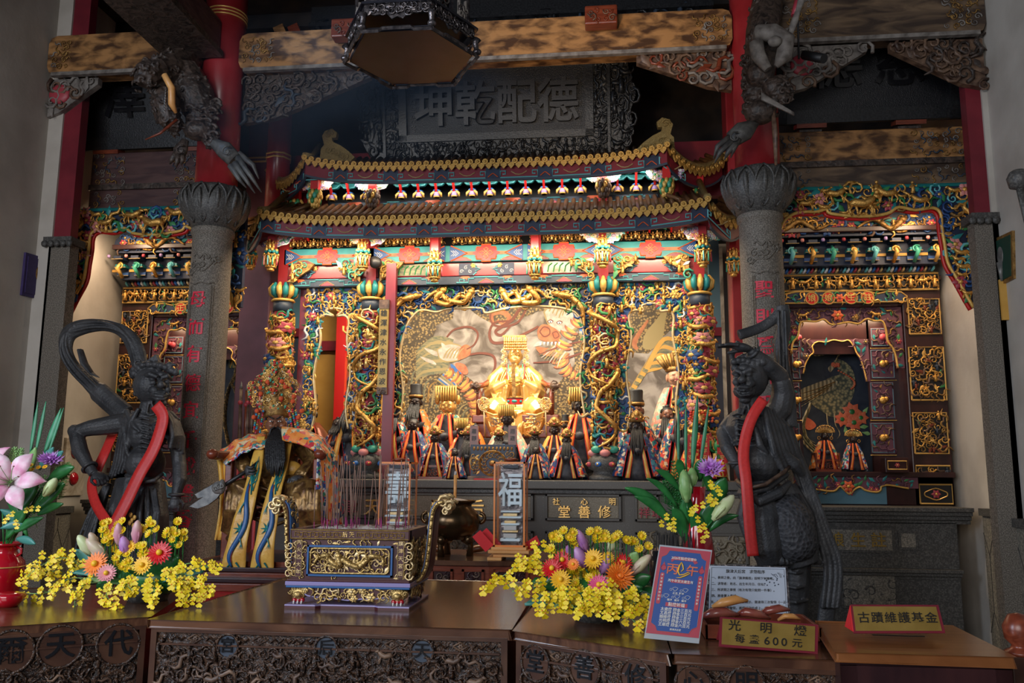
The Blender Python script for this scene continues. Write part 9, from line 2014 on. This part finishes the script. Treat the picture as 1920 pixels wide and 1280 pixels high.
for x0,y0,x1,y1,w_,m in((45,900,66,838,11,'leaf_pale'),(72,880,100,838,9,'leaf_blue'),(88,900,138,875,12,'leaf'),(60,960,120,905,14,'leaf'),(70,965,118,944,8,'leaf'),(40,985,0,955,9,'leaf_blue'),(60,980,0,990,9,'leaf_blue'),(30,1010,66,1020,8,'leaf_blue'),(20,1000,80,970,9,'leaf'),(95,870,118,845,7,'leaf_blue'),(10,1010,50,950,12,'leaf'),(30,960,70,905,14,'leaf'),(50,1005,10,930,9,'leaf')):leaf(tb,g(x0,y0,.04),g(x1,y1,.07),w_*s,m,.1)
for a in((20,890,28,838),(28,890,40,840),(60,960,85,890),(90,950,130,880),(70,990,40,900),(100,905,130,868)):fern(tb,g(a[0],a[1],.0),g(a[2],a[3],.02))
for x,y in((22,870),(30,876),(40,873),(50,868),(58,872),(60,880),(45,880),(72,876),(84,875),(12,878)):gerbera(tb,g(x,y,.09),(.1,-.8,.8),.014,'yellow_warm','gerb_orange','small_yellow_daisy',1,12)
for x,y in((50,955),(60,952),(72,952),(16,968),(30,978),(33,985),(10,975),(24,962)):b=MB('yellow');orchid(b,g(x,y,.14),(.2,-1,.3),.016);b.obj('yellow_orchid',tb)
b=MB('leaf');
for k in range(9):b.tube([Vector((cx+.01*math.sin(k),Yv,zz(1035))),g(5+10*k,960-6*k,.02)],.004,5)
b.obj('stems',tb)
b=MB('vase_red');p=atz(15,1138,TZ);b.lathe([(.001,TZ),(.04,TZ),(.05,TZ+.015),(.075,TZ+.05),(.06,TZ+.06),(.03,TZ+.065)],28,(p.x-.01,3.72,0));tag(b.obj('offering_cup',origin=(p.x,3.72,TZ)),'low glossy red dish in front of the red vase','dish')
Yv=4.3;zz=lambda py:at(1290,py,Yv).z;s=Yv/FOC;cx=at(1300,1000,Yv).x
t=thing('vase','red vase mostly hidden by foliage behind the blue poster','vase',(cx,Yv,TZ));b=MB('vase_red');b.lathe([(.001,TZ),(22*s,TZ),(30*s,zz(1040)),(22*s,zz(980)),(14*s,zz(940)),(17*s,zz(912)),(15*s,zz(912)),(.001,zz(930))],28,(at(1308,1000,Yv).x,Yv,0));b.obj('body',t)
tb=thing('vase_bouquet','tall bouquet with green lily buds and purple chrysanthemum behind the blue poster','flower arrangement',(cx,Yv,zz(925)))
gerbera(tb,g(1333,885,.10),(-.1,-.75,.75),.068,'purple','purple','purple_chrysanthemum',4,22,.6)
bud(tb,g(1288,942,.12),g(1282,880,.12),.032,'leaf_pale');bud(tb,g(1298,912,.08),g(1298,876,.06),.026,'leaf_pale');bud(tb,g(1336,975,.14),g(1376,928,.14),.032,'bud')
for x0,y0,x1,y1,w_ in((1272,880,1272,758,.007),(1286,880,1286,758,.008),(1298,880,1308,742,.014),(1312,880,1329,760,.009)):leaf(tb,g(x0,y0,.02),g(x1,y1,.02),w_,'blade_leaf',0,'blade_leaf')
for x0,y0,x1,y1,w_,m in((1258,980,1172,914,10,'leaf'),(1262,985,1190,930,9,'leaf'),(1270,950,1212,896,6,'leaf'),(1275,920,1230,880,7,'leaf'),(1330,995,1385,966,7,'leaf'),(1310,900,1320,860,12,'leaf'),(1340,960,1360,895,14,'leaf'),(1284,1000,1290,930,12,'leaf'),(1310,1010,1345,940,14,'leaf'),(1290,1020,1262,950,12,'leaf'),(1320,1030,1300,960,14,'leaf'),(1280,900,1272,860,8,'leaf'),(1330,920,1325,880,8,'leaf')):leaf(tb,g(x0,y0,.04),g(x1,y1,.08),w_*s,m,.25)
for a in((1270,1000,1262,860),(1280,990,1250,880),(1275,980,1272,870),(1290,1010,1268,920),(1340,950,1360,900),(1320,1000,1350,930),(1300,1030,1330,970),(1265,960,1245,900)):fern(tb,g(a[0],a[1],.0),g(a[2],a[3],.02),'leaf')
for x,y in((1263,975),(1255,985),(1240,980),(1263,990),(1298,955),(1305,950),(1295,960),(1332,905),(1345,915),(1350,922),(1328,935),(1335,942),(1342,938),(1318,945),(1312,990),(1325,1000),(1318,1010),(1320,985),(1250,967),(1335,910),(1308,972),(1332,930)):b=MB('yellow');orchid(b,g(x,y,.16),(.2*math.sin(x),-1,.3),.019);b.obj('yellow_orchid',tb)
b=MB('leaf')
for k in range(12):b.tube([Vector((cx+.02*math.sin(k),Yv,zz(1010))),g(1255+8*k,965-4*(k%5)*6,.02)],.004,5)
b.obj('stems',tb)
Yh=4.05;c=at(1262,1040,Yh);t=thing('stick_holder','black tub packed with dark fortune sticks behind the blue poster','holder',(c.x,Yh,TZ));R=random.Random(3)
b=MB('black_gloss');zt=at(1262,1030,Yh).z;b.lathe([(.001,TZ),(.095,TZ),(.115,zt),(.108,zt),(.001,zt-.02)],28,(c.x,Yh,0));b.obj('tub',t)
for k in range(64):
 a=R.random()*6.3;r=.10*math.sqrt(R.random());x,y=c.x+r*math.cos(a),Yh+r*math.sin(a);b=MB('black');b.bar((x,y,zt-.05),(x+R.uniform(-.012,.012),y,zt+R.uniform(.06,.085)),.009,.003)
 o=b.obj('fortune_stick',origin=(x,y,zt-.05));tag(o,'flat dark fortune stick packed in the black tub','fortune stick','fortune sticks in the tub')
# hanging lamp
def lamp():
 Y=4.2;c=at(771,60,Y);zb=at(771,112,Y).z;t=thing('hanging_lamp','dark hexagonal carved wooden palace lamp hanging at the top centre','lamp',(c.x,Y,zb));cx=c.x
 Rr=.365;a0=0
 def hexp(r,k):a=a0+k*PI/3;return Vector((cx+r*math.cos(a),Y+r*math.sin(a),0))
 b=MB('lamp_dark')
 def hring(b,r0,z0,r1,z1,r2=None):
  b.lathe([(r0,z0),(r1,z1)],6,(cx,Y,0),smooth=False)
 b.use('lamp_metal')
 for k in range(6):
  p,q=hexp(Rr,k),hexp(Rr,k+1);z=Vector((0,0,zb));b.tube([p+z,p.lerp(q,.25)+z,p.lerp(q,.3)+z+Vector((0,0,.012)),p.lerp(q,.7)+z+Vector((0,0,.012)),p.lerp(q,.75)+z,q+z],.011,4)
 b.obj('bottom_frame',t)
 b=MB('lamp_dark');b.lathe([(.001,zb+.005),(Rr-.03,zb+.005),(Rr-.03,zb+.03),(.001,zb+.03)],6,(cx,Y,0),smooth=False);b.obj('bottom_panel',t)
 for k in range(6):
  b=MB('lamp_metal');p=hexp(Rr-.005,k);b.ell(p+Vector((0,0,zb+.025)),(.024,.024,.018));b.tube([p+Vector((0,0,zb+.03)),p*.97+Vector((cx,Y,0))*.03+Vector((0,0,zb+.075)),p+Vector((0,0,zb+.10))],[.012,.016,.024],8);b.obj('foot',t)
 b=MB('lamp_metal')
 for k in range(6):
  p,q=hexp(Rr-.02,k),hexp(Rr-.02,k+1);L=(q-p).length;ud=unit(q-p);P,inv=vplane(p,ud if True else ud)
  out=Vector((ud.y,-ud.x,0));sg=1 if out.dot(p-Vector((cx,Y,0)))>0 else-1;PP=lambda u,v,w,p=p,ud=ud,out=out,sg=sg:p+ud*u+out*(w*sg)+Vector((0,0,v))
  o=[(0,zb+.15),(0,zb+.09)]+[(L*i/12,zb+.085+.018*abs(math.sin(i*PI/2.4))-(.02 if i in(5,6,7)else 0))for i in range(1,12)]+[(L,zb+.09),(L,zb+.15)]
  b.use('lamp_metal');b.prism(o,PP,-.01,0);carve(b,None,(.02,L-.02,zb+.10,zb+.145),.028,PP,[(2,'scroll','lamp_metal'),(1,'leaf','lamp_metal')],500+k,sz=.8)
 b.obj('scalloped_apron',t)
 b=MB('lamp_dark')
 for k,(r,z0,z1)in enumerate(((Rr,.15,.162),(Rr-.02,.162,.176),(Rr-.035,.176,.19))):b.use('lamp_metal' if k==1 else 'lamp_dark');b.lathe([(r,zb+z0),(r,zb+z1)],6,(cx,Y,0),smooth=False)
 b.obj('cornice',t)
 for k in range(6):
  b=MB('lamp_metal');p=hexp(Rr-.06,k);b.lathe([(.018,zb+.19),(.012,zb+.21),(.012,zb+.75)],8,(p.x,p.y,0));b.obj('outer_post',t)
  p=hexp(Rr-.06,k);q=hexp(Rr-.06,k+1);ud=unit(q-p);out=Vector((ud.y,-ud.x,0));L=(q-p).length;sg=1 if out.dot(p-Vector((cx,Y,0)))>0 else-1;PP=lambda u,v,w,p=p,ud=ud,out=out,sg=sg:p+ud*u+out*(w*sg)+Vector((0,0,v))
  for e,(u0,u1)in enumerate(((.015,.075),(L-.075,L-.015))):
   b=MB('lamp_metal');b.prism(rect(u0,u1,zb+.19,zb+.28),PP,-.005,.003);carve(b,None,(u0,u1,zb+.195,zb+.275),.03,PP,[(1,'scroll','lamp_metal','carv_grey')],k,sz=.8);b.prism(rect(u1-.008,u1,zb+.19,zb+.31),PP,-.008,.008);b.prism(rect(u0,u0+.008,zb+.19,zb+.31),PP,-.008,.008);b.obj('balustrade',t)
  p=hexp(.21,k);q=hexp(.21,k+1);ud=unit(q-p);out=Vector((ud.y,-ud.x,0));L=(q-p).length;sg=1 if out.dot(p-Vector((cx,Y,0)))>0 else-1;PP=lambda u,v,w,p=p,ud=ud,out=out,sg=sg:p+ud*u+out*(w*sg)+Vector((0,0,v))
  b=MB('lamp_dark');b.prism(rect(0,L,zb+.19,zb+.75),PP,-.01,0);b.use('rosewood');b.prism(rect(.04,L-.04,zb+.22,zb+.6),PP,0,.006);carve(b,None,(.05,L-.05,zb+.25,zb+.55),.035,lambda u,v,w:PP(u,v,w+.006),[(1,'scroll','carv_grey','lamp_metal')],k,sz=.9);b.use('lamp_metal');b.prism(rect(-.012,.014,zb+.19,zb+.75),PP,-.01,.014);b.obj('side_panel',t)
 b=MB('iron');b.tube([(cx,Y,zb+.7),(cx,Y,6.2)],.012,6);b.obj('chain',t)
lamp()
# carved dragon and phoenix brackets on the columns
def beast_bracket(x,Y,label,pxs,seed,right=False):
 g=lambda px,py,d=0:at(px,py,Y-d);s=Y/FOC
 t=thing('dragon_bracket',label,'carving',g(*pxs['o']))
 b=MB('gold')
 for pts,rr in pxs['tubes']:b.tube([g(*p)for p in pts],[r*s for r in rr],10)
 for p,r in pxs['ells']:b.ell(g(*p),tuple(k*s for k in r)if isinstance(r,tuple)else r*s,nu=14,nv=10)
 R=random.Random(seed);S_=[]
 for pts,rr in pxs['tubes']:
  for(p,q,r0,r1)in zip(pts,pts[1:],rr,rr[1:]):
   for k in range(16):f=R.random();S_.append((p[0]+(q[0]-p[0])*f,p[1]+(q[1]-p[1])*f,p[2]+(q[2]-p[2])*f,(r0+(r1-r0)*f)*s))
 for x0,y0,d0,r0 in S_:
  v=Vector((R.gauss(0,1),-abs(R.gauss(0,1)),R.gauss(0,1))).normalized();c=g(x0,y0,d0)+v*r0*.96;h_=R.choice((1,-1));e,u_=frame(v);q0=R.uniform(.022,.036);a0=R.random()*6
  b.tube([c+(e*math.cos(a0+h_*i*.75)+u_*math.sin(a0+h_*i*.75))*q0*(1-i/9)+v*.004*i for i in range(8)],[.012-.0008*i for i in range(8)],6)
 for k in range(pxs['n']*2):
  x0,y0,x1,y1=pxs['mane'];c=g(R.uniform(x0,x1),R.uniform(y0,y1),.10+R.random()*.12);b.tube([c+Vector((.035*math.cos(a)*(1-a/9),-.01*a,.035*math.sin(a)*(1-a/9)))for a in[i*.7 for i in range(8)]],[.016-.0012*i for i in range(8)],6)
 sculpt(b,'carved_body',t,.0065,'soot_wood',1)
 return t,g,s
t,g,s=beast_bracket(0,6.35,'large sooty dragon head bracket jutting from the western red column',dict(o=(330,200),n=34,mane=(355,190,412,262),
tubes=[([(345,110,-.1),(320,135,.2),(290,140,.35)],[42,34,26]),([(300,130,.35),(275,140,.45),(268,160,.45)],[26,26,18]),([(300,165,.3),(312,195,.32),(318,225,.30),(335,240,.22)],[20,26,22,16]),([(345,130,.1),(365,180,.1),(385,230,.1)],[32,40,26]),([(380,235,.15),(395,262,.16),(408,270,.14)],[20,16,12])],
ells=[((278,138,.42),(26,28,24)),((310,205,.3),(24,22,34)),((372,245,.2),(30,26,20))]),61)
b=MB('coral');b.use('light_wood');b.tube([g(308,140,.52),g(322,165,.5),(g(322,195,.48)),g(330,212,.44)],[6*s,7*s,7*s,3*s],8);b.obj('orange_tongue',t)
b=MB('carv_grey')
for k in range(9):b.tube([g(312-2*k*.3,168+5*k,.50),g(310,171+5*k,.52)],[2.5*s,.6*s],5)
b.obj('teeth',t)
b=MB('rosewood');b.tube([g(332,224,.42),g(300,250,.46),g(272,262,.48)],[3*s,2.5*s,1*s],6);b.obj('whisker_rod',t)
def claw(t,g,s,pts,fan,m='carv_grey',name='claw'):
 b=MB(m);b.tube([g(*p)for p in pts[0]],[r*s for r in pts[1]],10,up=(0,1,0),fl=.55)
 for f in fan:b.tube([g(*p)for p in f],[7*s,5*s,1*s],7)
 scroll(b,lambda u,v,w:g(pts[2][0],pts[2][1],pts[2][2])+Vector((u,-w,v)),11*s,1,1,.18);b.obj(name,t)
claw(t,g,s,([(392,262,.2),(420,280,.22),(440,300,.22)],[6,18,16],(426,284,.28)),[[(445,295,.22),(470,330,.22),(490,360,.2)],[(440,305,.24),(460,335,.24),(478,362,.22)],[(432,310,.24),(448,335,.24),(462,352,.22)],[(448,288,.2),(475,310,.2),(485,335,.2)]],'soot_grey')
claw(t,g,s,([(348,262,.25),(338,282,.26),(336,292,.26)],[8,16,12],(340,282,.3)),[[(330,288,.26),(322,300,.26),(318,308,.26)],[(336,290,.27),(332,304,.27),(330,314,.27)],[(342,288,.26),(342,302,.26),(340,310,.26)]],'soot_wood')
t,g,s=beast_bracket(0,6.35,'sooty phoenix-and-dragon bracket jutting from the eastern red column',dict(o=(1420,150),n=34,mane=(1392,110,1420,215),
tubes=[([(1440,0,0),(1430,60,.1),(1425,120,.15),(1420,180,.15),(1435,225,.12)],[30,32,30,28,22]),([(1455,150,.25),(1465,175,.28),(1450,195,.26)],[16,20,12])],
ells=[((1425,140,.25),(26,24,26)),((1450,165,.28),(20,20,20)),((1425,210,.2),(30,26,24))]),62)
b=MB('carv_grey');b.tube([g(1415,75,.3),g(1425,62,.4),g(1450,62,.42),g(1475,75,.42),(g(1470,105,.42)),g(1455,125,.4)],[8*s,16*s,17*s,16*s,15*s,5*s],10);b.ell(g(1453,78,.46),(13*s,12*s,10*s));b.tube([g(1418,80,.4),g(1422,105,.4),g(1440,130,.4)],[14*s,14*s,8*s],9);b.tube([g(1470,62,.44),g(1478,52,.44)],[7*s,1*s],6);b.tube([g(1448,62,.44),g(1444,54,.44)],[6*s,1*s],6);b.obj('elephant_head',t)
b=MB('carv_grey');
for k in range(7):b.tube([g(1478-k,78,.40),g(1492-k*.6,40,.42),g(1500+k*.8,0,.42),g(1500+k,-20,.42)],[3*s,5*s,5*s,4*s],6)
b.use('rose');b.tube([g(1490,30,.40),g(1498,0,.40)],[7*s,8*s],8);b.obj('tail_feathers',t)
claw(t,g,s,([(1420,228,.2),(1395,245,.22),(1372,262,.22)],[6,20,16],(1378,258,.28)),[[(1368,258,.22),(1345,275,.22),(1338,298,.2)],[(1372,266,.24),(1350,285,.24),(1340,305,.22)],[(1380,268,.24),(1365,285,.24),(1358,300,.22)],[(1384,260,.24),(1375,280,.24),(1370,296,.2)]],'soot_grey')
b=MB('carv_grey');b.sheet(lambda u,v:g(1427+62*v,180+34*v+(u-.5)*14*(1-.6*v),.38),4,8,.012);b.obj('wing',t)
b=MB('carv_brown');b.tube([g(1449,205,.25),g(1453,250,.24),g(1455,310,.22)],[4*s,6*s,3*s],6,fl=.5);b.obj('long_feather',t)
b=MB('black');p0,p1=at(1498,45,6.2),at(1498,110,6.2);b.tube([p0+Vector((0,0,.4)),p1],.008,6);b.tube([at(1508,103,6.15),at(1545,110,6.0)],.035,12);tag(b.obj('spotlight',origin=p1),'black cylindrical spotlight hanging from a rod beside the eastern column','lamp')
b=MB('dark_stone');p=at(1912,350,4.6);b.lathe([(.001,-.02),(.05,0),(.06,.05),(.045,.08),(.03,.09)],14,p);b.tube([p,p-Vector((-.02,0,.25))],[.02,.008],6);tag(b.obj('wall_lamp',origin=p),'dark carved lamp fitting cut off at the right edge','lamp')
# drifting incense smoke
def smoke(name,c,r,dens,label):
 m=bpy.data.materials.new(name);m.use_nodes=True;t=m.node_tree;t.nodes.clear();L=t.links.new
 o=t.nodes.new('ShaderNodeOutputMaterial');v=t.nodes.new('ShaderNodeVolumeScatter');v.inputs['Color'].default_value=(.45,.66,1,1);v.inputs['Anisotropy'].default_value=.2
 co=t.nodes.new('ShaderNodeTexCoord');ln_=t.nodes.new('ShaderNodeVectorMath');ln_.operation='LENGTH';L(co.outputs['Object'],ln_.inputs[0])
 f=ramp(t,ln_.outputs['Value'],[(0,1),(.95,0)]);n=t.nodes.new('ShaderNodeTexNoise');n.inputs['Scale'].default_value=1.6;n.inputs['Detail'].default_value=2;L(co.outputs['Object'],n.inputs['Vector'])
 g=ramp(t,n.outputs['Fac'],[(.35,0),(.65,1)]);a=t.nodes.new('ShaderNodeMath');a.operation='MULTIPLY';L(f,a.inputs[0]);L(g,a.inputs[1])
 d=t.nodes.new('ShaderNodeMath');d.operation='MULTIPLY';L(a.outputs[0],d.inputs[0]);d.inputs[1].default_value=dens;L(d.outputs[0],v.inputs['Density']);L(v.outputs[0],o.inputs['Volume'])
 m.cycles.volume_step_rate=2;MT[name]=m;b=MB(name);b.ell((0,0,0),1,nu=24,nv=14);q=b.obj('incense_smoke');q.location=c;q.scale=r;tag(q,label,'smoke',kind='stuff')
smoke('smoke_blue',at(640,190,6.0),(1.5,.9,.75),.55,'thin blue incense smoke drifting left of the black name plaque')
light('smoke_spot','SPOT',(-4.4,3.6,5.9),at(640,190,6.0),130,(.45,.66,1),.2,spot=44)  # unseen blue spot under the closed ceiling, aimed into the smoke volume
